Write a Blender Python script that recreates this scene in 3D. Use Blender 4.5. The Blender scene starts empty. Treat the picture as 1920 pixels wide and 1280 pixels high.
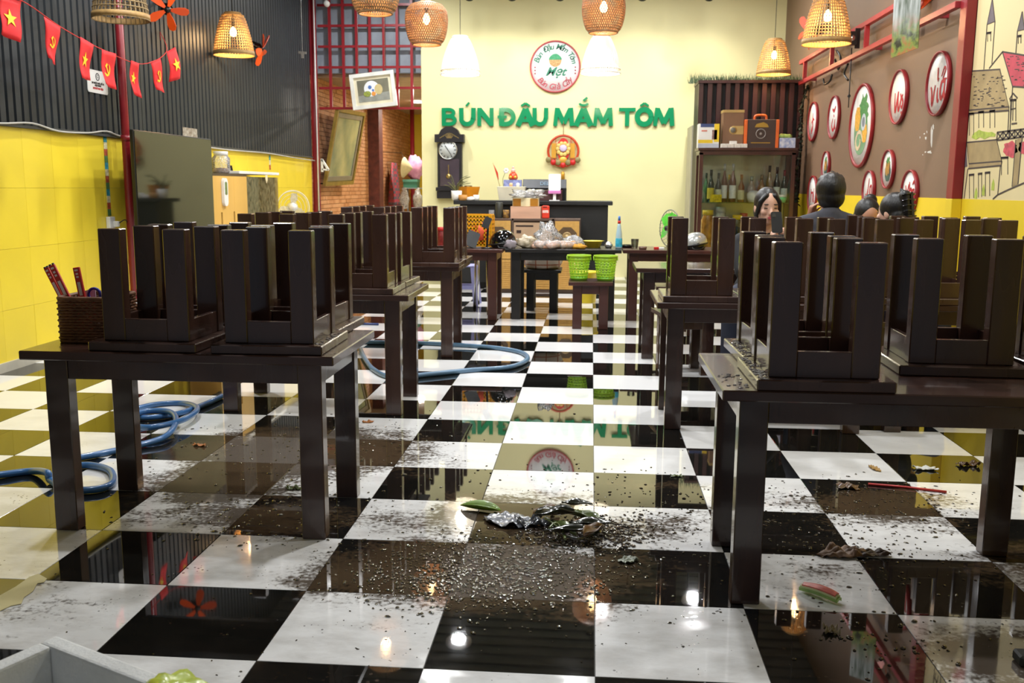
import bpy, bmesh, math, random
from mathutils import Vector, Matrix
random.seed(7)
SC = bpy.context.scene
COL = SC.collection
PI = math.pi

# ---------------------------------------------------------------- camera
F_PX = 1790.7
CAM = Vector((-0.0347, -3.0724, 1.3898))
_yaw, _pit, _rol = 0.081646, -0.160386, 0.005484
_f = Vector((-math.sin(_yaw)*math.cos(_pit), math.cos(_yaw)*math.cos(_pit), math.sin(_pit)))
_r0 = Vector((math.cos(_yaw), math.sin(_yaw), 0)); _u0 = _r0.cross(_f)
_r = math.cos(_rol)*_r0 + math.sin(_rol)*_u0
_u = -math.sin(_rol)*_r0 + math.cos(_rol)*_u0
cam_d = bpy.data.cameras.new('camera'); cam = bpy.data.objects.new('camera', cam_d); COL.objects.link(cam)
cam.matrix_world = Matrix(((_r.x, _u.x, -_f.x, CAM.x), (_r.y, _u.y, -_f.y, CAM.y), (_r.z, _u.z, -_f.z, CAM.z), (0, 0, 0, 1)))
cam_d.sensor_width = 36; cam_d.lens = F_PX/1920*36; cam_d.clip_start = .05
cam_d.dof.use_dof = True; cam_d.dof.focus_distance = 4.2; cam_d.dof.aperture_fstop = 6.3
SC.camera = cam

# ---------------------------------------------------------------- world, light, exposure
SC.view_settings.view_transform = 'Standard'; SC.view_settings.look = 'None'
SC.view_settings.gamma = 1; SC.view_settings.use_curve_mapping = False
SC.view_settings.exposure = -0.08
SC.cycles.use_denoising = True
SC.cycles.max_bounces = 8
SC.cycles.sample_clamp_indirect = 6
W = bpy.data.worlds.new('night_street'); SC.world = W; W.use_nodes = True
W.node_tree.nodes['Background'].inputs[0].default_value = (.55, .62, .75, 1)
W.node_tree.nodes['Background'].inputs[1].default_value = 0.28

def add_light(name, kind, loc, power, color=(1, 1, 1), size=.1, rot=None, spot=None, parent=None):
    d = bpy.data.lights.new(name, kind); d.energy = power; d.color = color
    if kind == 'AREA': d.shape = 'DISK'; d.size = size
    else: d.shadow_soft_size = size
    if kind == 'SPOT' and spot: d.spot_size = spot; d.spot_blend = .6
    o = bpy.data.objects.new(name, d); COL.objects.link(o); o.location = loc
    if rot: o.rotation_euler = rot
    if parent:
        o.parent = parent; o.location = Vector(loc) - root_loc(parent)
    return o
CEIL_Z = 4.5
CEIL_LIGHTS = [(-1.65, 8.45), (-1.72, 7.0), (-.13, 7.15), (1.52, 10.0), (-3.0, 10.6), (-1.2, 4.6), (1.5, 4.6), (-3.2, 4.2), (.2, 9.6), (.1, 2.2), (-2.6, 1.2), (2.0, 1.2)]
CEIL_W = [70, 70, 70, 60, 60, 75, 75, 70, 70, 75, 52, 52]
COOL = (.975, .99, 1.0)
LAMP_W = (1.0, .62, .28)

# ---------------------------------------------------------------- helpers
def ray(px, py): return _f + _r*((px-960)/F_PX) - _u*((py-640)/F_PX)
def at_z(px, py, z=0.0): d = ray(px, py); return CAM + d*((z-CAM.z)/d.z)
def at_y(px, py, y): d = ray(px, py); return CAM + d*((y-CAM.y)/d.y)
def at_x(px, py, x): d = ray(px, py); return CAM + d*((x-CAM.x)/d.x)

def lin(c):
    if isinstance(c, str): c = tuple(int(c[i:i+2], 16) for i in (1, 3, 5))
    return tuple(((v/255)/12.92 if v/255 <= .04045 else ((v/255+.055)/1.055)**2.4) for v in c)

MATS = {}
def mat(name, c, rough=.5, metal=0.0, var=.12, scale=6.0, bump=0.0, bscale=None, spec=.5, coat=0.0, trans=0.0, ior=1.5,
        emit=0.0, stretch=(1, 1, 1), alpha=1.0, rvar=0.0, sss=0.0, c2=None, obj=True):
    if name in MATS: return MATS[name]
    m = bpy.data.materials.new(name); m.use_nodes = True; nt = m.node_tree; N = nt.nodes; L = nt.links
    b = N['Principled BSDF']; c = lin(c)
    b.inputs['Roughness'].default_value = rough; b.inputs['Metallic'].default_value = metal
    b.inputs['Specular IOR Level'].default_value = spec; b.inputs['Coat Weight'].default_value = coat
    b.inputs['Coat Roughness'].default_value = .08
    b.inputs['Transmission Weight'].default_value = trans; b.inputs['IOR'].default_value = ior
    b.inputs['Alpha'].default_value = alpha; b.inputs['Subsurface Weight'].default_value = sss
    if sss: b.inputs['Subsurface Radius'].default_value = (.02, .008, .004)
    tc = N.new('ShaderNodeTexCoord'); mp = N.new('ShaderNodeMapping'); mp.inputs['Scale'].default_value = stretch
    L.new(tc.outputs['Object'], mp.inputs[0])
    nz = N.new('ShaderNodeTexNoise'); nz.inputs['Scale'].default_value = scale; nz.inputs['Detail'].default_value = 4
    L.new(mp.outputs[0], nz.inputs['Vector'])
    rp = N.new('ShaderNodeValToRGB')
    lo = tuple(max(0, v*(1-var)) for v in c); hi = tuple(min(1, v*(1+var)) for v in c)
    if c2: hi = lin(c2); lo = c
    rp.color_ramp.elements[0].position = .3; rp.color_ramp.elements[1].position = .7
    rp.color_ramp.elements[0].color = (*lo, 1); rp.color_ramp.elements[1].color = (*hi, 1)
    L.new(nz.outputs['Fac'], rp.inputs[0]); L.new(rp.outputs[0], b.inputs['Base Color'])
    if rvar:
        mr = N.new('ShaderNodeMapRange'); mr.inputs[3].default_value = max(.02, rough-rvar); mr.inputs[4].default_value = rough+rvar
        L.new(nz.outputs['Fac'], mr.inputs[0]); L.new(mr.outputs[0], b.inputs['Roughness'])
    if emit:
        L.new(rp.outputs[0], b.inputs['Emission Color']); b.inputs['Emission Strength'].default_value = emit
    if bump:
        n2 = N.new('ShaderNodeTexNoise'); n2.inputs['Scale'].default_value = bscale or scale*6; n2.inputs['Detail'].default_value = 3
        L.new(mp.outputs[0], n2.inputs['Vector'])
        bp = N.new('ShaderNodeBump'); bp.inputs['Strength'].default_value = bump; bp.inputs['Distance'].default_value = .01
        L.new(n2.outputs['Fac'], bp.inputs['Height']); L.new(bp.outputs[0], b.inputs['Normal'])
    MATS[name] = m
    return m

def thin_glass(name, tint=(1, 1, 1), refl=.9, rough=.02, opacity=0.0, body=(.9, .9, .9)):
    if name in MATS: return MATS[name]
    m = bpy.data.materials.new(name); m.use_nodes = True; nt = m.node_tree; N = nt.nodes; L = nt.links
    N.clear(); o = N.new('ShaderNodeOutputMaterial'); t = N.new('ShaderNodeBsdfTransparent'); t.inputs[0].default_value = (*tint, 1)
    g = N.new('ShaderNodeBsdfGlossy'); g.inputs['Roughness'].default_value = rough
    fr = N.new('ShaderNodeFresnel'); fr.inputs[0].default_value = 1.5
    mu = N.new('ShaderNodeMath'); mu.operation = 'MULTIPLY'; mu.inputs[1].default_value = refl; L.new(fr.outputs[0], mu.inputs[0])
    mx = N.new('ShaderNodeMixShader'); L.new(mu.outputs[0], mx.inputs[0])
    if opacity:
        d = N.new('ShaderNodeBsdfDiffuse'); d.inputs[0].default_value = (*body, 1)
        m2 = N.new('ShaderNodeMixShader'); m2.inputs[0].default_value = opacity
        nz = N.new('ShaderNodeTexNoise'); nz.inputs['Scale'].default_value = 25; nz.inputs['Detail'].default_value = 3
        mr = N.new('ShaderNodeMapRange'); mr.inputs[1].default_value = .35; mr.inputs[2].default_value = .65; mr.inputs[4].default_value = opacity*2
        L.new(nz.outputs[0], mr.inputs[0]); L.new(mr.outputs[0], m2.inputs[0])
        L.new(t.outputs[0], m2.inputs[1]); L.new(d.outputs[0], m2.inputs[2]); L.new(m2.outputs[0], mx.inputs[1])
    else: L.new(t.outputs[0], mx.inputs[1])
    L.new(g.outputs[0], mx.inputs[2]); L.new(mx.outputs[0], o.inputs[0])
    MATS[name] = m
    return m

def emitter(name, c, s):
    if name in MATS: return MATS[name]
    m = bpy.data.materials.new(name); m.use_nodes = True; N = m.node_tree.nodes; N.clear()
    o = N.new('ShaderNodeOutputMaterial'); e = N.new('ShaderNodeEmission'); e.inputs[0].default_value = (*c, 1); e.inputs[1].default_value = s
    m.node_tree.links.new(e.outputs[0], o.inputs[0]); MATS[name] = m
    return m

def root_loc(o):
    v = Vector((0, 0, 0))
    while o: v = v + o.location; o = o.parent
    return v

class MB:
    """collects shapes (world coordinates, or local to a prototype at the origin) for ONE mesh object"""
    def __init__(s): s.v = []; s.f = []; s.m = []; s.sm = []
    def add(s, vs, fs, mi=0, smooth=False):
        k = len(s.v); s.v += [tuple(p) for p in vs]
        for f in fs: s.f.append([i+k for i in f]); s.m.append(mi); s.sm.append(smooth)
        return s
    def box(s, x0, x1, y0, y1, z0, z1, mi=0):
        vs = [(x, y, z) for z in (z0, z1) for y in (y0, y1) for x in (x0, x1)]
        return s.add(vs, [(0, 2, 3, 1), (4, 5, 7, 6), (0, 1, 5, 4), (2, 6, 7, 3), (0, 4, 6, 2), (1, 3, 7, 5)], mi)
    def bar(s, a, b, w, h, up=(0, 0, 1), mi=0):
        a = Vector(a); b = Vector(b); d = (b-a).normalized(); up = Vector(up)
        if abs(d.dot(up)) > .98: up = Vector((0, 1, 0))
        sx = d.cross(up).normalized()*w/2; sy = sx.cross(d).normalized()*h/2
        vs = [p+i*sx+j*sy for p in (a, b) for i, j in ((-1, -1), (1, -1), (1, 1), (-1, 1))]
        return s.add(vs, [(0, 3, 2, 1), (4, 5, 6, 7), (0, 1, 5, 4), (1, 2, 6, 5), (2, 3, 7, 6), (3, 0, 4, 7)], mi)
    def tube(s, pts, r, n=8, closed=False, mi=0, caps=True, smooth=True):
        pts = [Vector(p) for p in pts]; P = len(pts); vs = []; up = Vector((0, 0, 1)); prev = None
        for i, p in enumerate(pts):
            d = ((pts[(i+1) % P] if (closed or i < P-1) else p) - (pts[i-1] if (closed or i > 0) else p)).normalized()
            if prev is None:
                a = d.cross(up)
                if a.length < .05: a = d.cross(Vector((1, 0, 0)))
            else: a = prev - d*prev.dot(d)
            a.normalize(); prev = a; b = d.cross(a)
            rr = r[i] if isinstance(r, (list, tuple)) else r
            vs += [p + rr*(math.cos(2*PI*k/n)*a + math.sin(2*PI*k/n)*b) for k in range(n)]
        fs = []
        for i in range(P if closed else P-1):
            j = (i+1) % P
            for k in range(n): fs.append((i*n+k, i*n+(k+1) % n, j*n+(k+1) % n, j*n+k))
        s.add(vs, fs, mi, smooth)
        if caps and not closed:
            k0 = len(s.v)-len(vs)
            s.f.append([k0+k for k in range(n)][::-1]); s.m.append(mi); s.sm.append(False)
            s.f.append([k0+(P-1)*n+k for k in range(n)]); s.m.append(mi); s.sm.append(False)
        return s
    def lathe(s, prof, c=(0, 0, 0), n=24, mi=0, smooth=True, axis=None, open_=False):
        c = Vector(c); Rm = Matrix.Identity(3) if axis is None else Vector((0, 0, 1)).rotation_difference(Vector(axis)).to_matrix()
        vs = []
        for r, z in prof: vs += [c + Rm @ Vector((r*math.cos(2*PI*k/n), r*math.sin(2*PI*k/n), z)) for k in range(n)]
        fs = [(i*n+k, i*n+(k+1) % n, (i+1)*n+(k+1) % n, (i+1)*n+k) for i in range(len(prof)-1) for k in range(n)]
        s.add(vs, fs, mi, smooth)
        k0 = len(s.v)-len(vs)
        if prof[0] == prof[-1] or open_: return s
        for idx, rev in ((0, True), (len(prof)-1, False)):
            if prof[idx][0] > 1e-4:
                f = [k0+idx*n+k for k in range(n)]
                s.f.append(f[::-1] if rev else f); s.m.append(mi); s.sm.append(False)
        return s
    def ring(s, c, R, r, axis=(0, 0, 1), n=32, m=6, mi=0, arc=None):
        c = Vector(c); Rm = Vector((0, 0, 1)).rotation_difference(Vector(axis)).to_matrix()
        a0, a1 = arc or (0, 2*PI); k = n if not arc else n+1
        pts = [c + Rm @ Vector((R*math.cos(a0+(a1-a0)*i/n), R*math.sin(a0+(a1-a0)*i/n), 0)) for i in range(k)]
        return s.tube(pts, r, m, closed=not arc, mi=mi)
    def ball(s, c, r, nu=12, nv=8, mi=0, rot=None):
        c = Vector(c); r = (r, r, r) if isinstance(r, (int, float)) else r
        vs = []; Rm = rot or Matrix.Identity(3)
        vs.append(c+Rm @ Vector((0, 0, -r[2])))
        for i in range(1, nv):
            t = -PI/2+PI*i/nv
            vs += [c+Rm @ Vector((r[0]*math.cos(t)*math.cos(2*PI*k/nu), r[1]*math.cos(t)*math.sin(2*PI*k/nu), r[2]*math.sin(t))) for k in range(nu)]
        vs.append(c+Rm @ Vector((0, 0, r[2]))); T = len(vs)-1
        fs = [(0, 1+(k+1) % nu, 1+k) for k in range(nu)]
        for i in range(nv-2):
            a = 1+i*nu
            fs += [(a+k, a+(k+1) % nu, a+nu+(k+1) % nu, a+nu+k) for k in range(nu)]
        a = 1+(nv-2)*nu
        fs += [(a+k, a+(k+1) % nu, T) for k in range(nu)]
        return s.add(vs, fs, mi, True)
    def capsule(s, a, b, ra, rb, n=10):
        a = Vector(a); b = Vector(b); s.ball(a, ra, n, 8); s.ball(b, rb, n, 8)
        if (b-a).length > 1e-4: s.tube([a, b], [ra, rb], n)
        return s
    def prism(s, poly, M4, t, mi=0, smooth=False):
        """2-D outline in the frame M4 (x, y), extruded t along its normal (counter-clockwise outline)"""
        n = len(poly); vs = [M4 @ Vector((x, y, 0)) for x, y in poly] + [M4 @ Vector((x, y, t)) for x, y in poly]
        fs = [list(range(n))[::-1], list(range(n, 2*n))] + [(i, (i+1) % n, n+(i+1) % n, n+i) for i in range(n)]
        return s.add(vs, fs, mi, smooth)
    def ribbon(s, pts, w, M4, t=.002, mi=0):
        """a flat brush stroke of width w through 2-D points of the frame M4"""
        pts = [Vector((p[0], p[1])) for p in pts]; L = []; R = []
        for i, p in enumerate(pts):
            d = (pts[min(i+1, len(pts)-1)]-pts[max(i-1, 0)])
            if d.length < 1e-9: d = Vector((1, 0))
            d.normalize(); nrm = Vector((-d.y, d.x)); ww = (w[i] if isinstance(w, (list, tuple)) else w)/2
            L.append(p+nrm*ww); R.append(p-nrm*ww)
        vs = []
        for l, r in zip(L, R): vs += [M4 @ Vector((l.x, l.y, t)), M4 @ Vector((r.x, r.y, t)), M4 @ Vector((l.x, l.y, 0)), M4 @ Vector((r.x, r.y, 0))]
        fs = []
        for i in range(len(pts)-1):
            a = 4*i; b = a+4
            fs += [(a, a+1, b+1, b), (a+1, a+3, b+3, b+1), (a+2, a, b, b+2)]
        return s.add(vs, fs, mi)
    def text(s, body, size, M4, ext=.001, off=0.0, shear=0.0, mi=0, align='CENTER', sx=1.0):
        c = bpy.data.curves.new('t', 'FONT'); c.body = body; c.size = size; c.extrude = ext; c.offset = off; c.shear = shear
        c.align_x = align; c.align_y = 'CENTER'; c.resolution_u = 4
        o = bpy.data.objects.new('t', c); COL.objects.link(o); dg = bpy.context.evaluated_depsgraph_get(); dg.update()
        me = bpy.data.meshes.new_from_object(o.evaluated_get(dg))
        s.add([M4 @ Vector((v.co.x*sx, v.co.y, v.co.z+ext)) for v in me.vertices], [list(p.vertices) for p in me.polygons], mi)
        bpy.data.objects.remove(o); bpy.data.curves.remove(c); bpy.data.meshes.remove(me)
        return s
    def build(s, name, mats, parent=None, bevel=0.0, seg=1, loc=None):
        me = bpy.data.meshes.new(name)
        off = root_loc(parent) if parent else (Vector(loc) if loc is not None else Vector((0, 0, 0)))
        me.from_pydata([Vector(p)-off for p in s.v], [], s.f)
        for m in (mats if isinstance(mats, (list, tuple)) else [mats]): me.materials.append(m)
        me.polygons.foreach_set('material_index', s.m); me.polygons.foreach_set('use_smooth', s.sm)
        if bevel:
            bm = bmesh.new(); bm.from_mesh(me)
            bmesh.ops.bevel(bm, geom=bm.edges[:], offset=bevel, segments=seg, affect='EDGES', profile=.6)
            bm.to_mesh(me); bm.free()
        me.update()
        o = bpy.data.objects.new(name, me); COL.objects.link(o)
        if parent: o.parent = parent
        elif loc is not None: o.location = loc
        return o

def tag(o, label=None, cat=None, group=None, kind=None):
    if label: o['label'] = label
    if cat: o['category'] = cat
    if group: o['group'] = group
    if kind: o['kind'] = kind
    return o
def thing(name, label, cat, loc=(0, 0, 0), group=None):
    o = bpy.data.objects.new(name, None); COL.objects.link(o); o.location = loc; o.empty_display_size = .1
    return tag(o, label, cat, group)
def copy_tree(o, parent=None):
    c = o.copy(); COL.objects.link(c); c.parent = parent
    for ch in o.children: copy_tree(ch, c)
    return c
def frame(o, x, y):
    x = Vector(x).normalized(); y = Vector(y).normalized(); z = x.cross(y); o = Vector(o)
    return Matrix(((x.x, y.x, z.x, o.x), (x.y, y.y, z.y, o.y), (x.z, y.z, z.z, o.z), (0, 0, 0, 1)))
def F_back(p): return frame(p, (1, 0, 0), (0, 0, 1))       # faces the camera (-y)
def F_right(p): return frame(p, (0, -1, 0), (0, 0, 1))     # on the right wall, faces -x
def F_left(p): return frame(p, (0, 1, 0), (0, 0, 1))       # on the left wall, faces +x
def F_up(p): return frame(p, (1, 0, 0), (0, 1, 0))
def spline(pts, per=8, closed=False):
    P = [Vector(p) for p in pts]; n = len(P); out = []
    for i in range(n if closed else n-1):
        g = lambda k: P[k % n] if closed else P[min(max(k, 0), n-1)]
        a, b, c, d = g(i-1), g(i), g(i+1), g(i+2)
        for k in range(per):
            t = k/per
            out.append(.5*((2*b)+(c-a)*t+(2*a-5*b+4*c-d)*t*t+(3*b-a-3*c+d)*t**3))
    if not closed: out.append(P[-1])
    return out
def circle(r, n=24, c=(0, 0), ry=None): return [(c[0]+r*math.cos(2*PI*k/n), c[1]+(ry or r)*math.sin(2*PI*k/n)) for k in range(n)]
def rounded(w, h, r, n=4):
    o = []
    for cx, cy, a in ((w/2-r, h/2-r, 0), (-w/2+r, h/2-r, PI/2), (-w/2+r, -h/2+r, PI), (w/2-r, -h/2+r, 1.5*PI)):
        o += [(cx+r*math.cos(a+PI/2*k/n), cy+r*math.sin(a+PI/2*k/n)) for k in range(n+1)]
    return o
def remesh(mb, name, m, parent, voxel=.01, smooth=6):
    o = mb.build('tmp', m)
    md = o.modifiers.new('r', 'REMESH'); md.mode = 'VOXEL'; md.voxel_size = voxel; md.use_smooth_shade = True
    sm = o.modifiers.new('s', 'SMOOTH'); sm.factor = .5; sm.iterations = smooth
    dg = bpy.context.evaluated_depsgraph_get(); dg.update()
    me = bpy.data.meshes.new_from_object(o.evaluated_get(dg)); bpy.data.objects.remove(o)
    me.name = name; me.materials.clear(); me.materials.append(m)
    me.polygons.foreach_set('use_smooth', [True]*len(me.polygons))
    off = root_loc(parent) if parent else Vector((0, 0, 0))
    me.transform(Matrix.Translation(-off))
    q = bpy.data.objects.new(name, me); COL.objects.link(q); q.parent = parent
    return q

# ---------------------------------------------------------------- materials
def floor_material(name, base):
    m = bpy.data.materials.new(name); m.use_nodes = True; nt = m.node_tree; N = nt.nodes; L = nt.links
    b = N['Principled BSDF']; geo = N.new('ShaderNodeNewGeometry')
    def math_(op, a, bb=None, clamp=False):
        n = N.new('ShaderNodeMath'); n.operation = op; n.use_clamp = clamp
        for i, v in enumerate((a, bb)):
            if v is None: continue
            if isinstance(v, (int, float)): n.inputs[i].default_value = v
            else: L.new(v, n.inputs[i])
        return n.outputs[0]
    def noise(scale, detail=4, st=(1, 1, 1), rot=0, rough=.55):
        mp = N.new('ShaderNodeMapping'); mp.inputs['Scale'].default_value = st; mp.inputs['Rotation'].default_value = (0, 0, rot)
        L.new(geo.outputs['Position'], mp.inputs[0])
        n = N.new('ShaderNodeTexNoise'); n.inputs['Scale'].default_value = scale; n.inputs['Detail'].default_value = detail
        n.inputs['Roughness'].default_value = rough; L.new(mp.outputs[0], n.inputs['Vector'])
        return n.outputs['Fac']
    sep = N.new('ShaderNodeSeparateXYZ'); L.new(geo.outputs['Position'], sep.inputs[0])
    big = noise(2.4, 5); fine = noise(48, 4); streak = noise(5, 5, (1, 2.8, 1), -.5, .7)
    tot = None
    # trodden mud left by the flood: centre x, y, half sizes, thickness
    for x, y, rx, ry, k in ((-1.55, 1.75, .85, .62, 1.0), (-1.75, 1.12, .6, .42, .8), (-.42, .22, .75, .42, 1.05), (-.38, .8, .62, .42, .75), (.22, .75, .5, .3, .55),
                            (.25, 1.32, .34, .16, .5), (1.25, 1.12, .62, .38, .7), (1.2, -.28, .5, .3, .65), (.8, .33, .4, .34, .4), (-1.5, .72, .6, .3, .7),
                            (-.15, 1.1, .5, .26, .42), (.55, .9, .5, .25, .3), (-1.9, -.2, .7, .35, .3), (1.7, .45, .5, .4, .55), (-.55, -.22, .3, .2, .35)):
        vm = N.new('ShaderNodeVectorMath'); vm.operation = 'SUBTRACT'; L.new(geo.outputs['Position'], vm.inputs[0]); vm.inputs[1].default_value = (x, y, 0)
        v2 = N.new('ShaderNodeVectorMath'); v2.operation = 'MULTIPLY'; L.new(vm.outputs[0], v2.inputs[0]); v2.inputs[1].default_value = (1/rx, 1/ry, 0)
        v3 = N.new('ShaderNodeVectorMath'); v3.operation = 'LENGTH'; L.new(v2.outputs[0], v3.inputs[0])
        d = math_('MULTIPLY', math_('MAXIMUM', math_('SUBTRACT', 1.25, v3.outputs['Value']), 0), k)
        tot = d if tot is None else math_('MAXIMUM', tot, d)
    nn = math_('ADD', math_('ADD', math_('MULTIPLY', math_('SUBTRACT', big, .5), 1.1), math_('MULTIPLY', math_('SUBTRACT', streak, .5), .85)), math_('MULTIPLY', math_('SUBTRACT', fine, .5), .85))
    gate = math_('MULTIPLY', tot, 6, True)
    raw = math_('ADD', tot, math_('MULTIPLY', nn, gate))
    mr = N.new('ShaderNodeMapRange'); mr.interpolation_type = 'SMOOTHSTEP'; mr.inputs[1].default_value = .30; mr.inputs[2].default_value = .62
    L.new(raw, mr.inputs[0]); film = mr.outputs[0]
    # grey scum of half-dried mud, near the street
    near = N.new('ShaderNodeMapRange'); near.inputs[1].default_value = 3.2; near.inputs[2].default_value = .2; L.new(sep.outputs['Y'], near.inputs[0])
    sc = N.new('ShaderNodeMapRange'); sc.inputs[1].default_value = .42; sc.inputs[2].default_value = .72; L.new(noise(3.1, 6, (1, 2.2, 1), .5, .7), sc.inputs[0])
    scum = math_('MULTIPLY', math_('MULTIPLY', sc.outputs[0], near.outputs[0]), .42)
    # specks of dirt
    vo = N.new('ShaderNodeTexVoronoi'); vo.inputs['Scale'].default_value = 46; L.new(geo.outputs['Position'], vo.inputs['Vector'])
    th = N.new('ShaderNodeMapRange'); th.inputs[1].default_value = .5; th.inputs[2].default_value = .72; th.inputs[3].default_value = 0; th.inputs[4].default_value = .36
    L.new(noise(4.2, 4), th.inputs[0])
    sp = math_('MULTIPLY', math_('LESS_THAN', vo.outputs['Distance'], math_('MULTIPLY', th.outputs[0], near.outputs[0])), .8)
    c = lin(base); hi = tuple(v*1.06 for v in c)
    mx = N.new('ShaderNodeMix'); mx.data_type = 'RGBA'; mx.inputs[6].default_value = (*c, 1); mx.inputs[7].default_value = (*lin('#7d7264'), 1) if c[0] > .2 else (*lin('#2a2621'), 1); L.new(scum, mx.inputs[0])
    m2 = N.new('ShaderNodeMix'); m2.data_type = 'RGBA'; L.new(mx.outputs[2], m2.inputs[6]); m2.inputs[7].default_value = (*lin('#4a3c2c'), 1); L.new(math_('MULTIPLY', film, .93), m2.inputs[0])
    m3 = N.new('ShaderNodeMix'); m3.data_type = 'RGBA'; L.new(m2.outputs[2], m3.inputs[6]); m3.inputs[7].default_value = (*lin('#2d2217'), 1); L.new(sp, m3.inputs[0])
    L.new(m3.outputs[2], b.inputs['Base Color'])
    rr = math_('ADD', .018, math_('ADD', math_('MULTIPLY', scum, .30 if c[0] > .2 else .06), math_('MULTIPLY', sp, .1)))
    L.new(rr, b.inputs['Roughness']); b.inputs['IOR'].default_value = 1.62
    bp = N.new('ShaderNodeBump'); bp.inputs['Distance'].default_value = .004; L.new(math_('ADD', math_('MULTIPLY', film, .035), .004), bp.inputs['Strength'])
    L.new(noise(9, 3), bp.inputs['Height']); L.new(bp.outputs[0], b.inputs['Normal'])
    return m
TILE_W = floor_material('white_floor_tile', '#eeeeee')
TILE_B = floor_material('black_floor_tile', '#131311')
def brick_material():
    m = bpy.data.materials.new('orange_brickwork'); m.use_nodes = True; nt = m.node_tree; N = nt.nodes; L = nt.links; b = N['Principled BSDF']
    g = N.new('ShaderNodeNewGeometry'); s = N.new('ShaderNodeSeparateXYZ'); c = N.new('ShaderNodeCombineXYZ')
    L.new(g.outputs['Position'], s.inputs[0]); L.new(s.outputs['Y'], c.inputs[0]); L.new(s.outputs['Z'], c.inputs[1])
    t = N.new('ShaderNodeTexBrick'); t.inputs['Scale'].default_value = 1; t.inputs['Brick Width'].default_value = .21; t.inputs['Row Height'].default_value = .0685
    t.inputs['Mortar Size'].default_value = .0; t.inputs['Color1'].default_value = (*lin('#c99468'), 1); t.inputs['Color2'].default_value = (*lin('#b57b4c'), 1); t.inputs['Mortar'].default_value = (*lin('#8a6548'), 1)
    L.new(c.outputs[0], t.inputs['Vector']); L.new(t.outputs['Color'], b.inputs['Base Color']); b.inputs['Roughness'].default_value = .75
    bp = N.new('ShaderNodeBump'); bp.invert = True; bp.inputs['Distance'].default_value = .01; L.new(t.outputs['Fac'], bp.inputs['Height']); L.new(bp.outputs[0], b.inputs['Normal'])
    return m
BRICK = brick_material()
YELLOW = mat('yellow_glazed_wall', '#ecd23a', .28, var=.05, scale=1.5, bump=.03, bscale=5)
YELLOW2 = mat('yellow_painted_dado', '#efd02c', .45, var=.05, scale=2)
BACKY = mat('pale_yellow_paint', '#e9e2ab', .55, var=.03, scale=1.2, bump=.04, bscale=60)
BROWN = mat('brown_wall_paint', '#806650', .6, var=.06, scale=1.5, bump=.05, bscale=50)
CREAM = mat('cream_mural_paint', '#e0cf9c', .6, var=.03, scale=1.5)
CORR = mat('charcoal_corrugated_steel', '#22272b', .5, var=.12, scale=2.5, spec=.4, bump=.04, bscale=30)
REDP = mat('red_painted_steel', '#8c2028', .35, var=.12, scale=5, bump=.05, bscale=30)
REDO = mat('orange_red_painted_steel', '#a8343a', .4, var=.18, scale=3)
WOOD = mat('dark_stained_wood', '#3d2820', .26, var=.5, scale=5, stretch=(1, 1, .15), bump=.05, bscale=40, rvar=.1, coat=.55)
WOODX = mat('dark_stained_table_wood', '#3f2820', .26, var=.45, scale=4, stretch=(.15, 1, 1), bump=.04, bscale=40, rvar=.08, coat=.5)
WOODB = mat('black_stained_wood', '#1d1a18', .38, var=.3, scale=5, bump=.1, bscale=30)
WOODR = mat('red_brown_wood', '#42231c', .35, var=.3, scale=4, stretch=(1, 1, .2), bump=.08, bscale=30, coat=.2)
RATTAN = mat('rattan_cane', '#b08a52', .55, var=.25, scale=20, bump=.1)
RATTAND = mat('brown_wicker', '#6f4526', .6, var=.35, scale=18, bump=.2)
BAMBOO = mat('brown_woven_bamboo', '#a37750', .55, var=.25, scale=25, bump=.1)
WHITE = mat('white_plastic', '#e6e6e2', .4, var=.04)
BLACK = mat('black_plastic', '#141414', .35, var=.15)
BLACKG = mat('glossy_black', '#0b0b0c', .08, var=.1, coat=.6)
GREY = mat('grey_paint', '#8f979e', .55, var=.06)
STEEL = mat('brushed_steel', '#c9c9c6', .25, metal=1.0)
RED = mat('red_plastic', '#c8241f', .4, var=.1)
GLASS = thin_glass('clear_glass', (.94, .97, .95))
PLASTIC = thin_glass('clear_plastic_film', (.95, .95, .95), refl=1.0, rough=.12, opacity=.3, body=(.85, .85, .85))
SKIN = mat('skin', '#c89478', .5, var=.06, scale=12, sss=.12)
SKINF = mat('fair_skin', '#e0b39c', .48, var=.05, scale=12, sss=.12)
HAIR = mat('black_hair', '#14110f', .42, var=.3, scale=30, stretch=(1, 1, .2), bump=.3, bscale=80)

# ---------------------------------------------------------------- setting: floor
LX, RX, BY = -4.4, 2.8, 12.0
Y0 = -4.0
mb = MB(); mb.box(LX-.1, RX+.1, Y0, 20.2, -.08, -.0035)
floor = tag(mb.build('floor', mat('dark_grout', '#2b2722', .6)), kind='structure')
floor['label'] = 'wet black and white checkered tile floor'
def tile_mesh(nm, m):
    t = MB(); t.box(-.2490, .2490, -.2490, .2490, -.0035, 0)
    o = t.build(nm, m, bevel=.0012); me = o.data; bpy.data.objects.remove(o); return me
TW, TB = tile_mesh('tile_white', TILE_W), tile_mesh('tile_black', TILE_B)
cells = sorted([(j, i) for j in range(-7, 40) for i in range(-9, 6)], key=lambda c: (abs(c[0]+1) if c[0] >= -1 else 100-c[0], c[1]))
far = MB(); ntile = 0
for j, i in cells:
    x, y = i*.5+.25, j*.5+.25
    if x > RX or (x < LX-.2): continue
    white = (i+j) % 2
    seen = j >= -2 and ntile < 300
    if seen:
        o = bpy.data.objects.new('tile', TW if white else TB); COL.objects.link(o); o.parent = floor
        o.location = (x, y, 0); ntile += 1
    else: far.box(max(LX, x-.249), min(RX, x+.249), y-.249, y+.249, -.0035, 0, white)
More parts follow.
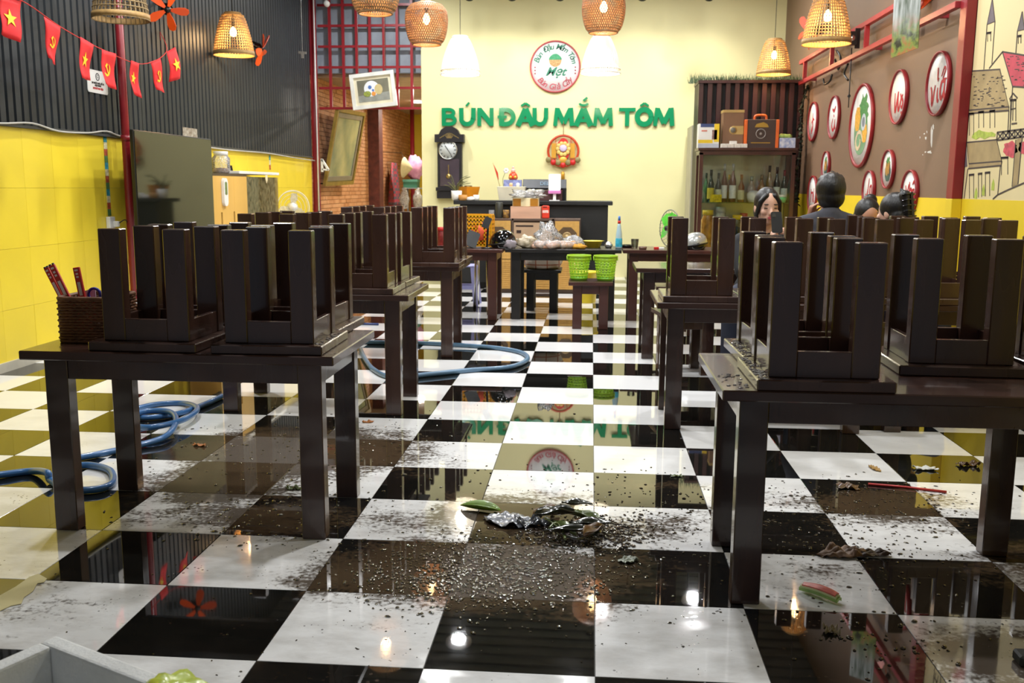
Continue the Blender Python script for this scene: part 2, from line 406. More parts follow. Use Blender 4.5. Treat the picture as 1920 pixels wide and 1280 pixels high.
tag(far.build('distant_tiles', [TILE_B, TILE_W], floor), kind='stuff')

# ---------------------------------------------------------------- setting: walls and ceiling
mb = MB(); mb.box(LX-.2, LX-.03, Y0, 11.75, 0, CEIL_Z+.1)
wl = tag(mb.build('wall_left', mat('grey_render', '#77736c', .8)), kind='structure')
wl['label'] = 'left wall, yellow tiled below and charcoal corrugated sheet above'
DZ = 1.815
n = 34; tw = 13.75/n
tm = MB(); tm.box(-.03, 0, -tw/2+.0007, tw/2-.0007, -DZ/8+.0007, DZ/8-.0007)
tmo = tm.build('wall_tile', YELLOW, bevel=.0008); tme = tmo.data; bpy.data.objects.remove(tmo)
for k in range(n):
    for r in range(4):
        o = bpy.data.objects.new('wall_tile', tme); COL.objects.link(o); o.parent = wl
        o.location = (LX+random.uniform(0, .0012), -2.0+tw*(k+.5), DZ/8+r*DZ/4)
mb = MB(); mb.box(LX, LX+.02, -2.0, 11.75, 0, .07); tag(mb.build('baseboard_left', mat('grey_skirting', '#b9b4a4', .4), wl))
# corrugated sheets
for k, (a, b) in enumerate(((-2.0, 6.06), (6.07, 9.1), (9.11, 11.74))):
    prof = []; y = a; p = .1
    while y < b-1e-4:
        for dy, dx in ((0, .018), (.066, .018), (.074, 0), (.092, 0)):
            if y+dy < b: prof.append((y+dy, dx))
        y += p
    prof.append((b, .018)); sh = MB(); vs = []; fs = []
    for i, (yy, dx) in enumerate(prof): vs += [(LX+dx, yy, DZ+.02), (LX+dx, yy, CEIL_Z)]
    fs = [(2*i, 2*i+2, 2*i+3, 2*i+1) for i in range(len(prof)-1)]
    m0 = len(vs); vs += [(LX-.03, yy, zz) for yy in (a, b) for zz in (DZ+.02, CEIL_Z)]
    fs += [(m0, 0, 1, m0+1), (2*len(prof)-2, m0+2, m0+3, 2*len(prof)-1)]
    sh.add(vs, fs); sh.build('corrugated_sheet', CORR, wl)
mb = MB(); mb.box(LX, LX+.035, -2.0, 11.74, DZ, DZ+.022); mb.build('dado_rail', mat('dark_grey_trim', '#3b3d3c', .5), wl)
# back wall (the gap on its left opens to a corridor)
mb = MB(); mb.box(-2.70, RX, BY, BY+.2, 0, CEIL_Z+.1); wb = tag(mb.build('wall_back', BACKY), kind='structure'); wb['label'] = 'pale yellow back wall behind the counter'
# right wall: brown field, yellow dado, cream mural
CY = 4.58                      # red column
mb = MB(); mb.box(RX, RX+.2, Y0, BY+.2, 0, CEIL_Z+.1)
wr = tag(mb.build('wall_right', BROWN), kind='structure'); wr['label'] = 'right wall, brown above a yellow dado'
mb = MB(); mb.box(RX-.008, RX, Y0, BY, 0, 1.318); mb.build('yellow_dado', YELLOW2, wr)
mb = MB(); mb.box(RX-.006, RX, Y0, CY, 1.318, CEIL_Z); mural = mb.build('mural_panel', CREAM, wr)
# ceiling
mb = MB(); mb.box(LX-.2, RX+.2, Y0, BY+.2, CEIL_Z, CEIL_Z+.1)
for y in [k*.25 for k in range(-15, 48)]: mb.box(LX, RX, y, y+.04, CEIL_Z-.025, CEIL_Z)
ce = tag(mb.build('ceiling', mat('dark_metal_ceiling', '#55585a', .6)), kind='structure')
# corridor
mb = MB(); mb.box(LX-.2, LX-.012, 11.75, 20.0, 0, 3.2); cw = tag(mb.build('wall_corridor', mat('brown_mortar', '#8a6548', .85)), kind='structure')
mb = MB(); rb = random.Random(5)
for r in range(45):
    y = 11.76-(.105 if r % 2 else 0)
    while y < 19.95:
        a, b = max(11.76, y), min(19.98, y+.203); d = rb.uniform(-.003, .004)
        if b-a > .02: mb.box(LX-.013, LX+d, a, b, r*.0685, r*.0685+.061)
        y += .21
tag(mb.build('bricks', BRICK, cw), kind='stuff'); cw['label'] = 'orange brick wall of the back corridor'
mb = MB(); mb.box(LX-.2, -1.4, 20.0, 20.2, 0, 3.3); tag(mb.build('wall_corridor_end', YELLOW2), kind='structure')
mb = MB(); mb.box(-1.6, -1.4, BY+.2, 20.0, 0, 3.3); tag(mb.build('wall_corridor_right', BACKY), kind='structure')
mb = MB(); mb.box(LX-.2, -1.4, BY+.22, 20.2, 3.08, 3.3); tag(mb.build('ceiling_corridor', mat('beige_soffit', '#b9a184', .7)), kind='structure')
mb = MB(); mb.box(LX, -2.70, BY+.1, BY+.2, 3.13, CEIL_Z); tag(mb.build('trim_fascia', mat('blue_grey_fascia', '#8a929c', .6)), kind='structure')
mb = MB(); mb.box(LX, LX+.22, 15.6, 15.95, 0, 3.08); o = tag(mb.build('trim_pillar', mat('dark_red_pillar', '#5a2a22', .6, var=.4, scale=10)), kind='structure')
# blocked-up street side, outside the frame: only its pillars
for x in (LX+.1, RX-.1):
    mb = MB(); mb.box(x-.2, x+.2, Y0-.3, Y0, 0, CEIL_Z); tag(mb.build('trim_street_pillar', GREY), kind='structure')
# grey upright panel beside the glass cabinet
a = at_y(1298, 235, 11.2); b = at_y(1312, 235, 11.2)
mb = MB(); mb.box(a.x, b.x+.12, 11.2, 11.9, 0, a.z); mb.box(a.x+.07, a.x+.085, 11.195, 11.2, .2, a.z-.25, 1)
tag(mb.build('narrow_grey_locker', [mat('grey_beige_laminate', '#b8b29c', .5), BLACK]), 'narrow tall grey locker in the gap left of the glass cabinet', 'locker')

# ---------------------------------------------------------------- ceiling lights and spots
for k, (x, y) in enumerate(CEIL_LIGHTS):
    t = thing('ceiling_light', 'round white ceiling light above '+('the aisle left of the clock', 'the left row before the lattice', 'the middle of the aisle', 'the glass cabinet', 'the left wall by the corridor', 'the third left table', 'the third right table', 'the flags', 'the reception counter', 'the front of the aisle', 'the near left table', 'the near right table')[k], 'light', (x, y, CEIL_Z-.03), 'ceiling lights')
    mb = MB(); mb.lathe([(.16, CEIL_Z-.03), (.17, CEIL_Z-.05), (.165, CEIL_Z-.09), (.0, CEIL_Z-.09)], (x, y, 0), 20); mb.build('housing', WHITE, t)
    add_light('lamp', 'AREA', (x, y, CEIL_Z-.10), CEIL_W[k], COOL, .17, (0, 0, 0), parent=t)
for px, on in ((960, 0), (1050, 0), (1205, 1), (880, 0), (1330, 0)):
    p = at_y(px, -12, 10.6)
    t = thing('track_spotlight', {880: 'black spotlight above the left white pendant', 1330: 'black spotlight above the slatted cabinet', 960: 'black spotlight at the top edge above the clock', 1050: 'black spotlight at the top edge above the round sign', 1205: 'lit spotlight at the top edge right of the brown woven lamp'}[px], 'spotlight', (p.x, p.y, p.z+.2), 'track spotlights')
    q = Vector((p.x, 11.95, 2.6)); d = (q-p).normalized()
    mb = MB(); mb.lathe([(.04, -.10), (.055, -.06), (.06, .08)], p, 14, axis=d); mb.build('head', BLACK, t)
    mb = MB(); mb.tube([(p.x, p.y, CEIL_Z), p-d*.06], .012, 6); mb.build('stem', BLACK, t)
    mb = MB(); mb.lathe([(.05, .075), (.0, .082)], p, 14, axis=d); mb.build('lens', emitter('spot_lens_lit', (1, .97, .9), 14), t)
    add_light('spot', 'SPOT', p+d*.1, 40, (1, .96, .86), .05, d.to_track_quat('-Z', 'Y').to_euler(), 1.5, t)
p = at_z(782, 190, 3.07)
t = thing('downlight', 'glowing round downlight in the corridor soffit', 'light', p)
mb = MB(); mb.lathe([(.10, 0), (.11, -.025), (.0, -.03)], p, 20); mb.build('diffuser', emitter('downlight_diffuser', (1, .95, .85), 12), t)
add_light('lamp', 'AREA', p-Vector((0, 0, .05)), 60, (1, .93, .8), .2, (0, 0, 0), parent=t)
p2 = Vector((-2.6, 13.6, 3.06)); t = thing('downlight', 'round downlight in the corridor soffit behind the back wall', 'light', p2)
mb = MB(); mb.lathe([(.10, 0), (.11, -.025), (.0, -.03)], p2, 20); mb.build('diffuser', emitter('downlight_diffuser', (1, .95, .85), 12), t)
add_light('lamp', 'AREA', p2-Vector((0, 0, .05)), 70, (1, .93, .8), .2, (0, 0, 0), parent=t)

# ---------------------------------------------------------------- tables
def make_table(name, x0, x1, y0, y1, label, top=WOODX, leg=WOOD, h=.75, group='dining tables', lw=.095, ins=.065):
    t = thing(name, label, 'table', ((x0+x1)/2, (y0+y1)/2, 0), group)
    mb = MB(); mb.box(x0, x1, y0, y1, h-.036, h); mb.build('tabletop', top, t, bevel=.004)
    for sx in (0, 1):
        for sy in (0, 1):
            lx = x0+ins if sx == 0 else x1-ins-lw; ly = y0+.06 if sy == 0 else y1-.06-.062
            mb = MB(); mb.box(lx, lx+lw, ly, ly+.062, 0, h-.036); mb.build('leg', leg, t, bevel=.003)
    for sy in (0, 1):
        yy = y0+.066 if sy == 0 else y1-.09
        mb = MB(); mb.box(x0+ins+lw, x1-ins-lw, yy, yy+.024, h-.036-.085, h-.036); mb.build('apron', leg, t, bevel=.002)
    for sx in (0, 1):
        xx = x0+ins+.006 if sx == 0 else x1-ins-.03
        mb = MB(); mb.box(xx, xx+.024, y0+.122, y1-.122, h-.036-.085, h-.036); mb.build('apron', leg, t, bevel=.002)
    return t
L1 = make_table('dining_table', -2.25, -1.00, .42, 1.12, 'dark wooden table on the left nearest the camera, carrying wicker baskets and upturned stools')
L2 = make_table('dining_table', -2.36, -1.11, 2.50, 3.22, 'dark wooden table second from the camera in the left row, with upturned stools')
L3 = make_table('dining_table', -2.34, -1.09, 4.55, 5.27, 'dark wooden table third from the camera in the left row, with upturned stools')
R1 = make_table('dining_table', .395, 1.645, -.03, .68, 'dark wooden table on the right nearest the camera, above the melon rind')
S1 = make_table('dining_table', 1.66, 2.78, .02, .70, 'dark wooden table at the right edge of the frame against the right wall')
R2 = make_table('dining_table', .345, 1.585, 2.34, 3.02, 'dark wooden table second in the right row, one stool at its aisle end')
S2 = make_table('dining_table', 1.61, 2.77, 2.40, 3.08, 'dark wooden table by the right wall with upturned stools, before the seated people')
R3 = make_table('dining_table', .33, 1.57, 4.66, 5.34, 'empty dark wooden table with a shiny wet top, third in the right row')
B1 = make_table('dining_table', -2.16, -.945, 6.78, 7.48, 'red brown table at the back left with the yellow crate', top=WOODR, leg=WOODR)
B2 = make_table('dining_table', -.93, .285, 6.90, 7.60, 'black table at the back holding bags of food', top=WOODB, leg=WOODB)
B3 = make_table('dining_table', .30, 1.52, 6.93, 7.60, 'red brown table at the back right holding a glass and a silver helmet', top=WOODR, leg=WOODR)

# ---------------------------------------------------------------- stools
SW, SD, SH = .435, .425, .472
def make_stool(m=WOOD):
    t = thing('wooden_stool', 'x', 'stool')
    mb = MB(); mb.box(-SW/2, SW/2, -SD/2, SD/2, SH-.036, SH); mb.build('seat', m, t, bevel=.004)
    for sx in (-1, 1):
        for sy in (-1, 1):
            x = sx*(SW/2-.042); y = sy*(SD/2-.045)
            mb = MB(); mb.box(min(x, x-sx*.09), max(x, x-sx*.09), min(y, y-sy*.055), max(y, y-sy*.055), 0, SH-.036); mb.build('leg', m, t, bevel=.0035)
    for sy in (-1, 1):
        y = sy*(SD/2-.058)
        mb = MB(); mb.box(-SW/2+.132, SW/2-.132, y-.011, y+.011, SH-.122, SH-.036); mb.build('apron', m, t, bevel=.002)
    for sx in (-1, 1):
        x = sx*(SW/2-.058)
        mb = MB(); mb.box(x-.011, x+.011, -SD/2+.1, SD/2-.1, SH-.122, SH-.036); mb.build('apron', m, t, bevel=.002)
    return t
stool0 = make_stool(); used = [0]
stoolb = make_stool(WOODB); stoolr = make_stool(WOODR); ub = [0]; ur = [0]
def put_stool(x, y, z, rot, label, up=False, proto=None, cnt=None, group='wooden stools'):
    proto = proto or stool0; cnt = used if cnt is None else cnt
    o = proto if cnt[0] == 0 else copy_tree(proto); cnt[0] += 1
    if up: o.rotation_euler = (0, 0, math.radians(rot)); o.location = (x, y, z)
    else: o.rotation_euler = (PI, 0, math.radians(rot)); o.location = (x, y, z+SH+.0005)
    o['label'] = label; o['group'] = group
    return o
H = .75
near = 'near left table'
put_stool(-1.758, .655, H, -1, 'upturned stool on the nearest left table, front left, beside the wicker basket')
put_stool(-1.270, .650, H, 1, 'upturned stool on the nearest left table, front right corner by the aisle')
put_stool(-1.310, 1.095, H, -1, 'upturned stool on the nearest left table, behind the front right one')
put_stool(-1.775, 1.105, H, 2, 'upturned stool on the nearest left table, behind the front left one')
put_stool(-1.425, 2.720, H, 1, 'upturned stool on the second left table, front right corner by the aisle')
put_stool(-1.420, 3.165, H, -2, 'upturned stool on the second left table, rear right by the aisle')
put_stool(-1.980, 2.730, H, -2, 'upturned stool on the second left table, front left')
put_stool(-1.960, 3.180, H, 1, 'upturned stool on the second left table, rear left')
put_stool(-1.305, 4.72, H, 1, 'upturned stool on the third left table, front right before the yellow crate')
put_stool(-1.300, 5.165, H, 0, 'upturned stool on the third left table, rear right by the aisle')
put_stool(-1.880, 4.73, H, 2, 'upturned stool on the third left table, front left')
put_stool(-1.870, 5.180, H, -1, 'upturned stool on the third left table, rear left in front of the brick wall')
put_stool(.720, .185, H, 0, 'large upturned stool nearest the camera on the near right table, speckled with mud')
put_stool(.735, .625, H, 1.5, 'upturned stool on the near right table, behind the muddy front one')
put_stool(1.265, .490, H, -2, 'upturned stool in the middle of the near right table')
put_stool(1.735, .455, H, 3, 'upturned stool at the right edge of the frame, bridging the two near tables')
put_stool(.595, 2.56, H, 0, 'upturned stool alone at the aisle end of the second right table')
SX = lambda px, y: at_y(px, 411, y).x+.175
put_stool(SX(1411, 2.46)-.014, 2.63, H, 1, 'upturned stool on the second right table, in front of the woman with the phone')
put_stool(SX(1557, 2.44), 2.61, H, -1, 'upturned stool in front of the man in grey, where the two right tables meet')
put_stool(SX(1718, 2.44), 2.61, H, 2, 'upturned stool on the far right table, in front of the woman with a hair clip')
put_stool(SX(1883, 2.44), 2.61, H, -3, 'upturned stool on the far right table, front right by the yellow dado')
put_stool(SX(1614, 2.9), 3.075, H, -2, 'upturned stool on the far right table, rear left before the bowed woman')
put_stool(SX(1765, 2.9), 3.075, H, 3, 'upturned stool on the far right table, rear right below the red column')
put_stool(.69, 4.20, 0, 10, 'upright stool pulled up in front of the empty wet table', up=True)
put_stool(.80, 6.15, 0, 0, 'upright stool standing between the empty wet table and the back table', up=True)
put_stool(-.03, 6.50, 0, 0, 'red brown stool carrying the two green plastic baskets', up=True, proto=stoolr, cnt=ur)
put_stool(-.58, 7.86, 0, 0, 'black stool behind the black table, carrying a white and orange basin', up=True, proto=stoolb, cnt=ub)

# ---------------------------------------------------------------- pendant lamps
def bulb(t, c, col, s, w, size=.035):
    mb = MB(); mb.lathe([(.0, -.075), (.022, -.068), (.036, -.045), (.036, -.015), (.02, .02), (.014, .035)], c, 14)
    mb.build('bulb', emitter('bulb_%s' % w, col, s), t)
    mb = MB(); mb.lathe([(.018, .034), (.02, .09), (.006, .1)], c, 10); mb.build('lamp_holder', BLACK, t)
def cord(t, p, z0):
    mb = MB(); mb.tube([(p.x, p.y, z0), (p.x, p.y, CEIL_Z)], .004, 5); mb.build('cord', BLACK, t)
    mb = MB(); mb.lathe([(.05, CEIL_Z), (.05, CEIL_Z-.025), (.01, CEIL_Z-.04)], (p.x, p.y, 0), 14); mb.build('ceiling_rose', BLACK, t)
def prof_at(prof, z):
    for (r0, z0), (r1, z1) in zip(prof, prof[1:]):
        if z0 <= z <= z1: return r0+(r1-r0)*(z-z0)/(z1-z0)
    return prof[-1][0]
def weave(mb, prof, c, nv, nh, wv=.008, th=.003, twist=0.0, steps=12):
    z0, z1 = prof[0][1], prof[-1][1]
    for k in range(nv):
        vs = []
        for i in range(steps+1):
            z = z0+(z1-z0)*i/steps; r = prof_at(prof, z); a = 2*PI*k/nv+twist*i/steps
            d = wv/2/max(r, .03)
            for aa, rr in ((a-d, r), (a+d, r), (a+d, r-th), (a-d, r-th)): vs.append((c.x+rr*math.cos(aa), c.y+rr*math.sin(aa), c.z+z))
        fs = []
        for i in range(steps):
            for q in range(4): fs.append((4*i+q, 4*i+(q+1) % 4, 4*i+4+(q+1) % 4, 4*i+4+q))
        mb.add(vs, fs)
    for i in range(nh):
        z = z0+(z1-z0)*i/max(1, nh-1); r = prof_at(prof, z)+.003
        mb.lathe([(r, z-wv/2), (r+th*.6, z), (r, z+wv/2), (r-th, z), (r, z-wv/2)], c, 40)
DOME = [(.226, 0), (.222, .05), (.21, .13), (.19, .22), (.165, .32), (.14, .40), (.115, .45), (.09, .465)]
def basket_lamp(px, py, y, label, k=1.0, lit=1, power=22):
    p = at_y(px, py, y); t = thing('rattan_pendant_lamp', label, 'lamp', p, 'pendant lamps')
    prof = [(r*k, z*k) for r, z in DOME]
    mb = MB(); weave(mb, prof, p, *((44, 17) if lit else (34, 12)), .0075 if lit else .0095); mb.build('shade', RATTAN if lit else mat('grey_rattan', '#8c744c', .6, var=.3, scale=20), t)
    mb = MB(); mb.lathe([(.224*k, 0), (.23*k, 0), (.229*k, .045), (.223*k, .045), (.224*k, 0)], p, 48); mb.build('rim_band', mat('rim_cane', '#a8854f', .6, var=.2, scale=25), t)
    mb = MB(); mb.lathe([(.0, prof[-1][1]), (.09*k, prof[-1][1]), (.10*k, prof[-1][1]-.02)], p, 24); mb.build('cap', RATTAN, t)
    cord(t, p, p.z+prof[-1][1]-.1)
    if lit:
        c = p+Vector((0, 0, .28*k)); bulb(t, c, (1, .66, .30), 30, 'warm')
        add_light('glow', 'POINT', c-Vector((0, 0, .1)), power, LAMP_W, .05, parent=t)
    return t
basket_lamp(227, 37, 4.9, 'large unlit rattan basket lamp cut by the top edge, before the left red pole', 1.0, 0)
basket_lamp(439, 104, 7.9, 'lit rattan basket lamp hanging before the charcoal wall', 1.0)
basket_lamp(1549, 83, 6.6, 'lit rattan basket lamp hanging before the red wall rails', 1.0)
basket_lamp(1450, 140, 10.1, 'lit rattan basket lamp hanging above the slatted wooden cabinet', .97)
POT = [(.14, 0), (.168, .02), (.195, .08), (.213, .16), (.22, .24), (.212, .32), (.18, .38), (.12, .415), (.05, .425)]
def woven_lamp(px, py, y, label, k=1.0, m=BAMBOO):
    p = at_y(px, py, y); t = thing('woven_pendant_lamp', label, 'lamp', p, 'pendant lamps')
    prof = [(r*k, z*k) for r, z in POT]
    mb = MB(); weave(mb, prof, p, 54, 2, .0095*k, .002, 1.1); weave(mb, [(r-.0025, z) for r, z in prof], p, 54, 1, .0095*k, .002, -1.1)
    mb.build('shade', m, t)
    mb = MB(); mb.lathe([(.138*k, -.004), (.15*k, .0), (.15*k, .012), (.138*k, .012), (.138*k, -.004)], p, 40); mb.build('rim_band', m, t)
    cord(t, p, p.z+.40*k)
    c = p+Vector((0, 0, .27*k)); bulb(t, c, (1, .6, .25), 40, 'amber')
    add_light('glow', 'POINT', c-Vector((0, 0, .1)), 6, LAMP_W, .05, parent=t)
    return t
woven_lamp(800, 84, 6.9, 'brown woven bamboo lamp left of the white pendant above the clock')
woven_lamp(1131, 62, 6.9, 'brown woven bamboo lamp hanging in front of a white pendant, right of the round sign')
woven_lamp(704, 26, 5.7, 'greyish woven bamboo lamp cut by the top edge before the red lattice', 1.05, mat('tan_woven_bamboo', '#94714a', .6, var=.3, scale=25))
CONE = [(.242, 0), (.232, .045), (.236, .05), (.226, .12), (.205, .2), (.175, .29), (.14, .37), (.115, .42), (.085, .45)]
def white_lamp(px, py, y, label):
    p = at_y(px, py, y); t = thing('white_pendant_lamp', label, 'lamp', p, 'pendant lamps')
    WM = mat('white_bamboo_strips', '#f1ead8', .6, var=.08)
    mb = MB(); weave(mb, CONE, p, 62, 2, .016, .003); mb.build('shade', WM, t)
    mb = MB()
    for z in (.048, .44): mb.ring(p+Vector((0, 0, z)), prof_at(CONE, z)+.004, .006, n=40)
    mb.ring(p, .242, .007, n=40); mb.build('hoop', WM, t)
    cord(t, p, p.z+.42)
    c = p+Vector((0, 0, .27)); bulb(t, c, (1, .96, .9), 60, 'white')
    add_light('glow', 'POINT', c-Vector((0, 0, .1)), 28, (1, .95, .86), .06, parent=t)
    return t
white_lamp(863, 140, 8.95, 'glaring white slatted pendant lamp above the clock')
white_lamp(1126, 138, 8.95, 'glaring white slatted pendant lamp under the brown woven lamp right of the round sign')

# ---------------------------------------------------------------- wall fans with orange blades
def wall_fan(base, hub, axis, label, blade_r=.2, nb=5, spin=0.0):
    base, hub, axis = Vector(base), Vector(hub), Vector(axis).normalized()
    t = thing('wall_fan', label, 'fan', base, 'orange wall fans')
    mb = MB(); mb.tube([hub-axis*.30, hub-axis*.04], .055, 14); mb.tube([hub-axis*.04, hub-axis*.02], [.055, .03], 14); mb.build('motor', BLACKG, t)
    mb = MB(); mb.bar(base, hub-axis*.24, .04, .025); mb.build('bracket', BLACK, t)
    OR = mat('orange_blade_plastic', '#ff5a18', .35, var=.08)
    mb = MB(); mb.lathe([(.0, .02), (.03, .012), (.034, -.03), (.0, -.035)], hub, 14, axis=axis); mb.build('hub', BLACK, t)
    R3_ = Vector((0, 0, 1)).rotation_difference(axis).to_matrix().to_4x4(); R3_.translation = hub
    for k in range(nb):
        a = 2*PI*k/nb+spin; Mx = R3_ @ Matrix.Rotation(a, 4, 'Z') @ Matrix.Rotation(.55, 4, 'X')
        mb = MB()
        out = [(.025, -.012), (.07, -.035), (.13, -.055), (.18, -.05), (.2, -.02), (.195, .01), (.16, .03), (.10, .028), (.05, .016), (.025, .012)]
        mb.prism([(x*blade_r/.2, y*blade_r/.2) for x, y in out], Mx, .006); mb.build('blade', OR, t)
h1 = at_y(314, 18, 6.2); wall_fan((LX+.02, 6.5, h1.z+.12), h1, (.45, -.85, -.2), 'orange bladed wall fan at the top left, beside the unlit basket lamp', .2, 5, .5)
h2 = at_y(492, 92, 9.2); wall_fan((LX+.02, 9.0, h2.z+.2), h2, (.95, .12, -.35), 'orange bladed fan seen edge on, behind the lit lamp on the charcoal wall', .22, 5, .3)
h3 = at_y(1514, 60, 8.4); wall_fan((RX-.05, 8.2, h3.z+.05), h3, (-.8, -.3, -.2), 'orange fan half hidden behind the lit lamp by the red rails', .2, 5, .9)
h4 = at_y(1752, -6, 5.6); wall_fan((RX-.05, 5.4, h4.z+.1), h4, (-.7, -.5, -.2), 'orange fan cut by the top edge beside the hanging forest picture', .2, 5, .1)

# ---------------------------------------------------------------- left wall: flags, pole, notice, cables, television, cabinet
pl = at_x(238, 300, LX+.13)
t = thing('steel_column', 'dark red round steel column on the left wall beside the television', 'column', (LX+.13, pl.y, 0))
mb = MB(); mb.tube([(LX+.13, pl.y, 0), (LX+.13, pl.y, CEIL_Z)], .036, 16); mb.build('pipe', REDP, t)
mb = MB(); mb.tube([(LX+.13, pl.y, DZ-.03), (LX+.13, pl.y, DZ+.02)], .044, 16); mb.build('collar', REDP, t)
t = thing('steel_column', 'dark red round steel column where the charcoal wall meets the corridor', 'column', (LX+.03, 11.86, 0))
mb = MB(); mb.tube([(LX+.04, 11.86, 0), (LX+.04, 11.86, CEIL_Z)], .062, 16); mb.build('pipe', REDP, t)
tag(MB().tube([(LX-.0+.10, 11.76, 1.0), (LX+.10, 11.76, CEIL_Z)], .012, 6).build('white_conduit', WHITE), 'thin white conduit running up beside the corridor column', 'conduit')
# bunting
def star(r, n=5, a0=PI/2): return [((r if k % 2 == 0 else r*.39)*math.cos(a0+PI*k/n), (r if k % 2 == 0 else r*.39)*math.sin(a0+PI*k/n)) for k in range(2*n)]
bx = LX+.42
anchors = [at_x(a, b, bx) for a, b in ((-40, -28), (42, 2), (116, 52), (190, 92), (265, 120), (312, 97), (371, 59))]
anchors[-1].x = LX+.03
line = spline(anchors, 6)
t = thing('flag_bunting', 'string of small red flags strung across the charcoal wall', 'bunting', anchors[3])
mb = MB(); mb.tube(line, .004, 5); mb.tube([anchors[-1], anchors[-1]-Vector((0, 0, .08))], .003, 4); mb.build('string', RED, t)
FLAG = mat('red_flag_cloth', '#e02024', .7, var=.08, scale=8); YEL = mat('yellow_flag_print', '#f4d11f', .6, var=.03)
def flag(pts4, emblem, label):
    """four pixel corners read on the bunting's own vertical plane: top left, top right, bottom left, bottom right"""
    A, B, C_, D = [at_x(a, b, bx) for a, b in pts4]
    mb = MB(); nu, nv = 6, 8; vs = []
    ph = random.uniform(0, 6)
    def P(u, v):
        p = A.lerp(B, u).lerp(C_.lerp(D, u), v)
        return p+Vector((.022*math.sin(u*4+ph)*v+.012*math.sin(v*5+ph), 0, 0))
    vs = [P(i/nu, j/nv) for j in range(nv+1) for i in range(nu+1)]
    fs = [(j*(nu+1)+i, (j+1)*(nu+1)+i, (j+1)*(nu+1)+i+1, j*(nu+1)+i+1) for j in range(nv) for i in range(nu)]
    mb.add(vs, fs, 0, True); f = mb.build('flag', FLAG, t); f['label'] = label
    md = f.modifiers.new('thickness', 'SOLIDIFY'); md.thickness = .002
    c = P(.5, .5); ex = (P(.75, .5)-P(.25, .5)); ey = (P(.5, .25)-P(.5, .75)); w = ex.length
    mb = MB(); M4 = frame(c+Vector((.006, 0, 0)), ex, (ey-ex*(ey.dot(ex)/ex.length_squared)))
    if emblem == 'star': mb.prism(star(w*.62), M4, .002)
    else:
        r = w*.42
        arc = [(r*math.cos(a), r*math.sin(a)) for a in [(-2.3+k*.32) for k in range(12)]]
        mb.ribbon([(x, y) for x, y in arc], [r*.12]+[r*.34]*5+[r*.28]*4+[r*.14, r*.05], M4); mb.ribbon([(-r*.5, r*.5), (r*.75, -r*.9)], r*.26, M4); mb.ribbon([(-r*.75, r*.25), (-r*.1, r*.85)], r*.36, M4)
        mb.ribbon([(-r*.68, -r*.72), (-r*1.0, -r*1.05)], r*.26, M4)
    mb.build('emblem', YEL, f)
flag(((2, -8), (42, 2), (4, 64), (31, 80)), 'star', 'red flag with a yellow star, cut by the top left corner')
flag(((80, 31), (111, 51), (88, 108), (110, 122)), 'hs', 'red flag with a yellow hammer and sickle, second from the left')
flag(((148, 69), (173, 84), (149, 146), (173, 151)), 'star', 'red flag with a yellow star overlapping the white notice')
flag(((189, 93), (216, 101), (193, 157), (218, 168)), 'hs', 'red flag with hammer and sickle just left of the red column')
flag(((244, 113), (259, 119), (244, 170), (265, 184)), 'star', 'narrow red flag with a star just right of the red column')
flag(((280, 116), (299, 109), (292, 168), (314, 174)), 'hs', 'red flag with hammer and sickle, second from the right')
flag(((315, 97), (331, 88), (322, 154), (338, 146)), 'star', 'red flag with a star at the right end of the string')
# notice
a = at_x(163, 122, LX+.03); b = at_x(204, 184, LX+.03); cy, cz, w, h = (a.y+b.y)/2, (a.z+b.z)/2, b.y-a.y, a.z-b.z-.05
t = thing('notice_board', 'white notice with a round symbol and red print, behind the flags on the charcoal wall', 'sign', (LX+.024, cy, cz))
fm = F_left((LX+.02, cy, cz)); mb = MB(); mb.prism(rounded(w, h, .02), fm, .006); mb.build('panel', WHITE, t)
fm = F_left((LX+.0265, cy, cz)); INK = mat('black_ink', '#1c1c1c', .6); RINK = mat('red_ink', '#b81d22', .6)
mb = MB(); mb.ring(fm @ Vector((0, h*.22, 0)), h*.15, h*.022, (1, 0, 0), 24, 5); mb.text('G', h*.2, frame(fm @ Vector((0, h*.22, 0)), (0, 1, 0), (0, 0, 1)), .0006)
mb.text('XE TRƯỚC NHÀ, ĐỂ XE\nGỌN GÀNG', h*.10, frame(fm @ Vector((0, -h*.12, 0)), (0, 1, 0), (0, 0, 1)), .0006, off=.0015); mb.build('print', INK, t)
mb = MB(); mb.text('XE PHƯƠNG TIỆN', h*.11, frame(fm @ Vector((0, -h*.30, 0)), (0, 1, 0), (0, 0, 1)), .0006, off=.0015); mb.build('red_print', RINK, t)
# cable, joint tapes, socket
pts = [at_x(x, y, LX+.045) for x, y in ((-60, 224), (0, 231), (60, 231), (110, 246), (165, 249), (200, 246), (234, 257), (330, 268), (430, 281), (500, 287), (560, 297), (590, 301))]
tag(MB().tube(spline(pts, 4), .008, 6).build('wall_cable', mat('grey_cable', '#b8b6ae', .5)), 'slack grey cable running along the top of the yellow tiles', 'cable')
for px, y0_, y1_, lab in ((197, 254, 405, 'patterned blue and red tape strip on the yellow wall left of the red column'), (506, 291, 318, 'patterned tape strip on the yellow wall above the low cabinet')):
    a = at_x(px, y0_, LX+.006); b = at_x(px, y1_, LX+.006); mb = MB(); n_ = max(3, int((a.z-b.z)/.055)); hh = (a.z-b.z)/n_
    for k in range(n_): mb.box(LX+.0015, LX+.005, a.y-.028, a.y+.028, a.z-(k+1)*hh, a.z-k*hh, k % 4)
    tag(mb.build('tape_strip', [mat('teal_print', '#2f8f9c', .6, var=.4, scale=40), mat('cream_print', '#d9cf9e', .6, var=.4, scale=40), mat('rust_print', '#b2502f', .6, var=.4, scale=40), mat('green_print', '#4f7d45', .6, var=.4, scale=40)]), lab, 'tape')
a = at_x(206, 425, LX+.01)
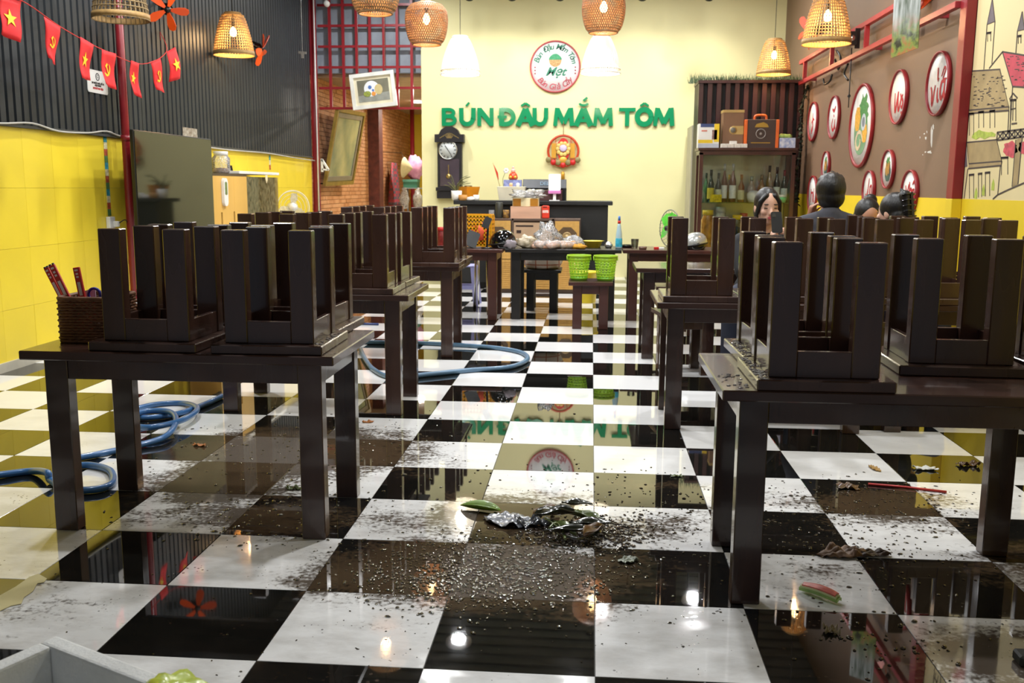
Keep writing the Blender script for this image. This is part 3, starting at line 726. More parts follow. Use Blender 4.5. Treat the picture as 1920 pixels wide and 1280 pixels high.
t = thing('wall_socket', 'white wall socket box with a plug beside the red column', 'socket', a)
mb = MB(); mb.box(LX+.0015, LX+.04, a.y-.05, a.y+.05, a.z-.09, a.z+.09); mb.build('socket_box', WHITE, t, bevel=.005)
mb = MB(); mb.box(LX+.04, LX+.085, a.y+.0, a.y+.045, a.z+.0, a.z+.05); mb.build('plug', WHITE, t, bevel=.006)
mb = MB(); mb.tube(spline([(LX+.08, a.y+.03, a.z+.03), (LX+.12, a.y+.08, a.z+.06), (LX+.1, a.y+.16, a.z-.02), (LX+.07, a.y+.2, a.z-.35)], 5), .005, 5); mb.build('power_cord', BLACK, t)
# television
TX = LX+.42
a = at_x(251, 241, TX); b = at_x(397, 262, TX); zb = 1.80-.99
t = thing('television', 'large flat television reflecting the room, on the left wall by the red column', 'television', (TX, (a.y+b.y)/2, zb))
zt = (a.z+b.z)/2
mb = MB(); mb.box(TX-.045, TX-.008, a.y, b.y, zb, zt); mb.build('casing', BLACK, t, bevel=.006)
mb = MB(); mb.box(TX-.008, TX-.004, a.y+.012, b.y-.012, zb+.02, zt-.012); mb.build('screen', mat('television_screen', '#14150f', .05, var=.02, spec=.5, ior=1.5), t)
mb = MB(); mb.box(LX+.02, TX-.045, (a.y+b.y)/2-.2, (a.y+b.y)/2+.2, zb+.3, zt-.3); mb.build('wall_mount', BLACK, t)
c = at_x(357, 258, TX-.03); t = thing('photo_card', 'small picture card leaning on top of the television', 'card', c)
mb = MB(); mb.box(TX-.035, TX-.028, c.y-.17, c.y+.17, zt+.001, zt+.085); mb.build('card', mat('card_print', '#6e5a44', .5, var=.6, scale=30, c2='#b7b0a2'), t)
# low cabinet in maple with glass doors, jar and things on top
KX = LX+.38
a = at_x(398, 326, KX); b = at_x(521, 326, KX); m_ = at_x(462, 326, KX); kz = (a.z+b.z)/2
MAPLE = mat('maple_laminate', '#d9ab56', .45, var=.08, scale=3, stretch=(1, 1, .2))
t = thing('display_cabinet', 'maple cabinet with tinted glass doors and a white top, along the left wall', 'cabinet', (LX+.25, (a.y+b.y)/2, 0))
mb = MB(); mb.box(LX+.03, KX-.02, a.y, b.y, .0, .06); mb.box(LX+.03, KX-.02, a.y, a.y+.02, .06, kz-.03); mb.box(LX+.03, KX-.02, b.y-.02, b.y, .06, kz-.03)
mb.box(LX+.03, LX+.045, a.y+.02, b.y-.02, .06, kz-.03); mb.box(LX+.045, KX-.03, a.y+.02, b.y-.02, kz*.5, kz*.5+.02); mb.build('body', MAPLE, t)
mb = MB(); mb.box(LX+.025, KX, a.y-.01, m_.y, kz-.03, kz-.005); mb.build('dark_top', mat('dark_edge', '#4b3b27', .5), t)
mb = MB(); mb.box(LX+.025, KX+.01, m_.y-.25, b.y+.02, kz-.002, kz+.03); mb.build('white_top', WHITE, t, bevel=.004)
dm = (m_.y-a.y)
for u0, u1 in ((0, .2), (.24, .56), (.6, 1.0)):
    mb = MB(); mb.box(KX-.02, KX, a.y+dm*u0, a.y+dm*u1-.002, .06, kz-.032); mb.build('door_board', MAPLE, t)
mb = MB(); mb.box(KX-.02, KX-.001, a.y+dm*.2, a.y+dm*.6, kz-.42, kz-.032); mb.build('door_rail', MAPLE, t)
mb = MB(); mb.box(KX-.012, KX-.004, m_.y, b.y, .06, kz-.032); mb.build('glass_door', thin_glass('smoked_glass', (.72, .66, .45), 1.0, .05, .18, (.45, .38, .2)), t)
for u in (.27, .66):
    y_ = m_.y+(b.y-m_.y)*u; mb = MB(); mb.box(LX+.05, LX+.08, y_, y_+.09, .06, kz-.42); mb.build('yellow_slat', YELLOW2, t)
c = at_x(421, 360, KX+.012)
t = thing('remote_holder', 'white remote control in a holder on the maple cabinet door', 'remote', c)
mb = MB(); mb.prism(rounded(.115, .30, .05, 5), F_left((KX+.001, c.y, c.z)), .03); mb.build('case', WHITE, t, bevel=.0)
mb = MB(); mb.prism(rounded(.06, .14, .02, 4), F_left((KX+.031, c.y, c.z+.04)), .003); mb.build('display', mat('remote_label', '#6f7f4a', .4, var=.4, scale=40), t)
c = at_x(415, 322, KX-.2); t = thing('storage_jar', 'clear jar with a white lid on the maple cabinet beside the television', 'jar', (c.x, c.y, kz-.004))
mb = MB(); mb.lathe([(.085, kz-.004), (.1, kz+.02), (.1, kz+.17), (.075, kz+.2), (.075, kz+.21)], (c.x, c.y, 0), 20); mb.build('glass', PLASTIC, t)
mb = MB(); mb.lathe([(.08, kz+.2), (.08, kz+.245), (.0, kz+.245)], (c.x, c.y, 0), 20); mb.build('lid', WHITE, t)
mb = MB(); mb.lathe([(.08, kz+.0), (.09, kz+.02), (.085, kz+.06), (0, kz+.065)], (c.x, c.y, 0), 16); mb.build('contents', mat('beige_grain', '#c9a183', .8, var=.3, scale=60), t)
c = at_x(437, 320, KX-.15); t = thing('black_stand', 'small black stand with prongs on the maple cabinet', 'stand', (c.x, c.y, kz-.005))
mb = MB(); mb.box(c.x-.05, c.x+.05, c.y-.1, c.y+.12, kz-.004, kz+.02); mb.build('base', BLACK, t)
for dy in (-.08, -.03): mb = MB(); mb.bar((c.x, c.y+dy, kz+.02), (c.x, c.y+dy-.03, kz+.09), .02, .02); mb.build('prong', BLACK, t)
c = at_x(499, 330, KX+.012); t = thing('paper_heart', 'small cream heart shaped tag hanging over the glass cabinet door', 'tag', (KX+.012, c.y, kz+.0))
mb = MB(); mb.prism([(0, -.07), (.035, -.02), (.035, .015), (.018, .03), (0, .02), (-.018, .03), (-.035, .015), (-.035, -.02)], F_left((KX+.012, c.y, kz-.035)), .006); mb.build('heart', mat('cream_card', '#ead9b0', .6), t)
# pale standing fan behind the cabinet
c = at_y(549, 388, 9.75)
t = thing('standing_fan', 'pale standing fan with a clear wire guard between the cabinet and the corridor', 'fan', (c.x, c.y, 0))
fa = Vector((.55, -.8, .05)).normalized()
mb = MB()
for r_ in (.21, .17, .12, .07): mb.ring(c, r_, .003, fa, 32, 4)
mb.ring(c+fa*.03, .22, .006, fa, 36, 5); mb.build('guard', mat('pale_guard', '#d8d8cc', .5), t)
mb = MB(); mb.lathe([(.0, .06), (.05, .05), (.06, .0), (.05, -.14), (0, -.16)], c, 16, axis=fa); mb.build('motor', WHITE, t)
Mr = Vector((0, 0, 1)).rotation_difference(fa).to_matrix().to_4x4(); Mr.translation = c
for k in range(3):
    mb = MB(); mb.prism([(.04, -.03), (.12, -.08), (.19, -.06), (.19, .03), (.1, .05), (.04, .03)], Mr @ Matrix.Rotation(2*PI*k/3, 4, 'Z') @ Matrix.Rotation(.4, 4, 'X'), .004); mb.build('blade', PLASTIC, t)
mb = MB(); mb.tube([(c.x, c.y+.05, .03), (c.x, c.y+.05, c.z)], .018, 8); mb.build('pole', WHITE, t)
mb = MB(); mb.lathe([(.19, 0), (.19, .02), (.05, .045), (0, .05)], (c.x, c.y+.05, 0), 24); mb.build('base', WHITE, t)
# odd hook hanging on a thread
c = at_y(567, 98, 10.6); t = thing('hanging_hook', 'small pale double hook hanging on a thread before the charcoal wall', 'hook', c)
mb = MB(); mb.tube([c, (c.x, c.y, CEIL_Z)], .002, 4); mb.build('thread', WHITE, t)
mb = MB(); mb.bar(c+Vector((-.055, 0, 0)), c+Vector((.055, 0, -.01)), .02, .03); mb.bar(c, c-Vector((0, 0, .08)), .03, .03, (0, 1, 0)); mb.build('hook', mat('pale_metal', '#8e8a84', .4), t)

# ---------------------------------------------------------------- right wall: mural, red frame, trays
MX = RX-.006
def mp(px, py): p = at_x(px, py, MX); return (CY-p.y, p.z)
FM = F_right((MX-.0005, CY, 0))
INKL = mat('mural_ink', '#4a3f3a', .7, var=.1)
def mpoly(name, pts, m, t=.0012):
    P = [mp(*p) for p in pts]
    area = sum(a[0]*b[1]-b[0]*a[1] for a, b in zip(P, P[1:]+P[:1]))
    if area < 0: P = P[::-1]
    mb = MB(); mb.prism(P, FM, t); return mb.build(name, m, wr)
MTAN = mat('mural_tan', '#a58f63', .7, var=.15, scale=8); MGREY = mat('mural_grey', '#6d6468', .7, var=.15, scale=8)
MPINK = mat('mural_red', '#c64a58', .7, var=.15, scale=8); MGRN = mat('mural_green', '#a9b84a', .7, var=.25, scale=20); MFLW = mat('mural_flower', '#c8505a', .7, var=.3, scale=30)
mpoly('painted_roof', ((1811, 134), (1875, 130), (1892, 200), (1816, 205)), MTAN)
mpoly('painted_eave', ((1816, 205), (1892, 200), (1892, 207), (1814, 213)), MTAN)
mpoly('painted_gable', ((1809, 140), (1813, 160), (1816, 205), (1805, 208)), MGREY)
mpoly('painted_roof', ((1880, 97), (1960, 110), (1960, 166), (1899, 162)), MPINK)
mpoly('painted_roof', ((1813, 267), (1869, 262), (1879, 302), (1817, 307)), MTAN)
mpoly('painted_eave', ((1817, 307), (1879, 302), (1878, 310), (1816, 316)), MTAN)
mpoly('painted_gable', ((1802, 268), (1812, 268), (1814, 312), (1796, 316)), MGREY)
mpoly('painted_spire', ((1861, -2), (1866, 40), (1851, 46)), MGREY)
mpoly('painted_spire', ((1917, 22), (1921, 55), (1908, 58)), MGREY)
mpoly('painted_post', ((1905, 262), (1917, 258), (1909, 345), (1898, 350)), MTAN)
for px, py, k in ((1895, 280, 1.0), (1922, 277, .9)): mpoly('painted_flowers', [(px+13*k*math.cos(a)*(1+.15*math.sin(a*7)), py+15*k*math.sin(a)*(1+.15*math.cos(a*5))) for a in [2*PI*i/20 for i in range(20)]], MFLW)
mpoly('painted_bush', [(1822, 258), (1825, 250), (1831, 247), (1836, 243), (1842, 246), (1848, 247), (1854, 248), (1860, 247), (1867, 251), (1866, 256), (1856, 256), (1846, 261), (1838, 257), (1830, 262)], MGRN)
for px, py in ((1830, 363), (1844, 357), (1862, 347)): mpoly('painted_cypress', [(px-3, py+9), (px-2, py-3), (px+1, py-12), (px+3, py-2), (px+2, py+10)], MGRN)
mb = MB()
def stroke(*pts, w=.011): mb.ribbon([mp(*p) for p in pts], w, FM, .0018)
for q in (((1811, 134), (1875, 130), (1892, 200), (1814, 207), (1811, 134)), ((1814, 213), (1892, 207), (1892, 200)), ((1892, 207), (1890, 250)), ((1814, 213), (1806, 262)),
          ((1880, 97), (1855, 128)), ((1880, 97), (1960, 110)), ((1880, 97), (1899, 162), (1960, 166)), ((1899, 162), (1893, 260)),
          ((1813, 267), (1869, 262), (1879, 302), (1817, 307), (1813, 267)), ((1816, 316), (1878, 310), (1879, 302)), ((1815, 316), (1808, 372)), ((1876, 311), (1871, 365)),
          ((1861, -2), (1866, 40), (1851, 46), (1861, -2)), ((1851, 46), (1845, 130)), ((1866, 40), (1860, 120)), ((1917, 22), (1921, 55), (1908, 58), (1917, 22)), ((1908, 58), (1905, 100)),
          ((1862, 373), (1871, 365), (1890, 356), (1950, 330)), ((1869, 262), (1870, 248), (1950, 238)), ((1870, 263), (1950, 252)),
          ((1898, 350), (1905, 262)), ((1909, 345), (1917, 258))): stroke(*q)
for k in range(7):
    x = 1870+k*11; stroke((x, 248-k*1.3), (x+11, 262-k*1.6)); stroke((x, 263-k*1.5), (x+11, 247-k*1.3)); stroke((x, 248-k*1.3), (x, 263-k*1.5))
for x, y, w, h in ((1822, 214, 8, 40), (1840, 210, 9, 30), (1861, 208, 9, 32), (1804, 217, 6, 26), (1822, 328, 8, 44), (1838, 326, 6, 44), (1852, 324, 8, 44), (1803, 325, 6, 20), (1884, 296, 12, 32), (1900, 188, 10, 40), (1855, 62, 6, 16), (1912, 68, 5, 14)):
    stroke((x-w/2, y+h), (x-w/2, y), (x+w/2, y-1), (x+w/2, y+h-1), w=.008); stroke((x-w/2-1, y), (x+w/2+1, y-1), w=.016)
stroke((1900, 189), (1899, 226), w=.008); stroke((1895, 205), (1905, 203), w=.008); stroke((1897, 232), (1907, 231)); stroke((1893, 186), (1900, 175), (1908, 184))
mb.build('painted_outline', INKL, wr)
mb = MB()
for k in range(70):
    u, v = random.random(), random.random(); x = 1813+u*66+v*12; y = 136+v*64; mb.ribbon([mp(x, y), mp(x+random.uniform(2, 6), y-.3)], .006, FM, .0020)
for k in range(50):
    u, v = random.random(), random.random(); x = 1884+u*60+v*16; y = 102+v*56+u*8; mb.ribbon([mp(x, y), mp(x+random.uniform(2, 6), y)], .006, FM, .0020)
tag(mb.build('painted_shingle_marks', INKL, wr), kind='stuff')
# peeled paint
mb = MB()
for x, y, w, h in ((1747, 255, 5, 44), (1743, 285, 8, 6), (1736, 259, 3, 6), (1733, 251, 3, 3), (1738, 247, 1.5, 5), (1735, 285, 3, 3), (1730, 290, 1.5, 2), (1750, 238, 3, 12), (1725, 258, 1, 5)):
    pts = []
    for i in range(12):
        a = 2*PI*i/12; k = random.uniform(.55, 1.2); p = at_x(x+w/2*k*math.cos(a), y+h/2*k*math.sin(a), RX-.001); pts.append((-p.y, p.z))
    ar = sum(a[0]*b[1]-b[0]*a[1] for a, b in zip(pts, pts[1:]+pts[:1])); mb.prism(pts if ar > 0 else pts[::-1], F_right((RX, 0, 0)), .0015)
mb.build('peeled_plaster', mat('bare_plaster', '#dcd9d2', .8), wr)
# red column and double rail
CX0, CX1 = RX-.085, RX
t = thing('red_box_column', 'red painted square column on the right wall, yellow at its foot', 'column', (RX-.05, CY, 0))
mb = MB(); mb.box(CX0, CX1-.009, CY, CY+.13, 1.318, CEIL_Z); mb.build('column_shaft', REDP, t, bevel=.004)
mb = MB(); mb.box(CX0, CX1-.009, CY, CY+.13, 0, 1.318); mb.build('painted_foot', YELLOW2, t, bevel=.004)
t = thing('wall_rail', 'pair of red steel rails with short uprights running along the right wall', 'rail', (RX-.1, 7.4, 2.77))
mb = MB(); mb.box(RX-.125, RX-.075, CY+.132, 10.3, 2.745, 2.795); mb.build('lower_rail', REDO, t, bevel=.003)
mb = MB(); mb.box(RX-.125, RX-.075, CY+.132, 10.3, 3.01, 3.06); mb.build('upper_rail', REDO, t, bevel=.003)
for px in (1511, 1560, 1623, 1712):
    p = at_x(px, 100, RX-.1); mb = MB(); mb.box(RX-.122, RX-.078, p.y-.022, p.y+.022, 2.795, 3.01); mb.build('upright', REDO, t)
for y in (9.8, 7.0, 5.2): mb = MB(); mb.box(RX-.075, RX-.0005, y-.02, y+.02, 2.75, 2.79); mb.build('wall_stub', REDO, t)
# loose cables under the rail
for k, pts in enumerate((((1569, 95), (1576, 108), (1572, 130), (1566, 112)), ((1560, 140), (1556, 152), (1546, 158), (1544, 148)), ((1590, 120), (1583, 138), (1590, 150)))):
    P = [at_x(a, b, RX-.06) for a, b in pts]
    tag(MB().tube(spline(P, 5), .012, 6).build('loose_cable', BLACK), ('thick black cable loop hanging behind the lit basket lamp', 'short black cable end dangling below the red rails', 'thin black cable hook hanging under the rails')[k], 'cable')
p0 = at_x(1600, 72, RX-.2)
t = thing('floodlight', 'small black floodlight clamped to the red rail beside the lit lamp', 'light', p0)
mb = MB(); mb.bar(p0+Vector((-.12, 0, 0)), p0+Vector((.03, 0, 0)), .10, .13); mb.build('housing', BLACK, t, bevel=.006)
mb = MB(); mb.lathe([(.0, .004), (.03, .0), (.032, -.02)], p0+Vector((-.02, -.053, 0)), 14, axis=(0, -1, 0)); mb.build('lens', STEEL, t)
mb = MB(); mb.bar(p0+Vector((.04, 0, -.1)), p0+Vector((.04, 0, .1)), .05, .02, (0, 1, 0)); mb.build('bracket', BLACK, t)
pa = at_x(1592, 180, RX-.12)
q0 = at_x(1597, 90, RX-.12); mb = MB(); mb.tube([q0, pa, pa-Vector((0, 0, .12))], .006, 5); mb.ball(pa, .018, 8, 6); tag(mb.build('pull_cord', BLACK), 'long black cord hanging from the floodlight to the big tray', 'cord')
# hanging picture of a forest
xp = 2.05
c4 = [at_y(1677, -14, 5.2), at_y(1727, -14, 5.0), at_y(1721, 90, 5.0), at_y(1670, 109, 5.2)]
t = thing('hanging_picture', 'semi transparent forest picture board hanging before the red rails', 'picture', (c4[0]+c4[1])/2)
mb = MB(); ex = (c4[1]-c4[0]); nrm = ex.cross(c4[3]-c4[0]).normalized()*.006
mb.add([p for p in c4]+[p+nrm for p in c4], [(0, 1, 2, 3), (7, 6, 5, 4), (0, 4, 5, 1), (1, 5, 6, 2), (2, 6, 7, 3), (3, 7, 4, 0)])
def forest_mat():
    m = bpy.data.materials.new('forest_print'); m.use_nodes = True; N = m.node_tree.nodes; L = m.node_tree.links; b = N['Principled BSDF']
    g = N.new('ShaderNodeNewGeometry'); mpn = N.new('ShaderNodeMapping'); mpn.inputs['Scale'].default_value = (9, 9, 1.2); L.new(g.outputs['Position'], mpn.inputs[0])
    n1 = N.new('ShaderNodeTexNoise'); n1.inputs['Scale'].default_value = 3; n1.inputs['Detail'].default_value = 5; L.new(mpn.outputs[0], n1.inputs['Vector'])
    r = N.new('ShaderNodeValToRGB'); r.color_ramp.elements[0].position = .3; r.color_ramp.elements[0].color = (*lin('#56604f'), 1); r.color_ramp.elements[1].position = .65; r.color_ramp.elements[1].color = (*lin('#c9cdcb'), 1)
    L.new(n1.outputs[0], r.inputs[0]); n2 = N.new('ShaderNodeTexNoise'); n2.inputs['Scale'].default_value = 14; n2.inputs['Detail'].default_value = 4; L.new(g.outputs['Position'], n2.inputs['Vector'])
    r2 = N.new('ShaderNodeValToRGB'); e = r2.color_ramp.elements; e[0].position = .35; e[0].color = (*lin('#4b4a3a'), 1); e[1].position = .5; e[1].color = (*lin('#8a9a52'), 1); e2 = e.new(.62); e2.color = (*lin('#b07a50'), 1)
    L.new(n2.outputs[0], r2.inputs[0]); s = N.new('ShaderNodeSeparateXYZ'); L.new(g.outputs['Position'], s.inputs[0])
    mr = N.new('ShaderNodeMapRange'); mr.inputs[1].default_value = c4[3].z+.1; mr.inputs[2].default_value = c4[3].z+.34; L.new(s.outputs['Z'], mr.inputs[0])
    mx = N.new('ShaderNodeMix'); mx.data_type = 'RGBA'; L.new(mr.outputs[0], mx.inputs[0]); L.new(r2.outputs[0], mx.inputs[6]); L.new(r.outputs[0], mx.inputs[7]); L.new(mx.outputs[2], b.inputs['Base Color'])
    b.inputs['Roughness'].default_value = .12; b.inputs['Alpha'].default_value = .92
    return m
mb.build('print_board', forest_mat(), t)
for p in c4[:2]:
    mb = MB(); mb.tube([p-Vector((0, 0, .02)), (p.x, p.y, CEIL_Z)], .002, 4); mb.build('hanging_wire', STEEL, t)
# round bamboo trays
TRAYW = mat('white_painted_bamboo', '#e4e2dd', .6, var=.06, scale=14, bump=.5, bscale=40)
TRAYR = mat('red_tray_rim', '#8e1c22', .45, var=.2, scale=12)
CALL = mat('red_brush_paint', '#b3202a', .6)
def tray(px, py, hpx, label, draw):
    c = at_x(px, py, RX-.03); d = (c-CAM).dot(_f); R = hpx/F_PX*d/2
    t = thing('painted_bamboo_tray', label, 'tray', (RX-.03, c.y, c.z), 'round painted trays on the brown wall')
    mb = MB(); mb.lathe([(R*.95, -.028), (R*.95, -.012), (0, -.010)], (RX-.0, c.y, c.z), 40, axis=(-1, 0, 0))
    o = MB(); o.lathe([(0, .0), (R*.94, .0), (R*.94, .02), (0, .022)], (RX-.001, c.y, c.z), 40, axis=(-1, 0, 0)); o.build('plate', TRAYW, t)
    o = MB(); o.lathe([(R*.93, 0), (R, 0), (R*1.01, .02), (R, .038), (R*.955, .038), (R*.935, .02), (R*.93, 0)], (RX-.001, c.y, c.z), 44, axis=(-1, 0, 0)); o.build('rim', TRAYR, t)
    draw(t, F_right((RX-.0235, c.y, c.z)), R)
    return t
def brush(*strokes):
    def d(t, M4, R):
        mb = MB()
        for k, st in enumerate(strokes):
            w0, pts = st; P = spline([(x*R, y*R, 0) for x, y in pts], 5); n_ = len(P)
            mb.ribbon([(p.x, p.y) for p in P], [w0*R*(.45+.55*math.sin(PI*(i+.6)/(n_+.2))) for i in range(n_)], M4, .0012+.0004*k)
        mb.build('calligraphy', CALL, t)
    return d
def dish(kind):
    def d(t, M4, R):
        sc = .62 if kind == 'big' else .5
        G1 = mat('herb_green', '#4d8a4a', .6, var=.4, scale=50); G2 = mat('bowl_green', '#7aa07a', .5, var=.2); TF = mat('fried_tofu', '#e0a840', .6, var=.25, scale=40)
        NO = mat('rice_noodle', '#d9c3a0', .6, var=.15, scale=30); BR = mat('grilled_pork', '#6b4a36', .6, var=.4, scale=40)
        def blob(nm, cx, cy, rx, ry, m, z, jag=0.0, n_=22):
            mb = MB(); mb.prism([(R*(cx+rx*(1+jag*math.sin(7*a+1))*math.cos(a)), R*(cy+ry*(1+jag*math.cos(6*a))*math.sin(a))) for a in [2*PI*i/n_ for i in range(n_)]], M4, z); mb.build(nm, m, t)
        if kind == 'big':
            blob('painted_bowl', 0, -.12, .58, .58, G2, .0010); blob('painted_herbs', .16, .42, .34, .30, G1, .0016, .28); blob('painted_herbs', .34, .22, .22, .2, G1, .0018, .25)
            blob('painted_tofu', -.32, .18, .24, .3, TF, .002, .08); blob('painted_tofu', .36, -.2, .2, .22, TF, .0022, .1); blob('painted_sauce', .22, .08, .2, .2, mat('sauce_dish', '#c9d0d6', .4), .0024); blob('painted_sauce', .22, .08, .12, .12, mat('shrimp_paste', '#77808c', .4), .0028)
            mb = MB()
            for k in range(11):
                a = k*.5; mb.ribbon([(R*(-.12+.32*math.cos(a+u)*(1-.05*k)), R*(-.38+.26*math.sin(a+u)*(1-.05*k))) for u in [i*.22 for i in range(9)]], R*.06, M4, .0026+.0002*k)
            mb.build('painted_noodles', NO, t)
        else:
            blob('painted_bowl', .05, -.15, .48, .5, mat('bowl_slate', '#3f5a52', .5, var=.3), .0010, .06); blob('painted_herbs', .0, .32, .3, .3, G1, .0014, .3)
            for k in range(6): blob('painted_meat', -.28+.12*k, .02+.06*math.sin(k*2), .06, .34, (TF, BR)[k % 2], .0018+.0002*k, .06)
    return d
tray(1523, 228, 72, 'small tray with a red letter, highest at the far left beside the plants', brush((.14, [(-.05, .45), (-.02, .1), (.02, -.3), (-.2, -.62)]), (.12, [(-.25, -.05), (.1, .12), (.3, .05)]), (.1, [(.1, -.2), (-.18, -.4), (-.1, -.62)])))
tray(1562, 220, 79, 'tray with a red hooked letter, between the far left tray and the noodle tray', brush((.16, [(-.28, .4), (.05, .3), (.3, .5)]), (.14, [(-.1, -.05), (-.28, -.35), (-.05, -.6), (.2, -.45), (.25, -.1)]), (.12, [(.25, -.1), (.28, -.45), (.42, -.58)]), (.1, [(.02, .12), (.12, .0)])))
tray(1613, 236, 154, 'largest tray, painted with noodles, tofu and herbs', dish('big'))
tray(1683, 182, 100, 'tray with red brush letters right of and above the noodle tray', brush((.14, [(-.4, .18), (-.36, -.3), (-.25, -.5), (-.05, .1), (0, .2)]), (.14, [(.02, .2), (.0, -.2), (.12, -.5), (.34, -.1), (.25, .1)]), (.13, [(.55, .05), (.42, -.05), (.58, -.2), (.5, -.42), (.38, -.35)]), (.1, [(.42, -.58), (.5, -.62)])))
tray(1757, 157, 118, 'tray with the red word via, highest beside the red column', brush((.13, [(-.62, -.05), (-.52, -.2), (-.42, -.62), (-.28, -.2), (-.22, -.02)]), (.12, [(.02, -.12), (.0, -.35), (.08, -.55), (.16, -.5)]), (.14, [(.62, .0), (.35, .02), (.26, -.3), (.4, -.5), (.62, -.2)]), (.12, [(.64, .1), (.6, -.3), (.68, -.52), (.78, -.5)]), (.1, [(-.05, .5), (-.02, .12)]), (.14, [(.02, .14), (.06, .1)]), (.07, [(.3, .2), (.5, .45), (.62, .38), (.45, .12), (.75, .1)])))
tray(1547, 311, 54, 'small food tray above the seated man at the far left', dish('small'))
tray(1522, 365, 70, 'tray with dark letters left of the head of the seated man', brush((.13, [(-.3, .3), (-.25, -.4)]), (.12, [(-.3, .05), (.1, .1), (.2, -.4)]), (.1, [(.35, .35), (.3, -.2), (.45, -.4)])))
tray(1663, 317, 72, 'small tray painted with meat and vegetables, right of the noodle tray', dish('small'))
tray(1627, 356, 72, 'tray with a red letter between the man and the woman facing us', brush((.15, [(.05, .6), (-.05, .1), (-.25, -.35), (-.45, -.2)]), (.12, [(-.25, -.35), (.1, -.5)]), (.12, [(.25, .2), (.22, -.4)]), (.12, [(.25, .15), (.5, .2), (.5, -.4)])))
tray(1703, 363, 88, 'tray with red letters behind the woman with a hair clip', brush((.12, [(-.5, .35), (-.3, .0), (-.1, .4)]), (.12, [(-.3, .0), (-.32, -.45)]), (.12, [(0, .5), (.02, -.3)]), (.12, [(.02, .1), (.25, .2), (.3, -.2)]), (.13, [(.6, .2), (.38, .1), (.42, -.2), (.65, -.15), (.6, .2)]), (.09, [(.4, .38), (.55, .52), (.68, .38)])))

# ---------------------------------------------------------------- back wall: lettering, round sign, clock, ornament
GRN = mat('green_acrylic_letter', '#178a58', .12, var=.04, spec=.6)
LY = BY-.06
p0, p1 = at_y(830, 218, LY), at_y(1262, 218, LY)
t = thing('wall_lettering', 'large green raised letters reading BÚN ĐÂU MẮM TÔM on the back wall', 'sign', ((p0.x+p1.x)/2, LY, p0.z))
capz = (at_y(1000, 202, LY).z-at_y(1000, 236, LY).z)
def arc_pts(cx, cy, rx, ry, a0, a1, n_=12): return [(cx+rx*math.cos(math.radians(a0+(a1-a0)*i/n_)), cy+ry*math.sin(math.radians(a0+(a1-a0)*i/n_))) for i in range(n_+1)]
BW = .25
GLYPH = {
 'B': [(BW, [(.14, 0), (.13, 1)]), (.2, [(.1, .91)]+arc_pts(.5, .735, .3, .175, 90, -90)+[(.1, .56)]), (.22, [(.1, .52)]+arc_pts(.52, .315, .36, .21, 90, -90)+[(.1, .1)])],
 'U': [(BW, [(.12, 1), (.13, .4)]+arc_pts(.48, .4, .36, .3, 180, 360)+[(.87, .4), (.88, 1)])],
 'N': [(.22, [(.12, 0), (.12, 1)]), (.27, [(.12, .93), (.88, .07)]), (.22, [(.88, 0), (.88, 1)])],
 'D': [(BW, [(.22, 0), (.22, 1)]), (.22, [(.2, .9)]+arc_pts(.44, .5, .42, .4, 90, -90)+[(.2, .1)]), (.13, [(0, .5), (.5, .5)])],
 'A': [(.25, [(.12, 0), (.5, .95)]), (.27, [(.5, .95), (.88, 0)]), (.15, [(.25, .3), (.75, .3)])],
 'M': [(.17, [(.09, 0), (.17, 1)]), (.21, [(.18, .95), (.5, .14)]), (.21, [(.5, .14), (.82, .95)]), (.2, [(.83, 1), (.9, 0)])],
 'T': [(.24, [(.5, 0), (.5, 1)]), (.2, [(0, .9), (1, .9)])],
 'O': [(BW, arc_pts(.5, .5, .37, .4, 0, 360, 28))]}
MARK = {'acute': [(.11, [(.42, 1.1), (.62, 1.3)])], 'hat': [(.1, [(.28, 1.1), (.5, 1.26)]), (.1, [(.5, 1.26), (.72, 1.1)])],
        'breve': [(.1, arc_pts(.5, 1.27, .22, .13, 190, 350)), (.1, [(.48, 1.38), (.68, 1.56)])]}
letters = [('B', 842, 28, None), ('U', 876, 30, 'acute'), ('N', 910, 30, None), ('D', 950, 34, None), ('A', 985, 36, 'hat'), ('U', 1013, 28, None), ('M', 1057, 38, None), ('A', 1094, 36, 'breve'), ('M', 1131, 36, None), ('T', 1176, 30, None), ('O', 1208, 34, 'hat'), ('M', 1245, 38, None)]
for ch, px, w, mk in letters:
    p = at_y(px, 219, LY); wd = w*15.0/F_PX; mb = MB()
    Ml = F_back((p.x-wd/2, BY-.012, p.z-capz/2))
    for k, (sw, pts) in enumerate(GLYPH[ch]+(MARK[mk] if mk else [])):
        mb.ribbon([(x*wd, y*capz) for x, y in pts], sw*wd*1.1, Ml, .036+.0006*k)
    mb.build('letter', [GRN], t)
for k in (0, 1):
    mb = MB(); q = at_y((850, 1240)[k], 219, BY); mb.box(q.x-.02, q.x+.02, BY-.013, BY-.0005, q.z-.02, q.z+.02); mb.build('wall_stud', STEEL, t)
c = at_y(1041, 125, BY-.03); R = 46*14.95/F_PX
t = thing('round_wall_sign', 'round white tray sign with a red rim and green script on the back wall', 'sign', c)
mb = MB(); mb.lathe([(0, 0), (R*.96, 0), (R*.96, .025), (0, .026)], (c.x, BY-.001, c.z), 48, axis=(0, -1, 0)); mb.build('plate', mat('white_sign_face', '#eceef0', .5, var=.02), t)
mb = MB(); mb.lathe([(R*.95, 0), (R, 0), (R*1.01, .03), (R*.99, .045), (R*.955, .045), (R*.95, 0)], (c.x, BY-.001, c.z), 56, axis=(0, -1, 0)); mb.build('rim', mat('dusty_red_rim', '#b5474d', .5, var=.15), t)
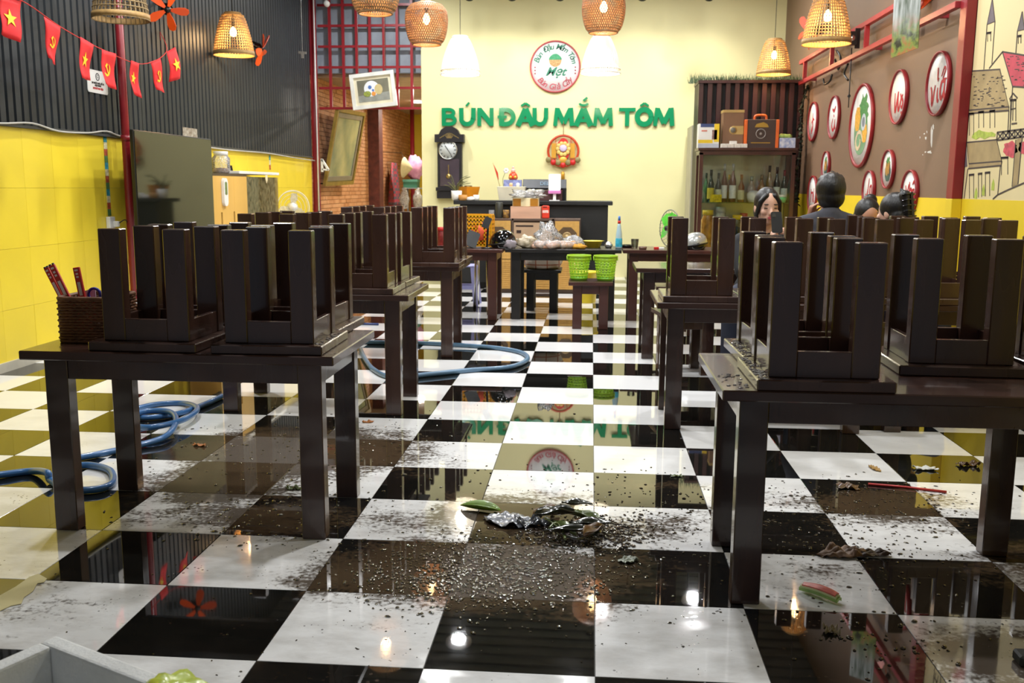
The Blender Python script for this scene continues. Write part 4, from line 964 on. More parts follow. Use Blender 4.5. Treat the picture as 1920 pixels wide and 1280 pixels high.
def arc_text(txt, rad, a0, a1, size, m, top=True, name='arc_lettering'):
    mb = MB(); n_ = len(txt)
    for i, ch in enumerate(txt):
        if ch == ' ': continue
        a = a0+(a1-a0)*(i+.5)/n_
        o = Vector((c.x+rad*math.cos(a), BY-.0285, c.z+rad*math.sin(a)))
        ex = Vector((math.sin(a), 0, -math.cos(a))) if top else Vector((-math.sin(a), 0, math.cos(a)))
        ey = Vector((math.cos(a), 0, math.sin(a))) if top else -Vector((math.cos(a), 0, math.sin(a)))
        mb.text(ch, size, frame(o, ex, ey), .001, off=.0022, shear=.2)
    mb.build(name, m, t)
DG = mat('dark_green_print', '#2d7d62', .6); RG = mat('dusty_red_print', '#b04a55', .6)
arc_text('Bún Đậu Mắm Tôm', R*.76, PI*.93, PI*.07, R*.30, DG); arc_text('Bún Giả Cầy', R*.78, PI*1.20, PI*1.80, R*.31, RG, False)
mb = MB(); mb.text('Mẹt', R*.46, F_back((c.x, BY-.0285, c.z-R*.20)), .001, off=.004, shear=.45); mb.build('script_word', DG, t)
mb = MB()
for s_ in (-1, 1):
    for k in range(3): mb.lathe([(0, 0), (.012, 0), (0, .003)], (c.x+s_*R*.80, BY-.027, c.z-R*(.02+.12*k)), 8, axis=(0, -1, 0))
mb.build('dot', RG, t)
mb = MB(); mb.prism(circle(R*.25, 20), F_back((c.x, BY-.0275, c.z+R*.24)), .001); mb.build('emblem_bowl', mat('emblem_tan', '#c79a66', .6, var=.5, scale=40), t)
mb = MB(); mb.prism([(R*.25*math.cos(a)*(1+.06*math.sin(5*a)), R*.25*math.sin(a)) for a in [PI*.02+PI*.96*i/16 for i in range(17)]], F_back((c.x, BY-.0275, c.z+R*.25)), .0025); mb.build('emblem_leaves', mat('emblem_green', '#3f9a6c', .6, var=.3, scale=40), t)
# clock
c = at_y(842, 306, BY-.06); s = 14.9/F_PX
t = thing('wall_clock', 'black pendulum wall clock with an arched crown on the back wall', 'clock', (c.x, BY-.05, c.z-.3))
def B_(px0, px1, py0, py1, y0, y1, mb, mi=0):
    a = at_y(px0, py0, y0); b = at_y(px1, py1, y0); return mb.box(a.x, b.x, y0, y1, b.z, a.z, mi)
CLK = mat('black_clock_case', '#1f1d20', .35, var=.2)
mb = MB(); B_(820, 866, 268, 352, BY-.12, BY-.001, mb); mb.build('case', CLK, t, bevel=.004)
mb = MB(); a = at_y(815, 264, BY-.14); w = 55*s
mb.prism([(-w/2, -.02), (w/2, -.02), (w/2, .1), (w*.36, .1), (w*.28, .17), (w*.12, .215), (-w*.12, .215), (-w*.28, .17), (-w*.36, .1), (-w/2, .1)], F_back((a.x+w/2, BY-.002, a.z)), .15); mb.build('crown', CLK, t, bevel=.003)
mb = MB()
for k in range(7): mb.ribbon([(0+.01*(k-3), .02), (.022*(k-3), .07+.03*math.cos((k-3)*.5)), (.05*(k-3), .06+.04*math.cos(k-3))], .011, F_back((a.x+w/2, BY-.153, a.z+.02)))
mb.build('gilt_carving', mat('gilt', '#8f7a4a', .4, metal=.4), t)
mb = MB(); B_(817, 869, 351, 358, BY-.14, BY-.001, mb); B_(819, 864, 358, 372, BY-.12, BY-.001, mb); mb.build('base', CLK, t, bevel=.003)
f = at_y(840, 281, BY-.125); mb = MB(); mb.lathe([(0, 0), (.135, 0), (.135, .008), (0, .009)], f, 36, axis=(0, -1, 0)); mb.build('dial', mat('silver_dial', '#c3c8c8', .35), t)
mb = MB(); mb.ring(f-Vector((0, .008, 0)), .14, .009, (0, 1, 0), 36, 6); mb.build('bezel', STEEL, t)
mb = MB()
for k in range(12):
    a_ = PI*k/6; mb.ribbon([(.098*math.cos(a_), .098*math.sin(a_)), (.125*math.cos(a_), .125*math.sin(a_))], .013, F_back(f-Vector((0, .0095, 0))), .001)
mb.build('hour_mark', INK, t)
mb = MB(); mb.ribbon([(0, 0), (-.045, .065)], .012, F_back(f-Vector((0, .0105, 0)))); mb.ribbon([(0, 0), (.05, -.075)], .008, F_back(f-Vector((0, .0115, 0)))); mb.build('hand', INK, t)
mb = MB(); B_(825, 861, 298, 349, BY-.124, BY-.12, mb); mb.build('door_panel', mat('clock_window', '#4b4148', .1, var=.1, coat=.6), t)
q = at_y(841, 330, BY-.128); mb = MB(); mb.lathe([(0, 0), (.04, 0), (.03, .012), (0, .014)], q, 20, axis=(0, -1, 0)); mb.bar(q, q+Vector((0, 0, .17)), .012, .008, (0, 1, 0)); mb.build('pendulum', mat('brass', '#c2a568', .3, metal=.8), t)
# Tet ornament
c = at_y(1056, 283, BY-.05); R = 28*s
t = thing('round_ornament', 'round red new year ornament with a gold flower hanging under the lettering', 'ornament', c)
mb = MB(); mb.ring(c, R, .018, (0, 1, 0), 36, 8); mb.build('ring', mat('orange_red_lacquer', '#c0401e', .4), t)
mb = MB()
for k in (-3, -2, 2, 3):
    x = R*k/4; z = math.sqrt(R*R-x*x); mb.bar((c.x+x, c.y, c.z-z), (c.x+x, c.y, c.z+z), .010, .01, (0, 1, 0))
for z in (-.45, .45): mb.bar((c.x-R*.88, c.y, c.z+z*R), (c.x-R*.4, c.y, c.z+z*R), .01, .01); mb.bar((c.x+R*.4, c.y, c.z+z*R), (c.x+R*.88, c.y, c.z+z*R), .01, .01)
mb.build('lattice', mat('orange_red_lacquer', '#c0401e', .4), t)
GOLD = mat('gold_foil', '#dba23a', .35, metal=.3)
for sx in (-1, 1): mb = MB(); mb.box(c.x+sx*R*.62-.035, c.x+sx*R*.62+.035, c.y-.006, c.y+.006, c.z-R*.45, c.z+R*.5); mb.build('gold_panel', GOLD, t)
mb = MB(); mb.prism([(R*.42*math.cos(a)*(1+.1*math.sin(8*a)), R*.75*math.sin(a)) for a in [2*PI*i/40 for i in range(40)]], F_back((c.x, c.y+.004, c.z+.02)), .016); mb.build('red_medallion', RED, t)
mb = MB()
for k in range(10):
    a_ = 2*PI*k/10; mb.ball((c.x+.085*math.cos(a_), c.y-.02, c.z+.03+.085*math.sin(a_)), (.034, .012, .034), 8, 6)
mb.build('petal', mat('gold_petal', '#e3bd6a', .4, var=.2), t)
mb = MB(); mb.ball((c.x, c.y-.03, c.z+.04), (.06, .016, .055), 10, 6); mb.build('bloom', mat('pale_violet', '#cdbcd8', .5), t)
mb = MB(); mb.ball((c.x, c.y-.016, c.z-R*.62), (.07, .014, .06), 10, 6); mb.build('gold_bowl', GOLD, t)
for k in range(-3, 4):
    mb = MB(); mb.ball((c.x+k*.075, c.y-.02, c.z-R*.92+.02*abs(k)+(.02 if k % 2 else 0)), (.045, .02, .045), 10, 6)
    mb.build('coin' if abs(k) in (1, 3) else 'red_bead', mat('old_coin', '#8f8152', .5, var=.3) if abs(k) in (1, 3) else RED, t)
mb = MB(); mb.tube([c+Vector((0, 0, R)), c+Vector((0, 0, R+.22))], .005, 5); mb.build('hanging_cord', mat('brown_cord', '#7d5a3a', .7), t)
mb = MB(); mb.lathe([(.02, 0), (.028, -.04), (.03, -.12)], (c.x, c.y, c.z-R-.08), 10); mb.build('tassel_knot', GOLD, t)
mb = MB(); mb.lathe([(.026, -.12), (.032, -.2), (.036, -.36), (.0, -.362)], (c.x, c.y, c.z-R-.08), 10); mb.build('tassel', RED, t)

# ---------------------------------------------------------------- red lattice and pictures left of the back wall
GY = BY-.02
t = thing('red_lattice', 'dark red steel lattice across the opening above the corridor', 'lattice', (-3.5, GY, 2.6))
za, zb2 = at_y(700, 203, GY).z, CEIL_Z
xs = [at_y(px, 100, GY).x for px in (619, 644, 669, 694, 720, 745, 772)]
for x in xs: mb = MB(); mb.box(x-.02, x+.02, GY-.02, GY+.02, za, zb2); mb.build('upright_bar', REDP, t)
for py in (203, 165, 126, 87, 48, 9, -30, -69):
    z = at_y(700, py, GY).z; mb = MB(); mb.box(LX+.09, -2.7003, GY-.018, GY+.018, z-.018, z+.018); mb.build('cross_bar', REDP, t)
def gradient_picture(name, ca, cb, scale=2.5, rough=.15):
    return mat(name, ca, rough, var=.3, scale=scale, c2=cb)
c = [at_y(a, b, 11.6) for a, b in ((657, 141), (740, 131), (744, 198), (662, 207))]
t = thing('framed_still_life', 'white framed still life of a plate and jug hanging before the red lattice', 'picture', sum(c, Vector())/4)
ctr = sum(c, Vector())/4; ex = (c[1]-c[0]+c[2]-c[3])/2; ey = (c[0]-c[3]+c[1]-c[2])/2; ey -= ex*(ey.dot(ex)/ex.length_squared); w, h = ex.length, ey.length
Mf = frame(ctr, ex, ey)
def rect_frame(t, Mf, w, h, b, d, m, name='frame_rail'):
    for x0, x1, y0, y1 in ((-w/2, w/2, h/2-b, h/2), (-w/2, w/2, -h/2, -h/2+b), (-w/2, -w/2+b, -h/2+b, h/2-b), (w/2-b, w/2, -h/2+b, h/2-b)):
        mb = MB(); mb.prism([(x0, y0), (x1, y0), (x1, y1), (x0, y1)], Mf, d); mb.build(name, m, t)
rect_frame(t, Mf, w, h, .055, .045, mat('cream_white_frame', '#d9d9d2', .4))
mb = MB(); mb.prism([(-w/2+.05, -h/2+.05), (w/2-.05, -h/2+.05), (w/2-.05, h/2-.05), (-w/2+.05, h/2-.05)], Mf, .02); mb.build('mat_board', mat('ivory_mount', '#d8d0b4', .6), t)
def pic(t, Mf, poly, m, z, name): mb = MB(); mb.prism(poly, Mf @ Matrix.Translation((0, 0, z)), .001); mb.build(name, m, t)
pw, ph = w-.2, h-.2
pic(t, Mf, [(-pw/2, -ph/2), (pw/2, -ph/2), (pw/2, ph/2), (-pw/2, ph/2)], mat('painted_dusk', '#6f6d5c', .5, var=.25, scale=4), .0205, 'canvas')
pic(t, Mf, [(-pw/2, -ph/2), (pw/2, -ph/2), (pw/2, -ph*.12), (-pw/2, -ph*.2)], mat('painted_cloth', '#8d8f86', .5, var=.2, scale=8), .022, 'painted_table')
pic(t, Mf, circle(ph*.36, 24, (-pw*.05, ph*.08)), mat('painted_plate', '#dfe3e6', .5, var=.1), .0235, 'painted_plate')
pic(t, Mf, circle(ph*.09, 12, (-pw*.1, ph*.15)), mat('painted_blue', '#4d6fae', .5, var=.3), .025, 'painted_pattern'); pic(t, Mf, circle(ph*.06, 12, (-pw*.01, ph*.0)), mat('painted_blue', '#4d6fae', .5), .025, 'painted_pattern')
pic(t, Mf, circle(pw*.13, 16, (pw*.17, ph*.02), ph*.24), mat('painted_jug', '#bfae7c', .5, var=.2), .026, 'painted_jug')
pic(t, Mf, circle(pw*.12, 14, (-pw*.2, -ph*.14), ph*.13), mat('painted_grapes', '#8a9440', .5, var=.4, scale=40), .027, 'painted_fruit'); pic(t, Mf, circle(pw*.07, 12, (pw*.0, -ph*.16), ph*.1), mat('painted_orange', '#cf8a3e', .5, var=.3), .0275, 'painted_fruit')
for k in (0, 1):
    p = Mf @ Vector(((-.3, .3)[k]*w, h/2-.02, .01)); mb = MB(); mb.tube([p, (p.x, p.y, CEIL_Z+.02)], .002, 4); mb.build('hanging_wire', STEEL, t)
# tall landscape picture leaning out from the brick wall
c = [at_y(625, 202, 12.75), at_y(681, 208, 14.0), at_y(664, 345, 14.1), at_y(605, 347, 12.85)]
c = [Vector(p) for p in c]
ex = Vector((.10, 1, 0)).normalized(); 
bl = at_x(607, 345, LX+.10); br = at_x(658, 347, LX+.16); tl = at_x(627, 203, LX+.34); tr = at_x(681, 208, LX+.42)
ctr = (bl+br+tl+tr)/4; ex = (br-bl+tr-tl)/2; ey = (tl-bl+tr-br)/2; w = ex.length; ey = ey-ex*(ey.dot(ex)/ex.length_squared); h = ey.length
Mf = frame(ctr, ex, ey)
t = thing('landscape_picture', 'tall gilt framed landscape under glass leaning out from the brick wall', 'picture', ctr)
rect_frame(t, Mf, w, h, .06, .05, mat('dull_gilt_frame', '#8c7433', .4, metal=.2, var=.25, scale=10))
rect_frame(t, Mf @ Matrix.Translation((0, 0, -.002)), w-.15, h-.15, .07, .03, mat('grey_wood_slip', '#7a705e', .5), 'frame_slip')
mb = MB(); mb.prism([(-w/2+.06, -h/2+.06), (w/2-.06, -h/2+.06), (w/2-.06, h/2-.06), (-w/2+.06, h/2-.06)], Mf, .012); mb.build('landscape_print', mat('misty_landscape', '#6f8472', .12, var=.3, scale=2.2, c2='#b5b48a', coat=.8), t)
o = Mf @ Vector((0, h/2-.03, -.0)); mb = MB(); mb.tube([o, (LX+.001, o.y, o.z+.1)], .006, 5); mb.build('hanging_wire', STEEL, t)
for sx in (-.4, .4):
    q = Mf @ Vector((sx*w, -h/2+.03, 0)); mb = MB(); mb.bar(q, (LX+.001, q.y, q.z), .02, .02); mb.build('wall_spacer', BLACK, t)
# camera and bracket on the red column
c = at_y(612, 6, 11.75); t = thing('security_camera', 'white security camera at the top of the corridor column', 'camera', c)
mb = MB(); mb.lathe([(.0, -.08), (.04, -.075), (.045, .05), (0, .055)], c, 14, axis=(.4, -.8, -.4)); mb.build('body', WHITE, t); mb = MB(); mb.tube([c, (c.x-.04, 11.8, c.z+.12)], .012, 6); mb.build('arm', WHITE, t)
c = at_y(604, 310, 11.76); t = thing('wall_bracket', 'white triangular bracket on the red column beside the landscape picture', 'bracket', c)
mb = MB(); mb.bar(c+Vector((0, 0, .1)), c+Vector((0, 0, -.1)), .03, .03); mb.bar(c+Vector((0, 0, .09)), c+Vector((.1, 0, -.07)), .03, .03); mb.bar(c+Vector((0, 0, -.06)), c+Vector((.1, 0, -.07)), .03, .025); mb.build('bracket', WHITE, t)
# corridor things
p = at_x(743, 342, LX+.15)
t = thing('hanging_shirt', 'red and grey plaid shirt hanging on the brick wall of the corridor', 'shirt', p)
def plaid():
    m = bpy.data.materials.new('plaid_cloth'); m.use_nodes = True; N = m.node_tree.nodes; L = m.node_tree.links; b = N['Principled BSDF']; b.inputs['Roughness'].default_value = .85
    g = N.new('ShaderNodeNewGeometry'); mx0 = None
    ck = N.new('ShaderNodeTexChecker'); ck.inputs['Scale'].default_value = 17; ck.inputs['Color1'].default_value = (*lin('#b04550'), 1); ck.inputs['Color2'].default_value = (*lin('#5f5a62'), 1); L.new(g.outputs['Position'], ck.inputs['Vector'])
    L.new(ck.outputs['Color'], b.inputs['Base Color']); return m
mb = MB(); a = at_x(734, 304, LX+.2); b = at_x(752, 386, LX+.2); n_ = 12; vs = []
for j in range(10):
    for i in range(n_+1):
        u = i/n_; v = j/9; vs.append((LX+.16+.11*math.sin(u*11+v*2)*(.3+.7*v)+.02*v, a.y+(b.y-a.y)*(u*(.55+.45*min(1, v*3))+(.225*(1-min(1, v*3)))), a.z+(b.z-a.z)*v))
mb.add(vs, [(j*(n_+1)+i, (j+1)*(n_+1)+i, (j+1)*(n_+1)+i+1, j*(n_+1)+i+1) for j in range(9) for i in range(n_)], 0, True); o = mb.build('cloth', plaid(), t); md = o.modifiers.new('th', 'SOLIDIFY'); md.thickness = .02
mb = MB(); mb.bar((LX+.001, (a.y+b.y)/2, a.z+.01), (LX+.16, (a.y+b.y)/2, a.z+.0), .02, .02); mb.build('peg', STEEL, t)
SY = 16.6
def B3_(px0, px1, py0, py1, y0, y1): a = at_y(px0, py0, y0); b = at_y(px1, py1, y0); return a.x, b.x, y0, y1, b.z, a.z
x0, x1, _, _, z0, z1 = B3_(754, 800, 350, 352, SY-.05, SY+.5)
t = thing('corridor_shelf', 'grey metal shelf in the corridor holding bags and a green box', 'shelf', ((x0+x1)/2, SY+.2, 0))
for zz in (z1-.02, .5): mb = MB(); mb.box(x0, x1, SY-.05, SY+.5, zz-.02, zz); mb.build('shelf_board', GREY, t)
for x in (x0, x1-.03):
    for y in (SY-.05, SY+.47): mb = MB(); mb.box(x, x+.03, y, y+.03, 0, z1-.04); mb.build('post', GREY, t)
g = B3_(756, 782, 336, 350, SY, SY+.3); mb = MB(); mb.box(g[0], g[1], SY, SY+.3, z1-.019, g[5]); mb.box(g[0]-.01, g[1]+.01, SY-.01, SY+.31, g[5]-.05, g[5], 1)
tag(mb.build('green_box', [mat('teal_plastic', '#3f7d66', .5), mat('teal_lid', '#5c9a88', .5)]), 'teal plastic box on the corridor shelf under the pink bag', 'box')
def lump(name, c, r, m, label, cat, jag=.18, seed=1, nu=20, nv=12, group=None, pinch=0.0, flat=None):
    rnd = random.Random(seed); ph = [rnd.uniform(0, 6) for _ in range(6)]
    mb = MB(); mb.ball((0, 0, 0), 1, nu, nv); vs = []
    for x, y, z in mb.v:
        k = 1+jag*(math.sin(5*x+ph[0])*math.sin(6*y+ph[1])+.6*math.sin(9*z+ph[2]+4*x)+.5*math.sin(13*y+7*x+ph[3]))
        q = 1-pinch*max(0, z)
        zz = z*r[2]*k
        if flat is not None: zz = max(zz, -flat)
        vs.append((c[0]+x*r[0]*k*q, c[1]+y*r[1]*k*q, c[2]+zz))
    mb.v = vs; o = mb.build(name, m, loc=(c[0], c[1], c[2]-(flat if flat is not None else r[2])))
    return tag(o, label, cat, group)
p = at_y(778, 314, SY+.15); lump('pink_bag', (p.x, SY+.15, p.z), (.17, .13, .25), mat('pink_plastic', '#dd9cc4', .4, var=.2, scale=8), 'pink plastic bag on top of the teal box in the corridor', 'bag', .12, 3, flat=p.z-g[5]-.001)
p = at_y(757, 314, SY-.38); t = thing('conical_hat', 'straw conical hat hanging edge on in the corridor beside the pink bag', 'hat', p)
mb = MB(); mb.lathe([(.21, 0), (.2, .01), (.004, .19), (.0, .19)], p+Vector((.0, 0, 0)), 26, axis=(1, -.12, -.1)); mb.build('hat', mat('pale_straw', '#cfc39a', .7, var=.1, scale=20), t)
mb = MB(); mb.tube([p+Vector((0, 0, .18)), (p.x-.1, SY-.04, p.z+.3), (LX+.001, SY+.0, p.z+.32)], .006, 4); mb.build('string', BLACK, t)
for k, (px, py, sx, sz) in enumerate(((759, 372, .105, .19), (784, 372, .10, .18))):
    p = at_y(px, py, SY-.25); base = p.z-sz
    lump('white_carrier_bag', (p.x, SY-.28, p.z), (sx, .13, sz*1.1), thin_glass('milky_plastic', (.8, .8, .8), .8, .25, .42, (.8, .8, .8)), ('milky plastic bag hanging at the corridor shelf, left one', 'milky plastic bag hanging at the corridor shelf, right one')[k], 'bag', .14, 11+k, pinch=.55)
    mb = MB(); mb.tube([(p.x, SY-.28, p.z+sz), (p.x, SY-.06, z1-.03)], .008, 5); tag(mb.build('bag_handle', WHITE), ('twisted handle holding up the left milky bag', 'twisted handle holding up the right milky bag')[k], 'handle')
p = at_y(773, 260, 18.5); mb = MB(); mb.tube([(p.x, 18.5, 0), (p.x, 18.5, 3.08)], .05, 12); tag(mb.build('red_pipe', REDP), 'dark red standing pipe at the far end of the corridor', 'pipe')

# ---------------------------------------------------------------- counter and what stands on it
KY = 10.0; CT = 1.205
ca, cb = at_y(850, 372, KY), at_y(1149, 378, KY)
CTM = mat('black_counter_paint', '#1b1c1d', .5, var=.35, scale=3, bump=.05)
t = thing('reception_counter', 'long black reception counter in front of the pale yellow wall', 'counter', ((ca.x+cb.x)/2, KY+.3, 0))
mb = MB(); mb.box(ca.x, cb.x, KY, KY+.62, CT-.055, CT); mb.build('countertop', CTM, t, bevel=.006)
mb = MB(); mb.box(ca.x+.08, cb.x-.06, KY+.06, KY+.58, .08, CT-.055); mb.build('front_panel', CTM, t, bevel=.004)
mb = MB(); mb.box(ca.x+.1, cb.x-.08, KY+.1, KY+.56, 0, .08); mb.build('plinth', BLACK, t)
def K(px, dy=.2, z=CT): p = at_y(px, 360, KY+dy); return Vector((p.x, KY+dy, z))
def hpx(n_, dy=.2): return n_*(KY+dy-CAM.y)/F_PX
p = K(856, .12); t = thing('potted_plant', 'wispy plant in a white cup at the left end of the counter', 'plant', p)
mb = MB(); mb.lathe([(.05, 0), (.068, .02), (.075, .13), (.065, .13), (.06, .11), (0, .1)], p, 18); mb.build('pot', WHITE, t)
mb = MB(); rnd = random.Random(4)
for k in range(22):
    a = rnd.uniform(0, 6.28); l = rnd.uniform(.1, .22); h = rnd.uniform(.08, .24)
    mb.tube(spline([p+Vector((0, 0, .11)), p+Vector((l*.5*math.cos(a), l*.5*math.sin(a), .11+h*.8)), p+Vector((l*math.cos(a)+.03, l*math.sin(a), .11+h))], 3), [.004]*6+[.001], 4)
mb.build('leaves', mat('dry_green_leaf', '#6a6a3c', .6, var=.3), t)
p = K(878, .3); mb = MB(); s = hpx(1, .3)
mb.lathe([(.10, 0), (.12, .0), (.165, .185), (.155, .185), (.11, .02), (0, .02)], p, 4); t = thing('planter_box', 'square amber planter with a tapered body on the counter beside the white cup', 'planter', p)
o = mb.build('planter', mat('amber_plastic', '#d98a1c', .35, var=.12), t); o.data.polygons.foreach_set('use_smooth', [False]*len(o.data.polygons))
mb = MB(); mb.lathe([(.05, .02), (.055, .2), (.04, .2), (0, .19)], p, 12); mb.build('glass_cup', GLASS, t)
p = K(868, .05); mb = MB(); mb.lathe([(.055, 0), (.065, .03), (.058, .075), (.05, .075), (0, .06)], p, 16); tag(mb.build('tan_pot', mat('tan_clay', '#b98543', .6), loc=p), 'small tan pot on the counter edge before the amber planter', 'pot')
p = K(893, .06); mb = MB(); mb.lathe([(.036, 0), (.042, .02), (.04, .075), (.034, .075), (0, .02)], p, 16); tag(mb.build('white_cup', WHITE, loc=p), 'small white cup on the counter right of the amber planter', 'cup')
p = K(882, .04); lump('crumpled_tissue', (p.x, p.y, CT+.018), (.06, .04, .03), WHITE, 'crumpled white tissue on the counter between the pot and the cup', 'tissue', .2, 5, 12, 8, flat=.018)
# cream trough with flag, flower, statue
ta, tb = K(932, .1), K(985, .1); w = tb.x-ta.x; cx = (ta.x+tb.x)/2; TR = mat('cream_ceramic', '#d8d3bd', .4)
t = thing('planter_trough', 'cream tapered trough on the counter holding a flag and figurines', 'planter', (cx, KY+.2, CT))
mb = MB(); hw = w/2
vs = [(cx-hw*.86, KY+.1, CT), (cx+hw*.86, KY+.1, CT), (cx+hw*.86, KY+.28, CT), (cx-hw*.86, KY+.28, CT), (cx-hw, KY+.07, CT+.19), (cx+hw, KY+.07, CT+.19), (cx+hw, KY+.31, CT+.19), (cx-hw, KY+.31, CT+.19)]
mb.add(vs, [(3, 2, 1, 0), (4, 5, 6, 7), (0, 1, 5, 4), (1, 2, 6, 5), (2, 3, 7, 6), (3, 0, 4, 7)]); mb.build('trough', TR, t, bevel=.004)
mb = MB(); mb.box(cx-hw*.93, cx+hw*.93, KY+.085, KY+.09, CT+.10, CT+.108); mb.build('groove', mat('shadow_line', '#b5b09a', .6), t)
TT = CT+.1905
p = Vector((ta.x+.03, KY+.2, TT)); q = at_y(924, 305, KY+.2)
t = thing('paper_flag', 'small red flag on a stick standing in the cream trough', 'flag', p)
mb = MB(); mb.tube([p, (q.x, KY+.2, q.z)], .004, 5); mb.build('stick', mat('bamboo_stick', '#b59a60', .6), t)
mb = MB(); u0 = p.lerp(Vector((q.x, KY+.2, q.z)), .3); u1 = Vector((q.x, KY+.2, q.z)); d_ = Vector((.06, .0, -.04))
mb.add([u1, u1.lerp(u0, .5)+d_*.6, u0+d_*.2, u0, u1+Vector((0, .006, 0)), u1.lerp(u0, .5)+d_*.6+Vector((0, .006, 0)), u0+d_*.2+Vector((0, .006, 0)), u0+Vector((0, .006, 0))], [(0, 3, 2, 1), (4, 5, 6, 7), (0, 1, 5, 4), (1, 2, 6, 5), (3, 0, 4, 7)]); mb.build('cloth', RED, t)
p = K(944, .2, TT); t = thing('artificial_flower', 'white artificial flower on a thin stem in the cream trough', 'flower', p); q = at_y(949, 320, KY+.2)
mb = MB(); mb.tube(spline([p, p+Vector((-.01, 0, .1)), q], 4), .004, 5); mb.build('stem', mat('stem_green', '#7d8a55', .6), t)
mb = MB()
for k in range(6): a = k*PI/3; mb.ball(q+Vector((.022*math.cos(a), 0, .022*math.sin(a))), (.018, .01, .018), 8, 5)
mb.build('petals', WHITE, t)
p = K(962, .2, TT); a_, b_ = K(945, .2), K(978, .2)
mb = MB(); mb.box(a_.x, b_.x, KY+.13, KY+.27, TT, TT+.09); tag(mb.build('blue_tray', mat('blue_lilac_box', '#8189b8', .5, var=.4, scale=25)), 'blue patterned box in the cream trough under the red figurine', 'box')
t = thing('red_figurine', 'small red and gold seated figurine with a pink head on the blue box', 'figurine', (p.x, p.y, TT+.09))
z = TT+.09; mb = MB(); mb.lathe([(.05, 0), (.065, .025), (.055, .07), (.035, .1), (0, .11)], (p.x, p.y, z), 16); mb.build('robe', mat('orange_red_glaze', '#c9401f', .25, var=.2, scale=30), t)
mb = MB(); mb.ball((p.x, p.y, z+.125), (.032, .03, .036), 12, 8); mb.lathe([(.02, .15), (.012, .18), (0, .185)], (p.x, p.y, z), 10); mb.build('head', mat('pink_porcelain', '#e6b8a8', .3), t)
mb = MB(); mb.ball((p.x-.03, p.y-.05, z+.035), .022, 8, 6); mb.ball((p.x+.032, p.y-.05, z+.035), .022, 8, 6); mb.build('gold_ingot', GOLD, t)
for k, px in enumerate((958, 971)):
    q = K(px, .11, TT); mb = MB(); mb.lathe([(.018, 0), (.026, .02), (.02, .045), (0, .05)], q, 12); tag(mb.build('trinket', (mat('peach_glaze', '#e2b98c', .3), WHITE)[k], loc=q), ('peach trinket before the blue box in the cream trough', 'white trinket before the blue box in the cream trough')[k], 'trinket')
# till: monitor seen from behind, cash drawer, menu stand
a_, b_ = at_y(980, 337, KY+.3), at_y(1062, 337, KY+.3)
ml, mr_ = a_.x, b_.x; zt = at_y(1020, 336, KY+.3).z
t = thing('till_monitor', 'black monitor seen from behind with DELL on its back, on the counter', 'monitor', ((ml+mr_)/2, KY+.35, CT))
mb = MB(); mb.add([(ml, KY+.30, CT+.17), (mr_, KY+.30, CT+.17), (mr_, KY+.36, CT+.17), (ml, KY+.36, CT+.17), (ml, KY+.36, zt), (mr_, KY+.36, zt), (mr_, KY+.40, zt), (ml, KY+.40, zt)], [(3, 2, 1, 0), (4, 5, 6, 7), (0, 1, 5, 4), (1, 2, 6, 5), (2, 3, 7, 6), (3, 0, 4, 7)]); mb.build('screen_back', mat('dark_grey_plastic', '#35383d', .4), t, bevel=.004)
mb = MB(); mb.text('DELL', .075, frame(((ml+mr_)/2+.02, KY+.325, (CT+.17+zt)/2), (1, 0, 0), (0, .06, zt-CT-.17)), .002, off=.002); mb.build('logo', mat('blue_grey_logo', '#5b7488', .4), t)
mb = MB(); mb.box(ml+.02, mr_-.0, KY+.34, KY+.52, CT+.145, CT+.17); mb.build('stand', BLACK, t)
mb = MB(); mb.box(mr_-.05, mr_, KY+.29, KY+.52, CT+.0005, CT+.17); mb.box(ml+.02, ml+.06, KY+.29, KY+.52, CT+.0005, CT+.17); mb.build('side_support', BLACK, t)
a_, b_ = at_y(991, 360, KY+.28), at_y(1056, 360, KY+.28)
t = thing('cash_drawer', 'dark brown cash drawer under the monitor on the counter', 'drawer', ((a_.x+b_.x)/2, KY+.35, CT))
mb = MB(); mb.box(ml+.062, mr_-.052, KY+.18, KY+.5, CT+.0005, CT+.143); mb.build('drawer_body', mat('brown_enamel', '#4a2f2c', .4), t, bevel=.004)
mb = MB(); q = at_y(1021, 364, KY+.18); mb.lathe([(0, 0), (.012, 0), (.012, .004), (0, .005)], (q.x, KY+.18, CT+.075), 12, axis=(0, -1, 0)); mb.build('lock', STEEL, t)
q = at_y(1040, 345, KY+.1)
t = thing('menu_stand', 'white upright card stand with a pink foot on the counter before the till', 'stand', (q.x, KY+.12, CT))
zb_ = at_y(1040, 357, KY+.1).z; zt_ = at_y(1040, 326, KY+.1).z
mb = MB(); mb.prism(rounded(.165, zt_-zb_, .02), F_back((q.x, KY+.10, (zt_+zb_)/2)), .006); mb.build('card', mat('white_card', '#f2f2f2', .5), t)
mb = MB(); mb.box(q.x-.085, q.x+.085, KY+.08, KY+.16, zb_-.045, zb_); mb.build('foot_clip', mat('pink_plastic_clip', '#d884c4', .4), t, bevel=.006)
mb = MB(); mb.box(q.x-.02, q.x+.02, KY+.11, KY+.14, CT+.012, zb_-.045); mb.box(q.x-.07, q.x+.07, KY+.06, KY+.17, CT+.0005, CT+.012); mb.build('post', WHITE, t)

